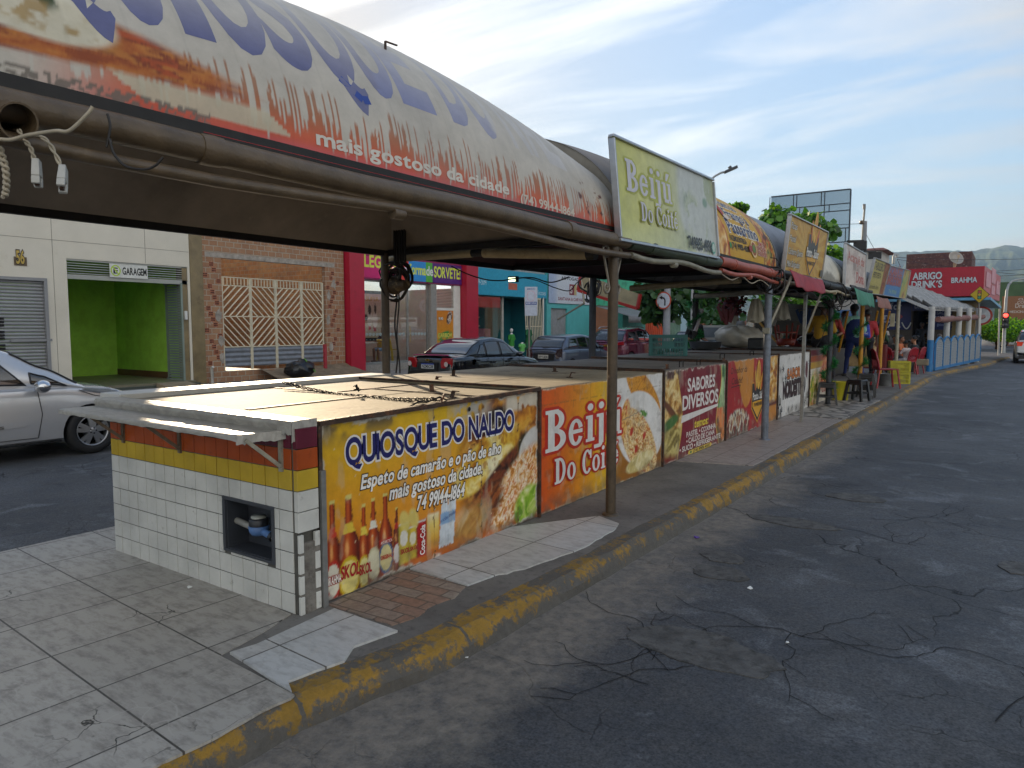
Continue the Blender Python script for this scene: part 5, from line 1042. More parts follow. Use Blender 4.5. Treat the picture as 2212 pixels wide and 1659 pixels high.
def glassmat(name, tint=(.75, .8, .8), fac=.22, rough=.02):
    if name in MATS: return MATS[name]
    m = bpy.data.materials.new(name); m.use_nodes = True; t = m.node_tree; t.nodes.clear(); L = t.links
    o = nn(t, 'ShaderNodeOutputMaterial'); mx = nn(t, 'ShaderNodeMixShader'); a = nn(t, 'ShaderNodeBsdfTransparent'); g = nn(t, 'ShaderNodeBsdfGlossy')
    a.inputs[0].default_value = (*tint, 1); g.inputs['Roughness'].default_value = rough; g.inputs[0].default_value = (.9, .93, .95, 1)
    lw = nn(t, 'ShaderNodeLayerWeight'); lw.inputs[0].default_value = .12; mp_ = nn(t, 'ShaderNodeMath', operation='MULTIPLY_ADD'); mp_.inputs[1].default_value = .5; mp_.inputs[2].default_value = fac; L.new(lw.outputs['Facing'], mp_.inputs[0])
    L.new(mp_.outputs[0], mx.inputs[0]); L.new(a.outputs[0], mx.inputs[1]); L.new(g.outputs[0], mx.inputs[2]); L.new(mx.outputs[0], o.inputs[0]); MATS[name] = m; return m
glass = glassmat('shop_glass', (.86, .9, .9), .04)
def f_brick(c1, c2, mo, bw=.26, rh=.155):
    def f(t, b, L, o):
        k = K(t); x = k.xyz(o); n = nn(t, 'ShaderNodeCombineXYZ'); s = k.math('ADD', x['X'], x['Y']); L.new(s, n.inputs[0]); L.new(x['Z'], n.inputs[1])
        br = nn(t, 'ShaderNodeTexBrick'); br.offset = .5
        for i, v in (('Scale', 1), ('Brick Width', bw), ('Row Height', rh), ('Mortar Size', .013), ('Mortar Smooth', .2)): br.inputs[i].default_value = v
        br.inputs['Color1'].default_value = (*hx(c1), 1); br.inputs['Color2'].default_value = (*hx(c2), 1); br.inputs['Mortar'].default_value = (*hx(mo), 1); L.new(k.warp(n.outputs[0], 3, .02), br.inputs['Vector'])
        nz = k.noise(o, 3, 8, .7); c = k.mix(k.mr(nz, .4, .7, 0, .55), br.outputs[0], hx('7a5a48')); c = k.mix(k.mr(k.noise(o, 8, 6), .6, .7, 0, .7), c, hx('9a9086'))
        L.new(c, b.inputs['Base Color']); k.bump(b, k.math('SUBTRACT', k.math('MULTIPLY', nz, .5), br.outputs['Fac']), .8, .02)
    return f
brickm = nodemat('hollow_brick', f_brick('936a4c', '9f7858', 'a59a88')); mortar_m = mat('mortar', '9a9288', .9, 0, .4, 6, .8, 40)
clad = mat('white_cladding', 'c9c3b4', .35, 0, .08, 1.2, dirt='b5ad9c', ds=1.1, dthr=.58); seam = mat('seam_grey', '8a857a', .6)
g = wthing('garage_building', 'white clad building with open green garage, roller door and number 56', 'building')
D1 = .18
gl, gr_, gt = 8.0, 11.05, 3.22; dl, dr, dt = 2.2, 7.55, 2.72
mb = MB(); mb.box(XB-.3, XB, -8, dl, 0, 7.6).box(XB-.3, XB, dr, gl, 0, 7.6).box(XB-.3, XB, dl, dr, dt, 7.6).box(XB-.3, XB, gl, gr_, gt, 7.6).box(XB-.3, XB, gr_, 11.12, 0, 7.6).box(-26, XB-.3, -8, 11.5, 7.3, 7.6); mb.mi = 1
for y in (-1, 1.9, 4.9, 7.7, 9.9): mb.box(XB, XB+.003, y, y+.012, gt+.02 if y > 7.9 or dl < y < dr else 0, 7.6)
for z in (3.62, 5.1, 6.4): mb.box(XB, XB+.003, -8, 11.1, z, z+.012)
mb.build('wall', [clad, seam], g)
mb = MB(); mb.box(XB-.28, XB+.02, 11.125, 11.50, 0, 7.5).box(XB-.3, XB-.02, 10.9, 11.04, 0, 3.2); mb.build('pilaster', mat('tan_stone', '7a6a4a', .4, 0, .35, 2, dirt='5a4a34', ds=2.5), g)
greenw = mat('green_plaster', '9ed046', .8, 0, .25, 2, .4, 40, dirt='86b83c', ds=2, dthr=.58)
mb = MB(); mb.box(-22.6, -22.5, gl-.5, gr_+.1, 0, 3.4).box(-25, XB-.3, gr_, gr_+.1, 0, 3.4).box(-25, XB-.3, gl-.6, gl-.5, 0, 3.4).box(-25, XB-.3, gl-.5, gr_, 3.3, 3.4); mb.build('garage_interior', greenw, g)
mb = MB(); mb.box(-25, XB+.25, gl-.5, gr_, .0, .12); mb.mi = 1; mb.box(XB-.25, XB+.3, gl-.2, gr_+.1, 0, .06); mb.build('floor', [mat('garage_floor', '6f6a58', .4, 0, .2, 2), mat('sill_dark', '3f463f', .5)], g)
mb = MB(); mb.box(-24.98, XB-1, gr_-.02, gr_, .12, .30); mb.build('skirting', mat('red_skirting', '5a3a24', .5), g)
shut = mat('grey_shutter', '87888a', .45, .3, .12, 2); mb = MB()
z = .1
while z < dt-.1: mb.grid(lambda a, b, z=z: (XB-.06+.018*math.sin(b*math.pi), dl+.06+a*(dr-dl-.12), z+b*.075), 1, 4); z += .08
mb.box(XB-.04, XB+.03, dl, dl+.07, 0, dt).box(XB-.04, XB+.03, dr-.07, dr, 0, dt).box(XB-.04, XB+.03, dl+.07, dr-.07, dt-.07, dt); mb.build('roller_door', shut, g)
mb = MB()
for y in (5.55, 6.15):
    for k in range(3):
        for q in range(3): mb.box(XB-.036, XB-.025, y, y+.5, 1.0+k*.3+q*.075, 1.05+k*.3+q*.075)
mb.mi = 1; mb.box(XB-.02, XB+.02, 6.75, 7.6, 1.25, 1.31); mb.build('door_vent', [mat('vent_black', '121212', .8), shut], g)
mb = MB()
for k in range(6): mb.bar((XB-.05, gl+.02, 2.88+k*.06), (XB-.05, gr_-.02, 2.88+k*.06), .05, .018)
mb.box(XB-.08, XB-.02, gl, gr_, 2.74, 2.85).box(XB-.08, XB-.02, gl, gr_, 3.18, 3.22); mb.build('louvre', mat('louvre_grey', '9a9c96', .5, .2, .1, 3), g)
mb = MB(); y0 = gr_-.18
for k in range(36): mb.bar((XB-.05, y0, .22+k*.07), (XB+.0-.75, y0-.05, .22+k*.07), .012, .05)
for x in (XB-.03, XB-.79): mb.bar((x, y0-.0, .12), (x, y0-.0, 2.78), .05, .05)
mb.bar((XB-.03, y0, .14), (XB-.79, y0-.05, .14), .05, .05).bar((XB-.03, y0, 2.76), (XB-.79, y0-.05, 2.76), .05, .05); mb.build('louvre_door', mat('door_grey_green', '7f8c84', .5, .2, .15, 3), g)
fn, nr = flat((XB+.012, 8.98, 2.83), (0, 1, 0), (0, 0, 1)); c = Canvas(.96, .34, fn, nr, .06, lambda u, v: ramp(fbm(u*3, v*3), 'c9cac4', 'd3d4ce')); c.disc(.15, .17, .125, .14, 'a9c43a'); c.disc(.15, .17, .095, .108, 'd0d2cc'); c.text('E', .1, .1, .14, '1f2320', 'b', width=.1); c.line([(.07, .27), (.23, .07)], .03, 'a9c43a'); c.text('GARAGEM', .32, .085, .17, '1d2120', 'b', width=.61); c.build('garage_sign', g)
fn, nr = flat((XB+.012, 7.02-.6+.04, 3.0), (0, 1, 0), (0, 0, 1)); p = F(30, 573); p2_ = F(57, 556)
fn, nr = flat((XB+.012, p.y, p.z), (0, 1, 0), (0, 0, 1)); c = Canvas(p2_.y-p.y, p2_.z-p.z, fn, nr, .1, lambda u, v: ramp(fbm(u*3, v*3), '5a4a34', '6a5840')); c.text('56', .05, .05, .28, 'b59a4a', 'b', '2a2014', width=(p2_.y-p.y)-.1); c.build('number_plate', g)
MB().box(XB-.02, XB+.045, 10.92, 10.99, 1.78, 2.02).build('doorbell', mat('bell_white', 'c9cac6', .4), g, bevel=.01)
mb = MB(); mb.add([(XB+1.2, 9.9, 0.004), (XB+.3, 9.9, 0.004), (XB+.3, 10.75, .004), (XB+1.2, 10.75, .004), (XB+.3, 9.9, .12), (XB+.3, 10.75, .12)], [(0, 1, 4), (2, 3, 5), (0, 4, 5, 3), (1, 2, 5, 4)]); mb.build('ramp', mat('ramp_concrete', '8a7c66', .8, 0, .2, 4), g)
b = wthing('brick_building', 'roofless unfinished building of bare hollow brick with wide gate opening', 'building')
ol, or_, ob, ot = 12.08, 15.86, .42, 3.55
mb = MB(); mb.box(XB-.16, XB, 11.505, ol, 0, 4.15).box(XB-.16, XB, or_, 16.66, 0, 4.15).box(XB-.16, XB, ol, or_, 0, ob-.12).box(XB-.16, XB, ol, or_, ot+.14, 4.15)
mb.mi = 1; mb.box(-27, -26.84, 11.5, 16.66, 0, 5.4).box(-26.84, XB-.16, 11.505, 11.65, 0, 3.9).box(-26.84, XB-.16, 16.52, 16.66, 0, 4.7).box(-22.4, XB-.16, 16.52, 16.665, 4.7, 6.5).box(-24.3, -24.15, 11.7, 14.4, 0, 3.3); mb.build('wall', [brickm, nodemat('brick_sunlit_tint', f_brick('c47f48', 'd0965c', 'c4a27a'))], b)  # inner walls: sunlit glow put into a brighter, more orange brick colour
mb = MB(); mb.box(XB-.165, XB+.006, ol-.5, or_+.4, ot, ot+.14); mb.mi = 0
for y, z in ((11.95, 1.9), (12.0, 1.2), (15.98, 2.6), (16.05, .9), (12.02, .7), (15.95, 1.8), (16.2, 3.0)):
    mb2 = MB(); P = [(XB+.012, y+.09*math.cos(a)*rnd.uniform(.6, 1.3), z+.16*math.sin(a)*rnd.uniform(.6, 1.3)) for a in [2*math.pi*i/12 for i in range(12)]]; mb2.slab(P, (1, 0, 0), .02).build('mortar_patch', mortar_m, b)
mb.build('mortar_band', mortar_m, b)
mb = MB()     # broken brick ends with hollow cells at the jambs
for yb, sg in ((ol, -1), (or_, 1)):
    for k in range(19):
        z = .5+k*.155; 
        for q in range(2):
            mb = MB(); y = yb+sg*(.10+.24*((k+q*3) % 5)*.28+q*.14) if (k+q) % 2 else None
            if y is None: continue
            mb.box(XB-.0, XB+.006, y-.07, y+.07, z, z+.125); mb.mi = 1
            for i in range(3):
                for j in range(2): mb.box(XB+.004, XB+.009, y-.055+i*.04, y-.028+i*.04, z+.016+j*.055, z+.055+j*.055)
            mb.build('hollow_brick_end', [mat('brick_face', 'a8664c', .85, 0, .3, 10), mat('cell_black', '1c100c', .9)], b)
mb = MB(); pil = mat('raw_concrete', '96836a', .85, 0, .3, 4); mb.box(-24.12, -24.0, 13.1, 13.5, 0, 3.4).box(-26.8, -26.6, 14.6, 15.0, 0, 3.6); mb.build('concrete_pillar', pil, b)
mb = MB(); mb.grid(lambda a, q: (XB+.02+1.5*q, 13.2+3.6*a, .42*(1-q)**1.5*(.5+.6*float(fbm(np.array([a*5]), np.array([q*3]), 4)[0]))), 30, 14); struct(mb.build('dirt_mound', mat('dirt', '7a6a55', .95, 0, .4, 5, .8, 30)))
gt_ = wthing('metal_gate', 'white metal gate of diagonal bars and grey sheet panels in the brick building', 'gate')
gm = mat('gate_white', 'c9bfa6', .55, .1, .2, 8, dirt='8a6a4c', ds=14, dthr=.66); sheetm = mat('gate_sheet', '777b82', .5, .3, .25, 5)
gy = [ol+.03, ol+.98, ol+1.87, ol+2.85, or_-.05]; z0, z1, z2, z3 = .42, 1.0, 2.78, 3.02
for i in range(4):
    a, e = gy[i]+.02, gy[i+1]-.02; mb = MB(); x = XB-.08
    for y in (a, e): mb.bar((x, y, z0-.1), (x, y, z3), .045, .04)
    for z in (z1, z2, z3, (z1+z2)/2): mb.bar((x, a, z), (x, e, z), .03, .03)
    n = 4
    for k in range(n*2):
        y = a+(e-a)*(k+.5)/(2*n)
        mb.bar((x, y, z2), (x, y, z3), .02, .03)
    zm = (z1+z2)/2
    for half, (lo, hi) in enumerate(((z1, zm), (zm, z2))):
        s_ = 1 if (i+half) % 2 else -1; w_ = e-a; hgt = hi-lo
        for k in range(-6, 9):
            pts = []; o_ = k*.21
            for t in np.linspace(0, 1, 60):
                yy = o_+t*hgt*1.0; zz = t*hgt
                if 0 <= yy <= w_: pts.append((yy, zz))
            if len(pts) > 4:
                (y0_, q0), (y1_, q1) = pts[0], pts[-1]
                if s_ < 0: y0_, y1_ = w_-y0_, w_-y1_
                mb.bar((x, a+y0_, lo+q0), (x, a+y1_, lo+q1), .022, .034)
    mb.build('leaf_grille', gm, gt_)
    mb = MB(); zz = z0
    mb.grid(lambda u, v: (x+.012*math.sin(v*8*math.pi), a+.02+u*(e-a-.04), z0+v*(z1-z0)), 1, 40); mb.build('sheet_panel', sheetm, gt_)
pr = wthing('marker_post', 'short red painted post in front of the brick building gate', 'post'); q = F(698, 800); MB().box(XB+.3, XB+.38, 15.45, 15.54, 0, 1.02).build('shaft', mat('red_post', '9c2a34', .6, 0, .3, 8, dirt='b5a39a', ds=9, dthr=.66), pr)
MB().tube([(XB+.1, 11.62, 0), (XB+.1, 11.62, .42), (XB+.16, 11.62, .46)], .04).build('pipe', mat('pipe_white', 'b5b2aa', .5), b)
def bag(name, label, c, r, col, seed, rough=.3, squash=.8, knot=True, mat_=None):
    mb = MB()
    def fn(a, t):
        th = t*math.pi; ph = a*2*math.pi; n1 = float(fbm(np.array([math.cos(ph)*2+5+seed]), np.array([math.sin(ph)*2+th*1.6]), seed, 4)[0]); k = .72+.55*n1+.05*math.sin(ph*9+th*3)
        return (c[0]+r*k*math.sin(th)*math.cos(ph)*1.15, c[1]+r*k*math.sin(th)*math.sin(ph)*1.15, max(c[2], c[2]+r*squash*(1-math.cos(th))*.9*(.8+.4*n1)))
    mb.grid(fn, 40, 22)
    o = mb.build(name, mat_ or mat('bag_'+col, col, rough, 0, .2, 12, .5, 18)); return tag(o, label, 'bag')
bag('rubbish_bag', 'black rubbish bag with bright green strip lying before the brick building', (XB+.9, 14.0, .02), .38, '121214', 3, .25)
MB().bar((XB+1.05, 14.1, .62), (XB+1.25, 14.35, .2), .06, .02).build('bag_strip', mat('lime_strip', '5fae2c', .5), bpy.data.objects['rubbish_bag'])
s = wthing('ice_cream_shop', 'ice cream shop with red pillars, glass front and rainbow fascia sign', 'shop')
redm = mat('shop_red', 'a3122e', .4, 0, .15, 2, dirt='8f1228', ds=2); y1s, y2s = 17.36, 23.0; zs0, zs1 = F(775, 598).z, 4.1
mb = MB(); mb.box(XB-.5, XB+.25, 16.7, y1s, 0, 6.6).box(XB-.5, XB+.25, y2s+.02, 23.8, 0, 6.6); mb.mi = 1; mb.box(XB-.5, XB-.02, y1s, y2s+.02, zs1, 6.6); mb.build('pillar', [redm, mat('shop_magenta', 'b32a66', .5)], s)
fn, nr = flat((XB+.0, y1s, zs0), (0, 1, 0), (0, 0, 1)); Wd, Hd = y2s-y1s, 4.06-zs0
def pf(u, v):
    q = u/Wd; c = np.broadcast_to(np.array(hx('c41c6a')), (len(u), 3)).copy()
    for a, e, col in ((.335, .44, 'cf3a2c'), (.44, .61, '2a86c9'), (.61, .68, '4fa53a'), (.68, 1.1, '521c70')): c = mixm(c, col, (q >= a)*(q < e)*1.)
    return c
c = Canvas(Wd, Hd, fn, nr, .02, pf, 0); y_ = 'd3dc4a'
c.text('ALEGRIA', -.12, .38, .40, y_, 'b', width=1.95); c.text('em', 1.92, .26, .34, 'd6d2e0', 'b', width=.5); c.text('forma', 2.52, .26, .36, y_, 'b', width=.92); c.text('de', 3.48, .26, .34, 'd6d6d2', 'b', width=.38); c.text('SORVETE!', 3.93, .22, .40, y_, 'b', width=1.62); c.build('fascia_sign', s)
MB().box(XB-.45, XB-.03, y1s, y2s+.02, zs0-.05, 4.09).build('fascia_box', mat('fascia_back', '8a2a5a', .6), s)
mb = MB(); mb.box(-24, -23.9, y1s-.5, y2s+.5, 0, 3.2).box(-24, XB-.5, y1s-.6, y1s-.5, 0, 3.2).box(-24, XB-.5, y2s+.5, y2s+.6, 0, 3.2); mb.mi = 1; mb.box(-24, XB-.3, y1s-.5, y2s+.5, 0, .25); mb.mi = 2; mb.box(XB-.3, XB+.05, y1s, y2s, 0, .24)
mb.build('shop_interior', [mat('cream_wall', 'c9c3b0', .8, 0, .1, 2), mat('shop_floor', '6f675c', .3, 0, .15, 3), mat('granite', '8a8680', .4, 0, .4, 30)], s)
yg = [y1s+.02, 18.75, 19.95, 21.1]
for i in range(3):
    f_ = MB(); a, e = yg[i], yg[i+1]-.02; f_.box(XB-.22, XB-.16, a, a+.03, .25, zs0-.06).box(XB-.22, XB-.16, e-.03, e, .25, zs0-.06).box(XB-.22, XB-.16, a+.03, e-.03, .25, .32).box(XB-.22, XB-.16, a+.03, e-.03, zs0-.12, zs0-.06); fo = f_.build('window', mat('frame_alu', '8f9290', .4, .5), s)
    MB().box(XB-.195, XB-.185, a+.03, e-.03, .32, zs0-.12).build('pane', glass, fo)
    mb = MB()
    for k in range(int((e-a)/.17)):
        cx = a+.12+k*.17
        mb.tube([(XB-.18, cx+.07*(1-t/14)*math.cos(t*.8), 1.30+.07*(1-t/14)*math.sin(t*.8)) for t in range(13)], .008, 4); mb.sphere((XB-.18, cx, 1.47), .012, 6, 4).sphere((XB-.18, cx, 1.12), .012, 6, 4)
    mb.build('swirl_band', mat('frost_white', '9fc3cc', .6), fo)
for y in (18.66, 20.02): MB().tube([(XB-.12, y, 1.0), (XB-.12, y, 1.6)], .016).build('handle', mat('brass', 'a99a6a', .35, .7), s)
MB().box(XB-.3, XB-.02, 21.12, 21.45, 0, zs0-.06).build('granite_column', mat('granite', 0), s)
mb = MB(); 
for k in range(12): mb.bar((XB-.12, 21.5, 2.35+k*.062), (XB-.12, 22.55, 2.35+k*.062), .05, .015)
mb.build('shutter', mat('old_louvre', '6a5e54', .6, 0, .5, 8), s)
mb = MB(); mb.box(XB-.2, XB-.06, 22.56, 22.98, 0, zs0-.06).box(XB-.2, XB-.06, 21.46, 21.5, 0, zs0-.06).box(XB-.2, XB-.08, 21.5, 22.56, 2.24, 2.34); mb.build('door_frame', mat('white_board', 0), s)
fn, nr = flat((XB-.1, 21.5, .2), (0, 1, 0), (0, 0, 1))
def pp(u, v):
    c = ramp(v/2.05, 'c97a1c', 'cf8a1c', 'c9771c'); k = ell(u, v, .52, 1.02, .46, .17, .25, .2); c = mixm(c, '3f8a3c', k*sstep(.35, .5, fbm(u*6, v*6, 2))); k = ell(u, v, .82, 1.75, .16, .28, -.4, .1); c = c*(1-k[:, None])+food_tex(u, v, ('2a140c', '6a3a24', 'd3c9bc', '3a1c14'), 8, 3)*k[:, None]
    k = ell(u, v, .42, .66, .24, .2); c = mixm(c, '231418', k); c = mixm(c, 'd3ccd0', ell(u, v, .42, .68, .15, .15)*(np.mod(u*14, 1) > .4)); k = rectm(u, v, .24, .6, .0, .48, .02); c = mixm(c, 'd3b25a', k); return mixm(c, '2a4a2a', ell(u, v, 1.0, .35, .12, .3)*(fbm(u*9, v*9, 5) > .45))
c = Canvas(1.06, 2.03, fn, nr, .025, pp); c.text('CARIBOM', .12, .96, .16, 'd9d05a', 'b', '2f7a34', width=.84); c.text('9,90', .16, 1.66, .1, 'dedad2', 'b', '201810', width=.26); c.text('5,00', .72, .12, .1, 'dedad2', 'b', '201810', width=.24); c.text('SU', .3, .16, .16, '231418', 'b', width=.24); c.build('door_poster', s)
def plastic_chair(label, x, y, z, rz, group='yellow chairs in the ice cream shop'):
    t = thing('yellow_chair', label, 'chair', (x, y, z), rz, group); m = mat('chair_yellow', 'c4a51c', .35, 0, .1, 3)
    MB().grid(lambda a, q: ((a-.5)*.44, (q-.5)*.42, .45-.03*math.sin(a*math.pi)), 8, 6).build('seat', m, t, solid=.02)
    MB().grid(lambda a, q: ((a-.5)*.44*(1-.15*q), -.21-.09*q+.05*(a-.5)**2*4, .45+.42*q), 8, 8).build('backrest', m, t, solid=.02)
    for sx in (-1, 1):
        for sy in (-1, 1): MB().bar((sx*.19, sy*.19, .44), (sx*.22, sy*.22, 0), .035, .03).build('leg', m, t)
    return t
zf = .25
ch = [plastic_chair('yellow plastic chair beside the left red pillar, behind the glass', XB-1.2, 18.0, zf, R(90)), plastic_chair('yellow plastic chair holding the seated man, behind the glass', XB-1.0, 19.55, zf, R(0)), plastic_chair('yellow plastic chair empty behind the seated man', XB-1.4, 20.25, zf, R(10))]
for y, lab in ((17.75, 'white topped table with red leg beside the left yellow chair'), (18.95, 'white topped table with red leg before the seated man')):
    t = thing('cafe_table', lab, 'table', (XB-1.3, y-.15, zf), group='cafe tables'); MB().box(-.35, .35, -.35, .35, .72, .75).build('table_top', mat('white_board', 0), t); MB().cyl((0, 0, 0), (0, 0, .72), .04).box(-.22, .22, -.03, .03, 0, .03).build('pedestal', redm, t)
fn, nr = flat((-20.6, 19.35, 1.15), (0, 1, 0), (0, 0, 1)); t = wthing('framed_poster', 'black framed milkshake poster standing inside the ice cream shop', 'poster'); MB().box(-20.68, -20.62, 19.22, 20.72, 1.02, 3.0).build('frame', mat('vent_black', 0), t)
c = Canvas(1.24, 1.72, fn, nr, .03, lambda u, v: mixm(mixm(mixm(ramp(v/1.7, 'b5a98a', 'c9c4b4'), 'b32a2a', rectm(u, v, .42, .56, .3, .52, .02)+rectm(u, v, .68, .84, .25, .5, .02)), 'd9d6cc', ell(u, v, .5, .75, .14, .3)+ell(u, v, .78, .7, .14, .3)), '2a241c', ell(u, v, .5, 1.1, .08, .2)+ell(u, v, .8, 1.15, .06, .22)+ell(u, v, .28, .8, .12, .12))); c.text('SUPER', .3, 1.45, .16, 'b5942a', 'b', width=.7); c.text('FREIOS', .3, 1.26, .12, 'b5ada0', 'n', width=.8); c.build('poster_sheet', t)
t4 = wthing('clothing_shop', 'teal clothing shop with cyan fascia and display window', 'shop'); teal = mat('teal_paint', '1c6d78', .6, 0, .15, 2, dirt='175a64', ds=2); cyan = mat('cyan_fascia', '1f8fae', .5, 0, .1, 2)
za, ya, yb = 2.95, 23.82, 29.58
mb = MB(); mb.box(XB-2.2, XB-2.0, ya, yb, 0, za).box(XB-2, XB-.05, yb-.2, yb, 0, za).box(XB-1.2, XB-1.0, 26.4, 26.9, 0, za).box(XB-2, XB-1.0, 26.4, 26.5, 0, za); mb.box(XB-2, XB-.1, ya, yb, za-.03, za); mb.build('wall', teal, t4)
fn, nr = flat((XB+.02, ya, za), (0, 1, 0), (0, 0, 1)); c = Canvas(yb-ya, 1.1, fn, nr, .15, lambda u, v: ramp(fbm(u, v), '1f8fae', '2498b8')); c.text('99194-5694', .0, .42, .28, 'bfd3d8', 'n', width=.85); c.text('@confeccoes', 4.35, .15, .22, 'bfd3d8', 'n', width=1.3); c.rect(2.5, 3.2, .3, .6, 'b0604a'); c.build('fascia_sign', t4); MB().box(XB-.4, XB+.015, ya, yb, za, za+1.15).build('fascia_box', cyan, t4)
MB().box(-21.5, XB-.1, ya, yb, 3.9, 8.8).build('upper_wall', mat('upper_grey', '8f9492', .7), t4)
f_ = MB(); f_.box(XB-.4, XB-.3, 26.30, 26.40, .3, 3.25).box(XB-.4, XB-.3, ya, 26.3, 3.15, 3.25).box(XB-.4, XB-.3, ya, 26.3, .25, .35); fo = f_.build('display_window', mat('frame_pale', 'a9a8a0', .5), t4); MB().box(XB-.36, XB-.35, ya, 26.3, .35, 3.15).build('pane', glass, fo)
mb = MB(); mb.box(XB-1.9, XB-1.85, ya, 26.3, 0, 3.2).box(XB-1.85, XB-1.5, ya+.1, 26.2, 1.6, 1.64).box(XB-1.85, XB-1.5, ya+.9, 26.2, 2.0, 2.04); mb.build('display_shelf', mat('cream_wall', 0), t4)
mb = MB()
for k, (y, z, w_) in enumerate(((25.0, 2.05, .5), (25.5, 2.05, .35), (25.9, 2.05, .3), (25.0, 1.65, .4), (25.5, 1.65, .3), (24.1, 2.3, .4), (24.2, 1.2, .5))): mb.box(XB-1.8, XB-1.6, y, y+w_, z, z+.32)
mb.mi = 1; mb.box(XB-1.2, XB-.9, 24.0, 26.2, 1.1, 1.5); mb.build('display_goods', [mat('goods', '6a5a5c', .7, 0, .6, 3), mat('pink_cloth', '9a5a64', .8, 0, .3, 3)], t4)
mb = MB()
for k in range(11): mb.bar((XB+.3, 27.45+k*.135, .1), (XB+.05, 27.6+k*.135, 2.95), .035, .03)
for z in (.15, 1.6, 2.9): mb.bar((XB+.29-.085*z, 27.45+.05*z, z), (XB+.29-.085*z, 28.82+.05*z, z), .03, .04)
tag(mb.build('metal_grille', mat('gate_white', 0), None), 'white barred security grille leaning against the teal wall', 'grille')
for yy, lab in ((29.36, 1),): MB().tube([(XB-.02, 29.3, 0), (XB-.02, 29.3, 3.0)], .05).build('drain_pipe', mat('white_board', 0), t4)
def mannequin(label, y, h, top, skirt=None, head=True, x=XB+.25):
    t = wthing('mannequin', label, 'mannequin', group='shop mannequins'); w_ = mat('mannequin_white', 'c9c9c6', .4)
    mb = MB(); k = h; mb.lathe([(.05, 0), (.03, .05), (.025, .3*k)], (x, y, 0), 10); mb.lathe([(.06, .42*k), (.12, .5*k), (.10, .62*k), (.15, .76*k), (.12, .82*k), (.045, .85*k), (.045, .88*k)], (x, y, 0), 14)
    if head: mb.sphere((x, y, .95*k), (.07, .07, .09), 12, 8)
    mb.build('body', w_, t); mb = MB()
    mb.lathe([(.13, .50*k), (.125, .62*k), (.165, .77*k), (.135, .825*k), (.07, .84*k)], (x, y, 0), 16); mb.tube([(x, y+.15, .78*k), (x+.03, y+.23, .68*k)], .05).tube([(x, y-.15, .78*k), (x+.03, y-.23, .68*k)], .05); mb.build('shirt', mat('cloth_'+top, top, .8, 0, .2, 10), t)
    if skirt: MB().lathe([(.26, .30*k), (.22, .42*k), (.13, .58*k), (.14, .62*k)], (x, y, 0), 20).build('skirt', mat('cloth_'+skirt, skirt, .8, 0, .3, 14), t)
    return t
mannequin('white child mannequin with head in bright green shirt before the display window', 25.3, 1.5, '2a7d2a', x=XB+.9); mannequin('headless mannequin in pale green shirt beside the display window', 26.1, 1.0, '5fae5a', None, False, XB+.9); mannequin('headless mannequin in dark grey shirt with print', 26.75, 1.0, '3a3f3c', None, False, XB+.5); mannequin('headless mannequin wearing a long dark green dress', 27.4, 1.75, '145c34', '145c34', False, XB+.4)
t = wthing('parking_sign', 'white parking time sign with pink ring on a pole before the teal shop', 'sign'); pp_ = atD(1144, 650, 22.5); a = atD(1132, 682, 22.5); e = atD(1159, 620, 22.5)
MB().cyl((pp_.x-.01, pp_.y, ROADZ), (pp_.x-.01, pp_.y, a.z+.3), .03).build('pole', mat('pole_grey', '77746e', .5, .3), t)
du = (cR.x, cR.y, 0); fn, nr = flat((a.x+.03, a.y, a.z), du, (0, 0, 1)); Wp = 27/FPX*22.5; Hp = 62/FPX*22.5; c = Canvas(Wp, Hp, fn, nr, .05, lambda u, v: ramp(fbm(u, v), 'b5bccb', 'bcc3d0'))
c.disc(Wp/2, Hp*.68, .135, .17, 'c9a0ac'); c.disc(Wp/2, Hp*.68, .12, .155, 'b9bfcd'); c.rect(.02, Wp-.02, Hp*.38, Hp*.48, '2f4a8f'); c.text('MÁXIMO 2 HORAS', .04, Hp*.405, .055, 'c9cddc', 'b', width=Wp-.08); c.text('BONFIM ROTATIVO', .07, Hp*.9, .04, '3f5a9a', 'b', width=Wp-.14); c.build('sign_face', t)
n_ = nr(0, 0); MB().slab([fn(0, 0), fn(Wp, 0), fn(Wp, Hp), fn(0, Hp)], n_, .01).build('sign_plate', mat('sign_back', 0), t)
t5 = wthing('aqua_building', 'narrow aqua building with grey door under a white lawyer sign', 'building'); aqua = mat('aqua_paint', '4fa8a8', .6, 0, .12, 2)
mb = MB(); mb.box(XB-.3, XB, 29.62, 30.0, 0, 2.7).box(XB-.3, XB, 31.6, 34.2, 0, 2.7).box(XB-.3, XB, 30.0, 31.6, 2.5, 2.7).box(XB-.3, XB-.02, 29.62, 34.2, 2.7, 8.8); mb.build('wall', aqua, t5); MB().box(XB-.2, XB-.1, 30., 31.6, 0, 2.5).build('door', mat('grey_door', '86898a', .5), t5)
fn, nr = flat((XB+.05, 29.7, 2.75), (0, 1, 0), (0, 0, 1)); c = Canvas(4.3, 1.6, fn, nr, .3, lambda u, v: mixm(ramp(fbm(u, v), 'bfc6d0', 'c6ccd5'), '9fb0cc', 1-sstep(.5, .9, u))); c.rect(2.0, 2.5, .45, 1.0, '7a2030'); c.rect(2.5, 2.75, .45, 1.0, 'b0a070'); c.text('S', 2.1, .55, .35, 'c9c9c6', 'b'); c.text('SANTANA & CARVALHO', .9, .16, .15, '8a4a54', 'b', width=2.9); c.text('ADVOGADOS', 1.2, 1.2, .15, '3a3a3f', 'b', width=2.2); c.build('sign_face', t5)
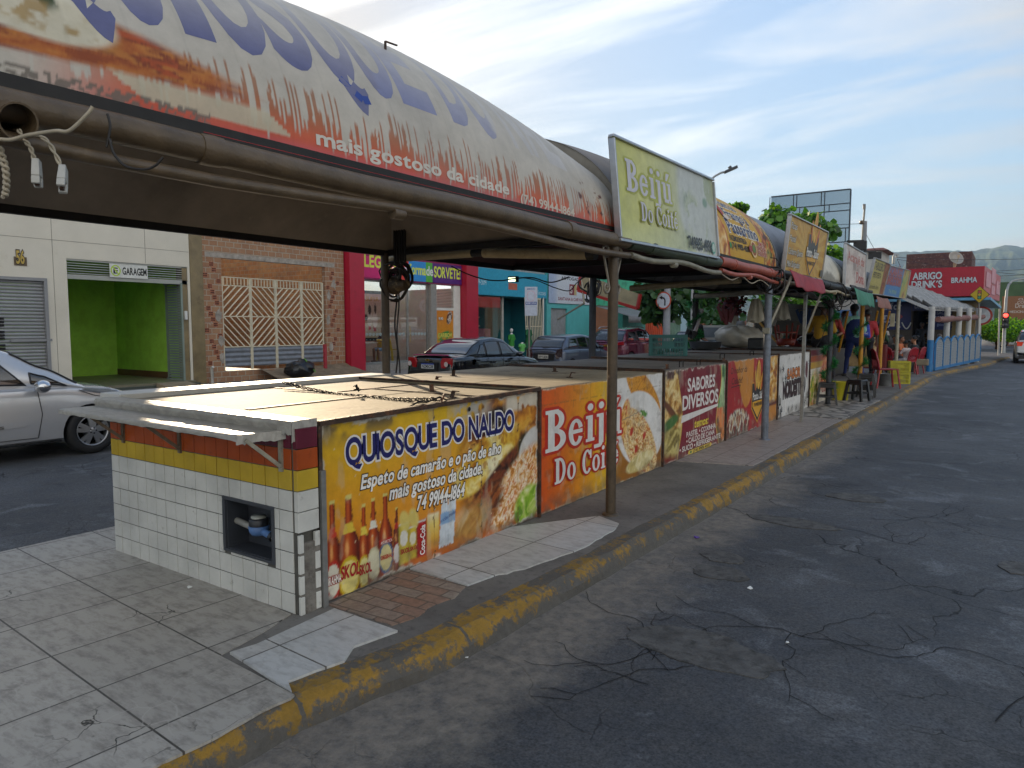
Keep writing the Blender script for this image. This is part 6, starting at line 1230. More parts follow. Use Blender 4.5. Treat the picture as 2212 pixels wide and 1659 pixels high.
t6 = wthing('green_shop', 'shop with mint green fascia and dark open front full of shelves', 'shop'); fn, nr = flat((XB+.05, 34.25, 2.75), (0, 1, 0), (0, 0, 1)); c = Canvas(7., 1.7, fn, nr, .12, lambda u, v: mixm(ramp(fbm(u, v), '2fa07a', '36ab84'), '1f7f60', sstep(.6, .66, fbm(u*3, v*3, 4, 3)))); c.build('fascia_sign', t6)
mb = MB(); mb.box(XB-.3, XB+.04, 34.25, 41.2, 2.75, 8.8).box(XB-.3, XB, 34.25, 34.5, 0, 2.75).box(XB-.3, XB, 38.0, 41.2, 0, 2.75); mb.build('wall', mat('mint_wall', '3f9a8a', .6), t6)
mb = MB(); mb.box(XB-3, XB-2.9, 34.2, 38, 0, 2.75); mb.mi = 1
for z in (.5, 1.0, 1.5, 2.0): mb.box(XB-2.9, XB-2.6, 34.4, 37.9, z, z+.04)
for k in range(14): mb.mi = 2; mb.box(XB-2.85, XB-2.65, 34.5+.25*(k % 7)*1.9, 34.8+.25*(k % 7)*1.9, .54+.5*(k//4), .74+.5*(k//4))
mb.build('shop_interior', [mat('dark_room', '1c1916', .8), mat('shelf_brown', '5a4a38', .7), mat('goods_tan', 'a0845a', .7, 0, .5, 4)], t6)
mb = MB(); mb.grid(lambda a, q: (XB+.1+2.0*q, 34.4+6.5*a, 2.7-.55*q-.05*math.sin(a*9)*q), 12, 6); mb.grid(lambda a, q: (XB+2.1, 34.4+6.5*a, 2.15-.35*q), 12, 2); mb.build('awning', mat('grey_awning', '77787a', .7, 0, .2, 3), t6, solid=.02)
t7 = wthing('orange_shop', 'shop with orange grille door and pale blue glass beside it', 'shop'); org = mat('orange_paint', 'b8481c', .6, 0, .15, 3); mb = MB(); mb.box(XB-.3, XB, 41.2, 44.4, 0, 2.6); mb.mi = 1; mb.box(XB-.3, XB+.1, 44.4, 48.4, 0, 8); mb.mi = 0; mb.box(XB-.3, XB+.2, 48.4, 49.8, 0, 8); mb.box(XB-.3, XB-.05, 41.2, 44.4, 2.6, 8)
for k in range(9): mb.bar((XB+.02, 41.4+k*.3, .1), (XB+.02, 41.4+k*.3+.4, 2.5), .04, .04)
mb.build('wall', [org, mat('pale_blue_wall', '8fb0bb', .5, 0, .1, 2)], t7); fo = MB().box(XB+.1, XB+.13, 44.7, 46.7, .4, 2.3).build('window', mat('window_green', '5f7f70', .2, 0, .4, 2), t7)
t8 = wthing('awning_board', 'stained beige awning board with red edge hanging above the parked cars', 'awning'); P = [atD(1205, 600, 17.5), atD(1364, 632, 16.), atD(1355, 664, 16.), atD(1200, 633, 17.5)]
P = [atD(1256, 592, 16), atD(1384, 636, 15), atD(1378, 667, 15), atD(1250, 628, 16)]; n_ = (P[1]-P[0]).cross(P[3]-P[0]).normalized(); n_ = n_ if n_.dot(E0-P[0]) > 0 else -n_
MB().slab(P, n_, .05).build('board', mat('stained_beige', '8f8568', .8, 0, .4, 2, dirt='4f4632', ds=3), t8); MB().bar(P[3]+n_*.02, P[2]+n_*.02, .06, .06).bar(P[1]+n_*.02, P[2]+n_*.02, .06, .06).bar(P[0]+n_*.02, P[3]+n_*.02, .06, .06).build('red_edge', mat('red_hem', 0), t8)
MB().bar(P[0]+Vector((0, 0, -.1)), atD(1262, 655, 15.8), .04, .04).bar(atD(1262, 655, 15.8), atD(1205, 690, 17), .03, .03).build('strut', mat('bracket_pale', 0), t8)
t9 = wthing('railing_fence', 'white barred fence between brown pillars under the trees', 'fence'); mb = MB()
for k in range(60): mb.bar((XB+.8, 50.2+k*.34, .5), (XB+.8, 50.2+k*.34, 2.0), .07, .04)
mb.bar((XB+.8, 50, 1.9), (XB+.8, 71, 1.9), .05, .05).bar((XB+.8, 50, .6), (XB+.8, 71, .6), .05, .05); mb.build('rail', mat('railing_white', 'a59a88', .6), t9); mb = MB()
for k in range(6): mb.box(XB+.6, XB+1.0, 50+k*4., 50.8+k*4., 0, 2.1)
mb.box(XB+.7, XB+.9, 50, 71, 0, .55); mb.build('pillar', mat('brown_wall', '6a4a3a', .8, 0, .2, 3), t9)
t10 = wthing('brown_house', 'brown house wall with barred windows behind the railing and trees', 'house'); mb = MB(); mb.box(-27, -24, 50, 75, 0, 5.5); mb.build('wall', mat('brown_house', '8a5a3c', .8, 0, .25, 1), t10)
for y in (53, 58, 63): w_ = MB().box(-24, -23.96, y, y+1.6, 1.2, 2.6).build('window', mat('window_dark', '2a2622', .4), t10)
YA = 40.
def FA(px, py): return onY(px, py, YA)
ab = wthing('corner_bar', 'corner bar with big red fascia sign, dark blue panels and stone clad corner', 'bar')
l0, r0 = FA(1905, 700).x, FA(2106, 700).x; zt, zb = FA(2127, 577).z, FA(2127, 640).z; xl, xr = FA(1905, 600).x, FA(2127, 600).x
dx0, dx1, dzt = FA(1971, 700).x, FA(2012, 700).x, FA(1990, 672).z
stone = mat('stone_cladding', '8f7a52', .85, 0, .5, 3, .9, 8, dirt='6a5636', ds=3, dthr=.52)
mb = MB(); mb.box(l0-1, dx0, YA, YA+.3, ROADZ, zb).box(dx1, r0-.5, YA, YA+.3, ROADZ, zb).box(dx0, dx1, YA, YA+.3, dzt, zb).box(l0-1, l0-.8, YA, YA+8, 0, zb).box(dx0-1, dx1+1.2, YA+3, YA+3.2, 0, 3); mb.build('wall', mat('bar_wall', '5a5046', .8, 0, .3, 2), ab)
mb = MB(); mb.box(r0-.9, r0+.0, YA-.06, YA+.9, ROADZ, zb-.1).box(r0-.0, r0+.02, YA+.9, YA+7, ROADZ, 3.0)
for k in range(40): mb.box(r0-.93+rnd.uniform(-.02, .03), r0-.93+rnd.uniform(.2, .93), YA-.10-rnd.uniform(0, .03), YA-.05, ROADZ+.08*k, ROADZ+.08*k+.06)
mb.build('stone_corner', stone, ab)
far = atD(2162, 596, 39.4); A = Vector((xl, YA-.7, zb)); B = Vector((xr, YA-.7, zb)); C_ = Vector((far.x, far.y, zb))
mb = MB(); P = [A, B, C_, Vector((xl, far.y, zb))]; mb.slab([p+Vector((0, 0, zt-zb)) for p in P], (0, 0, 1), zt-zb); mb.build('fascia_box', mat('fascia_red', 'a3142a', .4, 0, .12, 1.5), ab)
fn, nr = flat(A+Vector((0, -.02, 0)), (B-A), (0, 0, 1)); Wf, Hf = (B-A).length, zt-zb; c = Canvas(Wf, Hf, fn, nr, .4, lambda u, v: ramp(fbm(u, v), 'a3122a', 'aa162e'))
def U(px): return (FA(px, 600).x-xl)*1.0
wl = (YA-.7)/YA
def put(txt, p0, p1, sz, col='bfc6cc'):
    a = onY(p0[0], p0[1], YA-.72); b_ = onY(p1, p0[1], YA-.72); c.text(txt, a.x-xl, a.z-zb, sz, col, 'b', '6f1620', width=b_.x-a.x)
put('ABRIGO', (1972, 604), 2034, .31); put('DRINK´S', (1969, 622), 2034, .31); put('BRAHMA', (2055, 611), 2110, .23); c.build('fascia_sign', ab)
mb = MB(); dv = (C_-B); n_ = Vector((dv.y, -dv.x, 0)).normalized()
for i, (a, e, z0_, z1_) in enumerate(((.08, .34, .45, 1.15), (.38, .62, .75, 1.5), (.4, .62, .2, .65), (.7, .95, .3, 1.0))):
    p, q = B+dv*a+n_*.03, B+dv*e+n_*.03; mb.slab([p+Vector((0, 0, z0_)), q+Vector((0, 0, z0_)), q+Vector((0, 0, z1_)), p+Vector((0, 0, z1_))], n_, .02)
mb.build('faded_panel', mat('faded_pink', 'c08a92', .6, 0, .3, 2), ab)
MB().slab([B+Vector((-4.4, -.2, -.08)), B+Vector((.3, -.3, -.08)), C_+Vector((.1, 0, -.3)), C_+Vector((-4, 0, -.08))], (0, 0, 1), .12).build('blue_awning', mat('light_blue', '5a93b3', .5, 0, .2, 3), ab)
def bluepanel(px0, px1, py0, py1, nm, texts):
    a, b_ = onY(px0, py1, YA-.05), onY(px1, py0, YA-.05); fn, nr = flat(a, (1, 0, 0), (0, 0, 1)); c = Canvas(b_.x-a.x, b_.z-a.z, fn, nr, .3, lambda u, v: ramp(fbm(u, v), '232b5c', '293268'))
    for t, p0, p1, q0, q1, col in texts:
        s_, e_ = onY(p0, q1, YA-.05), onY(p1, q0, YA-.05); c.text(t, s_.x-a.x, s_.z-a.z, e_.z-s_.z, col, 'b', width=e_.x-s_.x)
    c.build(nm, ab)
bluepanel(1905, 1970, 640, 712, 'blue_panel', (('Infor', 1911, 1948, 654, 669, 'aeb0c0'), ('ne', 1910, 1930, 677, 690, 'aeb0c0'), ('telecom', 1910, 1932, 691, 697, 'aeb0c0'), ('»', 1936, 1950, 676, 688, 'a03a4a')))
bluepanel(1970, 2014, 640, 671, 'blue_panel', (('ABRIGO', 1976, 2012, 646, 654, 'a4a6b4'), ('DRINK´S', 1976, 2012, 657, 666, 'a4a6b4')))
bluepanel(2013, 2077, 650, 712, 'blue_panel', (('0800 163 5400', 2019, 2076, 683, 691, 'b9bccb'), ('@infornet.ba', 2024, 2044, 699, 704, '8f9ac0'), ('infornet', 2056, 2072, 699, 704, '8f9ac0'), ('SAC DIGITAL', 2024, 2072, 672, 679, '9fa4bc')))
mb = MB(); mb.tube([onY(1918+26*t, 708-13*abs(math.sin(t*3.1)), YA-.1) for t in [i/16 for i in range(17)]], .03, 6); mb.tube([onY(1948+20*t, 696+14*math.sin(t*3.1), YA-.1) for t in [i/16 for i in range(17)]], .03, 6); mb.build('line_drawing', mat('white_board', 0), ab)
MB().box(dx0, dx1, YA+2.9, YA+2.98, ROADZ, dzt).build('doorway_interior', mat('dark_room', 0), ab)
mb = MB()
for k in range(16): mb.box(dx1-.5+rnd.uniform(-.2, .2), dx1-.3, YA+2.6, YA+2.8, .3+k*.13, .39+k*.13)
mb.mi = 1; mb.box(dx0+.9, dx0+1.4, YA+2.7, YA+2.85, 1.9, 2.2); mb.build('shelf_goods', [mat('goods_tan', 0), mat('chair_yellow', 0)], ab)
def fbox(name, label, cat, px0, px1, py0, py1, dep, m, th=6, extra=None):
    """box facing the camera side of the street, front face on y = const"""
    p = atD((px0+px1)/2, py1, dep); Y_ = p.y; a, b_ = onY(px0, py1, Y_), onY(px1, py0, Y_); t = wthing(name, label, cat)
    MB().box(a.x, b_.x, Y_, Y_+th, ROADZ, b_.z).build('wall', m, t); return t, a, b_, Y_
t, a, b_, Y_ = fbox('brown_building', 'block with dark brown tiled parapet behind the red fascia sign', 'building', 1966, 2090, 545, 640, 52, mat('peach_wall', 'a07a5c', .8, 0, .15, 1))
MB().box(a.x-.3, b_.x+.3, Y_-.5, Y_+6, b_.z-1.05, b_.z+.02).build('parapet', nodemat('brown_tiles', f_brick('4a2a2c', '54302f', '382024', .5, .25)), t)
d_ = wthing('satellite_dish', 'grey satellite dish mounted above the red fascia sign', 'satellite dish'); cc = atD(2062, 560, 42); ax = (Vector((1.2, -1.6, 1.0))).normalized(); e1 = ax.orthogonal().normalized(); e2 = ax.cross(e1)
mb = MB(); mb.grid(lambda u, v: cc+ax*(.18*v*v)+(e1*math.cos(u*2*math.pi)+e2*math.sin(u*2*math.pi))*(.42*v+.001), 28, 8); mb.build('dish', mat('dish_grey', '9a9890', .5, .2, .15, 3), d_, solid=.02)
mb = MB(); mb.bar(cc-ax*.02, cc+Vector((0, 0, -.9)), .1, .1).bar(cc+e2*.0-Vector((0, 0, .7)), cc+ax*.4+Vector((0, 0, -.06)), .03, .03); mb.build('mast', mat('dish_mast', 'a89c7c', .5), d_); MB().box(*(x for p in ((cc+ax*.4), ) for x in (p.x-.06, p.x+.06, p.y-.06, p.y+.06, p.z-.12, p.z+.04))).build('receiver', mat('dish_mast', 0), d_)
t, a, b_, Y_ = fbox('blue_glass_building', 'tall blue mirror glass building with irregular black grid behind the trees', 'building', 1680, 1838, 408, 660, 80, mat('blue_side', '4a6a86', .3), .6)
a2, b2 = onY(1660, 640, Y_-.05), onY(1838, 408, Y_-.05); Wg, Hg = b2.x-a2.x, b2.z-a2.z
cw = MB().box(a2.x, b2.x, Y_-.06, Y_-.01, a2.z, b2.z).build('curtain_wall', mat('mirror_glass', '8298a8', .08, .75, .06, .3), t)
mb = MB(); zz = 0; k = 0; rr = random.Random(5); rows = [1.5, .75, 1.9, 1.5, 1.5, .8, 1.9, 1.5]; z = b2.z
for i, hgt in enumerate(rows):
    z -= hgt; mb.box(a2.x, b2.x, Y_-.12, Y_-.065, z-.05, z+.05); x = b2.x-.02; j = 0
    while x > a2.x+1:
        x -= (2.6, .35)[(j+i) % 2] if hgt > 1 else (.5, 2.1)[(j+i) % 2]; mb.box(x-.04, x+.04, Y_-.13, Y_-.066, z+.05, z+hgt-.05); j += 1
mb.box(b2.x-.06, b2.x+.06, Y_-.14, Y_-.06, a2.z, b2.z).box(a2.x, b2.x-.06, Y_-.14, Y_-.062, b2.z-.08, b2.z+.05); mb.build('mullion', mat('mullion_black', '14181c', .5), cw)
t, a, b_, Y_ = fbox('white_house', 'white house with red tiled roof behind the concrete pole', 'house', 1845, 1903, 541, 600, 70, mat('white_house', 'b5b3ac', .7, 0, .1, 1)); MB().box(a.x-.6, b_.x+.7, Y_-.6, Y_+6, b_.z, b_.z+.25, (.5, .5)).build('roof', mat('roof_tile', '7a4a3c', .8, 0, .3, 3), t)
t, a, b_, Y_ = fbox('clinic_building', 'orange brown clinic building with pale lettering at the far right', 'building', 2160, 2330, 637, 735, 62, mat('clinic_brown', '8a5c38', .7, 0, .15, 1))
fn, nr = flat((a.x, Y_-.03, a.z), (1, 0, 0), (0, 0, 1)); c = Canvas(b_.x-a.x, b_.z-a.z, fn, nr, 1., lambda u, v: ramp(fbm(u, v), '8a5c38', '915f3a')); kx = lambda px: onY(px, 700, Y_).x-a.x; kz = lambda py: onY(2180, py, Y_).z-a.z
for tx, p0, p1, q, s_ in (('CLÍNICA', 2197, 2240, 649, .18), ('CORPO E MENTE', 2195, 2270, 656, .2), ('Dra. Pollyana', 2191, 2260, 665, .36), ('MEDICINA, SAÚDE E BEM ESTAR', 2180, 2290, 676, .2)): c.text(tx, kx(p0), kz(q), s_, 'bdb0a4', 'b', width=kx(p1)-kx(p0))
c.build('clinic_sign', t); MB().box(a.x+1, b_.x-1, Y_-.1, Y_-.04, 0, 2.2).build('shop_front', mat('window_dark', 0), t)
t, a, b_, Y_ = fbox('green_building', 'long green walled building behind the clinic', 'building', 2150, 2400, 603, 640, 75, mat('green_wall', '47603a', .8, 0, .25, .8, dirt='33462b', ds=.6))
t, a, b_, Y_ = fbox('teal_shop', 'teal fronted shop with white lettering seen between the yellow posts', 'shop', 1846, 1906, 655, 720, 62, mat('teal_shop', '3f7f7a', .6))
a_ = onY(1880, 691, Y_-.05); e_ = onY(1908, 684, Y_-.05); fn, nr = flat(a_, (1, 0, 0), (0, 0, 1)); c = Canvas(e_.x-a_.x, e_.z-a_.z, fn, nr, 1, lambda u, v: ramp(fbm(u, v), '3f7f7a', '3f7f7a')); c.text('BOTICÁRIO', .05, .02, .3, 'd3d8d6', 'b', width=e_.x-a_.x-.1); c.build('shop_sign', t)
t, a, b_, Y_ = fbox('pale_block', 'pale low block seen under the canopies beyond the kiosks', 'building', 1640, 1850, 640, 735, 72, mat('pale_block', '9a938a', .8, 0, .2, .6), 8)
for k in range(5): MB().box(a.x+1+k*2.2, a.x+2.2+k*2.2, Y_-.06, Y_-.01, .1, 2.3).build('shop_front', mat('window_dark', 0), t)
MB().box(a.x, b_.x, Y_-.5, Y_-.02, 2.5, 3.2).build('fascia', mat('fascia_blue', '3f5f8a', .6), t)
rubber = mat('tyre_rubber', '1a1a1b', .8, 0, .2, 20); blackp = mat('black_trim', '141416', .4, 0, .1, 10); alloy = mat('alloy', 'a9abae', .3, .85, .1, 12)
carglass = mat('car_glass', '0c1116', .04, 0, 0, spec=1., coat=.5); archm = mat('arch_black', '0b0b0c', .9, 0, 0)
chrome = mat('chrome', 'c4c6c8', .12, .95, 0); tlm = mat('tail_red', '8f0f16', .12, 0, .1, 20, coat=.6); tlw = mat('tail_clear', 'b5a9a6', .12, 0, .1, 20, coat=.6); hlm = mat('headlight', '9aa0a6', .08, .3, .25, 14, coat=.7)
def interp(pts, x):
    if x <= pts[0][0]: return pts[0][1]
    for (a, b), (c, d) in zip(pts, pts[1:]):
        if x <= c:
            t = (x-a)/(c-a) if c > a else 0; t2 = t*t*(3-2*t); return b+(d-b)*(.5*t+.5*t2)
    return pts[-1][1]
class Car:
    def __init__(s, label, L, W, deck, roof, belt, paint, axles, rw, group='parked cars', cat='car', cab_w=.90, tum=.24, name='parked_car'):
        """deck: [(x, z)] body top line rear->front; roof: [(x, z)] cabin line; x forward from the centre"""
        s.L, s.W, s.deck, s.roofp, s.belt = L, W, deck, roof, belt; s.t = thing(name, label, cat, group=group); s.pm = paint; s.cw = cab_w; s.tum = tum
        h = W/2
        def half(x): 
            e = abs(x)/(L/2); return h*(1-.09*max(0, (e-.72)/.28)**2.4-.04*max(0, (e-.3)/.7)**2)
        s.half = half
        def sec(x):
            w_, zt = half(x), interp(deck, x); e = abs(x)/(L/2); zb = .20+.10*max(0, (e-.85)/.15)
            pts = [(0, zb), (w_*.86, zb), (w_*.97, zb+.06), (w_, zb+.22), (w_*1.0, .55), (w_*.99, zt-.14), (w_*.955, zt-.05), (w_*.88, zt-.008), (w_*.5, zt+.018), (0, zt+.025)]
            pts = [(a, min(b, zt+.025)) for a, b in pts]; return [(a, b) for a, b in pts]+[(-a, b) for a, b in pts[-2:0:-1]]
        n = 46; mb = MB(); vs = []; k = len(sec(0))
        xs = [-L/2+L*(.5-.5*math.cos(math.pi*i/n)) for i in range(n+1)]
        for i, x in enumerate(xs):
            vs += [(x, a, b) for a, b in sec(x)]
        mb.add(vs, [(i*k+j, (i+1)*k+j, (i+1)*k+(j+1) % k, i*k+(j+1) % k) for i in range(n) for j in range(k)], True); mb.add(vs[:k], [tuple(range(k))], False); mb.add(vs[-k:], [tuple(range(k-1, -1, -1))], False)
        o = mb.build('body', [paint, archm], s.t)
        bm = bmesh.new(); bm.from_mesh(o.data); bmesh.ops.remove_doubles(bm, verts=bm.verts, dist=1e-5); bmesh.ops.recalc_face_normals(bm, faces=bm.faces); bm.to_mesh(o.data); bm.free()
        cut = []
        for ax in axles:
            m2 = MB(); m2.cyl((ax, -W, rw*1.0), (ax, W, rw*1.0), rw*1.17, n=32); m2.mi = 0
            c = m2.build('cutter', archm); bm = bmesh.new(); bm.from_mesh(c.data); bmesh.ops.remove_doubles(bm, verts=bm.verts, dist=1e-5); bmesh.ops.recalc_face_normals(bm, faces=bm.faces); bm.to_mesh(c.data); bm.free(); cut.append(c)
            md = o.modifiers.new('cut', 'BOOLEAN'); md.object = c; md.operation = 'DIFFERENCE'; md.solver = 'EXACT'; md.material_mode = 'TRANSFER'
        bpy.context.view_layer.update(); dg = bpy.context.evaluated_depsgraph_get(); me = bpy.data.meshes.new_from_object(o.evaluated_get(dg)); o.modifiers.clear(); o.data = me; me.set_sharp_from_angle(angle=R(38)); wn = o.modifiers.new('wn', 'WEIGHTED_NORMAL'); wn.keep_sharp = True
        for c in cut: bpy.data.objects.remove(c)
        s.body = o
        x0, x1 = roof[0][0], roof[-1][0]; s.x0, s.x1 = x0, x1
        mb = MB(); mb.grid(lambda a, q: s.cab(x0+(x1-x0)*a, q), 44, 36); s.cabin = mb.build('cabin', paint, s.t)
        for ax in axles:
            for sd in (-1, 1): s.wheel(ax, sd, rw)
    def cab(s, x, q, off=0.):
        zt = max(interp(s.roofp, x), interp(s.deck, x)-.01); zb = interp(s.deck, x)-.03; hb = s.half(x)*s.cw; hh = zt-zb; ht = max(hb-hh*s.tum-.02, .1)
        def P(q):
            if q < .36: f = q/.36; return Vector((x, hb+(ht-hb)*f-.0+.03*math.sin(f*math.pi), zb+(hh*.93)*f))
            if q > .64: p = P(1-q); p.y = -p.y; return p
            f = (q-.36)/.28; a = math.pi*f; return Vector((x, ht*math.copysign(abs(math.cos(a))**.72, math.cos(a)), zb+hh*.93+(hh*.07+.02)*math.sin(a)**.6))
        p = P(q)
        if off:
            e = 1e-3; a = P(min(q+e, 1))-P(max(q-e, 0)); 
            n = Vector((0, a.z, -a.y)).normalized()
            if n.dot(Vector((0, p.y, p.z-zb-.05))) < 0: n = -n
            ex = (interp(s.roofp, x+.02)-interp(s.roofp, x-.02))/.04
            if .36 <= q <= .64: n = Vector((-ex, n.y, n.z)).normalized()
            p = p+n*off
        return p
    def side_window(s, xa, xb, side=-1, f0=.16, f1=.90, sl0=0., sl1=0., nm='side_window'):
        def fn(a, b):
            f = f0+(f1-f0)*b; x = (xa+sl0*b)+((xb+sl1*b)-(xa+sl0*b))*a; q = .36*f; q = q if side > 0 else 1-q; return s.cab(x, q, .006)
        o = MB().grid(fn, 12, 8).build(nm, carglass, s.t); mb = MB()
        e = [fn(a/12, 0) for a in range(13)]+[fn(1, b/8) for b in range(1, 9)]+[fn(1-a/12, 1) for a in range(1, 13)]+[fn(0, 1-b/8) for b in range(1, 8)]
        mb.tube(e, .011, 5, closed=True); mb.build('window_trim', blackp, o); return o
    def top_window(s, xa, xb, q0=.375, q1=.625, nm='rear_window'):
        fn = lambda a, b: s.cab(xa+(xb-xa)*a, q0+(q1-q0)*b, .006)
        o = MB().grid(fn, 14, 14).build(nm, carglass, s.t); e = [fn(a/14, 0) for a in range(15)]+[fn(1, b/14) for b in range(1, 15)]+[fn(1-a/14, 1) for a in range(1, 15)]+[fn(0, 1-b/14) for b in range(1, 14)]
        MB().tube(e, .012, 5, closed=True).build('window_trim', blackp, o); return o
    def wheel(s, ax, sd, r):
        y = sd*(s.W/2-.10); o = sd; w_ = MB().lathe([(r*.62, -.10*sd), (r*.93, -.10*sd), (r, -.075*sd), (r, .075*sd), (r*.93, .10*sd), (r*.68, .105*sd), (r*.66, .085*sd)], (ax, y, r), 36, 'Y', False).build('wheel', rubber, s.t)
        mb = MB(); mb.lathe([(r*.67, .085*sd), (r*.66, .10*sd), (r*.61, .09*sd), (r*.58, .02*sd), (r*.58, -.02*sd)], (ax, y, r), 36, 'Y', False)
        for k in range(5):
            a = 2*math.pi*k/5+.3
            for d in (-.17, .17):
                p0 = Vector((ax+r*.13*math.cos(a+d), y+sd*.085, r+r*.13*math.sin(a+d))); p1 = Vector((ax+r*.61*math.cos(a+d*1.25), y+sd*.075, r+r*.61*math.sin(a+d*1.25))); mb.bar(p0, p1, .052*r/.3, .03, (0, 1, 0))
        mb.lathe([(r*.20, .06*sd), (r*.19, .095*sd), (r*.08, .105*sd), (0, .105*sd)], (ax, y, r), 20, 'Y')
        mb.build('rim', alloy, w_); MB().lathe([(0, .0), (r*.6, .0)], (ax, y, r), 24, 'Y').lathe([(r*.38, .03*sd), (r*.37, .04*sd), (0, .04*sd)], (ax, y, r), 24, 'Y').build('brake_disc', mat('disc_dark', '2a2b2d', .5, .6, .2, 12), w_)
        mb = MB()
        for k in range(5):
            a = 2*math.pi*k/5; mb.sphere((ax+r*.12*math.cos(a), y+sd*.1, r+r*.12*math.sin(a)), .012, 6, 4)
        mb.build('wheel_bolt', blackp, w_)
    def sidept(s, x, z, off=.004, side=-1): return Vector((x, side*(s.half(x)*(1.0 if z < interp(s.deck, x)-.12 else .985)+off), z))
    def seam(s, pts, side=-1, w=.008):
        mb = MB(); 
        for p, q in zip(pts, pts[1:]): mb.bar(s.sidept(*p, 0, side), s.sidept(*q, 0, side), w, w, (0, 1, 0))
        return mb.build('door_seam', blackp, s.t)
    def place(s, x, y, rz=math.pi/2, z=ROADZ): s.t.location = (x, y, z); s.t.rotation_euler = (0, 0, rz); return s.t
    def plate(s, x, z, txt, face=-1, col='b5b5b0', w=.40, top=None, tc='1a1a1a'):
        fn, nr = flat((x, face*-w/2 if face < 0 else -w/2, z), (0, -1 if face < 0 else 1, 0), (0, 0, 1))
        fn, nr = flat((x+face*.012, w/2*(1 if face < 0 else -1), z), (0, -1 if face < 0 else 1, 0), (0, 0, 1)); c = Canvas(w, .13, fn, nr, .05, lambda u, v: ramp(fbm(u, v), col, col)); c.text(txt, .03, .018, .07, tc, 'b', width=w-.06)
        if top: c.rect(0, w, .10, .13, top)
        c.build('number_plate', s.t)
    def rear_patch(s, name, pts, m, off=.012):
        """pts: (y, z) on the tail"""
        P = [Vector((-s.L/2-off+.05*(abs(y)/(s.W/2))**4, y*.90, z)) for y, z in pts]; MB().slab(P, (-1, 0, 0), .05).build(name, m, s.t, bevel=.006)
def thing_part(name, parent):
    o = bpy.data.objects.new(name, None); COL.objects.link(o); o.parent = parent; return o
def carpaint(n, c, metal=.35, rough=.28): return mat(n, c, rough, metal, .04, 2, coat=.8)
cs = Car('silver hatchback with alloy wheels passing at the left edge behind the tiled kiosk', 4.04, 1.70, [(-1.975, .72), (-1.85, .95), (-1.2, .98), (.55, .955), (.9, .955), (1.5, .90), (1.84, .80), (2.02, .62)], [(-1.78, .95), (-1.45, 1.34), (-.8, 1.49), (.0, 1.50), (.35, 1.42), (.75, 1.19), (1.22, .93)], .95, carpaint('silver_paint', 'bbbcbe', .45, .22), (-1.27, 1.27), .315, name='silver_hatchback', tum=.30)
cs.side_window(-1.25, -.45, -1, .14, .86, .1, .1); cs.side_window(-.38, .52, -1, .14, .86, .1, -.34); cs.side_window(-1.25, .5, 1, .14, .86, .1, -.3); cs.side_window(.58, 1.0, -1, .22, .62, -.0, -.26, 'quarter_window'); cs.top_window(.42, 1.14, nm='windscreen'); cs.top_window(-1.72, -1.5)
cs.seam([(.62, .92), (.66, .6), (.60, .3)]); cs.seam([(-.42, .93), (-.45, .3)]); cs.seam([(.60, .3), (-.45, .3)]); cs.seam([(1.12, .88), (1.3, .80), (1.72, .68)])
mb = MB(); P = [cs.sidept(x, z, .006) for x, z in ((-.3, .43), (.46, .46), (.49, .485), (.46, .51), (-.3, .495))]; mb.slab(P[::-1], (0, -1, 0), .02); mb.build('moulding', carpaint('silver_paint', 0), cs.t)
fn, nr = flat((-.1, -cs.half(.1)-.010, .455), (1, 0, 0), (0, 0, 1)); c = Canvas(.02, .02, fn, nr, .02, lambda u, v: np.full((len(u), 3), .4)); c.v = []; c.c = []; c.f = []; c.text('HB20S', .02, .0, .035, '55524c', 'b', width=.3); c.build('badge', cs.t)
mb = MB()
def hl(a, b):     # headlight sweeping back along the wing
    x = 1.93-.78*a; zt = interp(cs.deck, x); return Vector((x+.01, -(cs.half(x)*(.80+.19*min(1, a*2.4))+.004), zt-.03-(.11*(1-a)+.03)*b+.012*(a > .5)))
mb.grid(hl, 14, 5); mb.build('headlight', hlm, cs.t, solid=.012)
mb = MB(); mb.sphere((.62, -1.0, .97), (.09, .12, .085), 14, 10); mb.bar((.62, -.82, .93), (.62, -.95, .95), .05, .04); mb.build('wing_mirror', chrome, cs.t)
MB().bar((-.28, -cs.half(-.3)-.02, .80), (-.10, -cs.half(-.2)-.02, .80), .03, .03).build('door_handle', chrome, cs.t)
mb = MB(); mb.box(1.84, 1.97, -.5, .5, .3, .5); mb.build('grille', blackp, cs.t)
cs.place(-11.02, 3.36)
bp_ = carpaint('black_paint', '0d0e12', .2, .15)
cb = Car('black sedan with red tail lights parked nearest, before the ice cream shop', 4.15, 1.64, [(-2.075, .60), (-2.05, .86), (-1.95, .97), (-1.35, 1.0), (-.9, .955), (.6, .93), (1.0, .92), (1.7, .82), (2.0, .68), (2.075, .5)], [(-1.55, .98), (-1.0, 1.28), (-.65, 1.40), (-.1, 1.435), (.25, 1.39), (.7, 1.16), (1.15, .91)], .93, bp_, (-1.22, 1.22), .29, name='black_sedan', tum=.30)
cb.top_window(-1.45, -.78); cb.top_window(.3, 1.08, nm='windscreen'); cb.side_window(-.62, -.02, -1, .14, .88, .03, .0); cb.side_window(.05, .72, -1, .14, .88, .0, -.3); cb.side_window(-1.1, -.68, -1, .14, .80, .3, .02, 'quarter_window'); cb.side_window(-.9, .7, 1, .14, .86, .2, -.3)
cb.rear_patch('tail_light', [(-.80, .70), (-.80, .95), (-.50, .95), (-.44, .84), (-.46, .70)], tlm); cb.rear_patch('tail_light', [(.80, .95), (.50, .95), (.44, .84), (.46, .70), (.80, .70)][::-1], tlm)
for sg in (-1, 1): MB().lathe([(0, .014), (.055, .012), (.062, 0)], (0, 0, 0), 16, 'X').build('reverse_lamp', tlw, cb.t).location = (-2.115, sg*.60, .80)
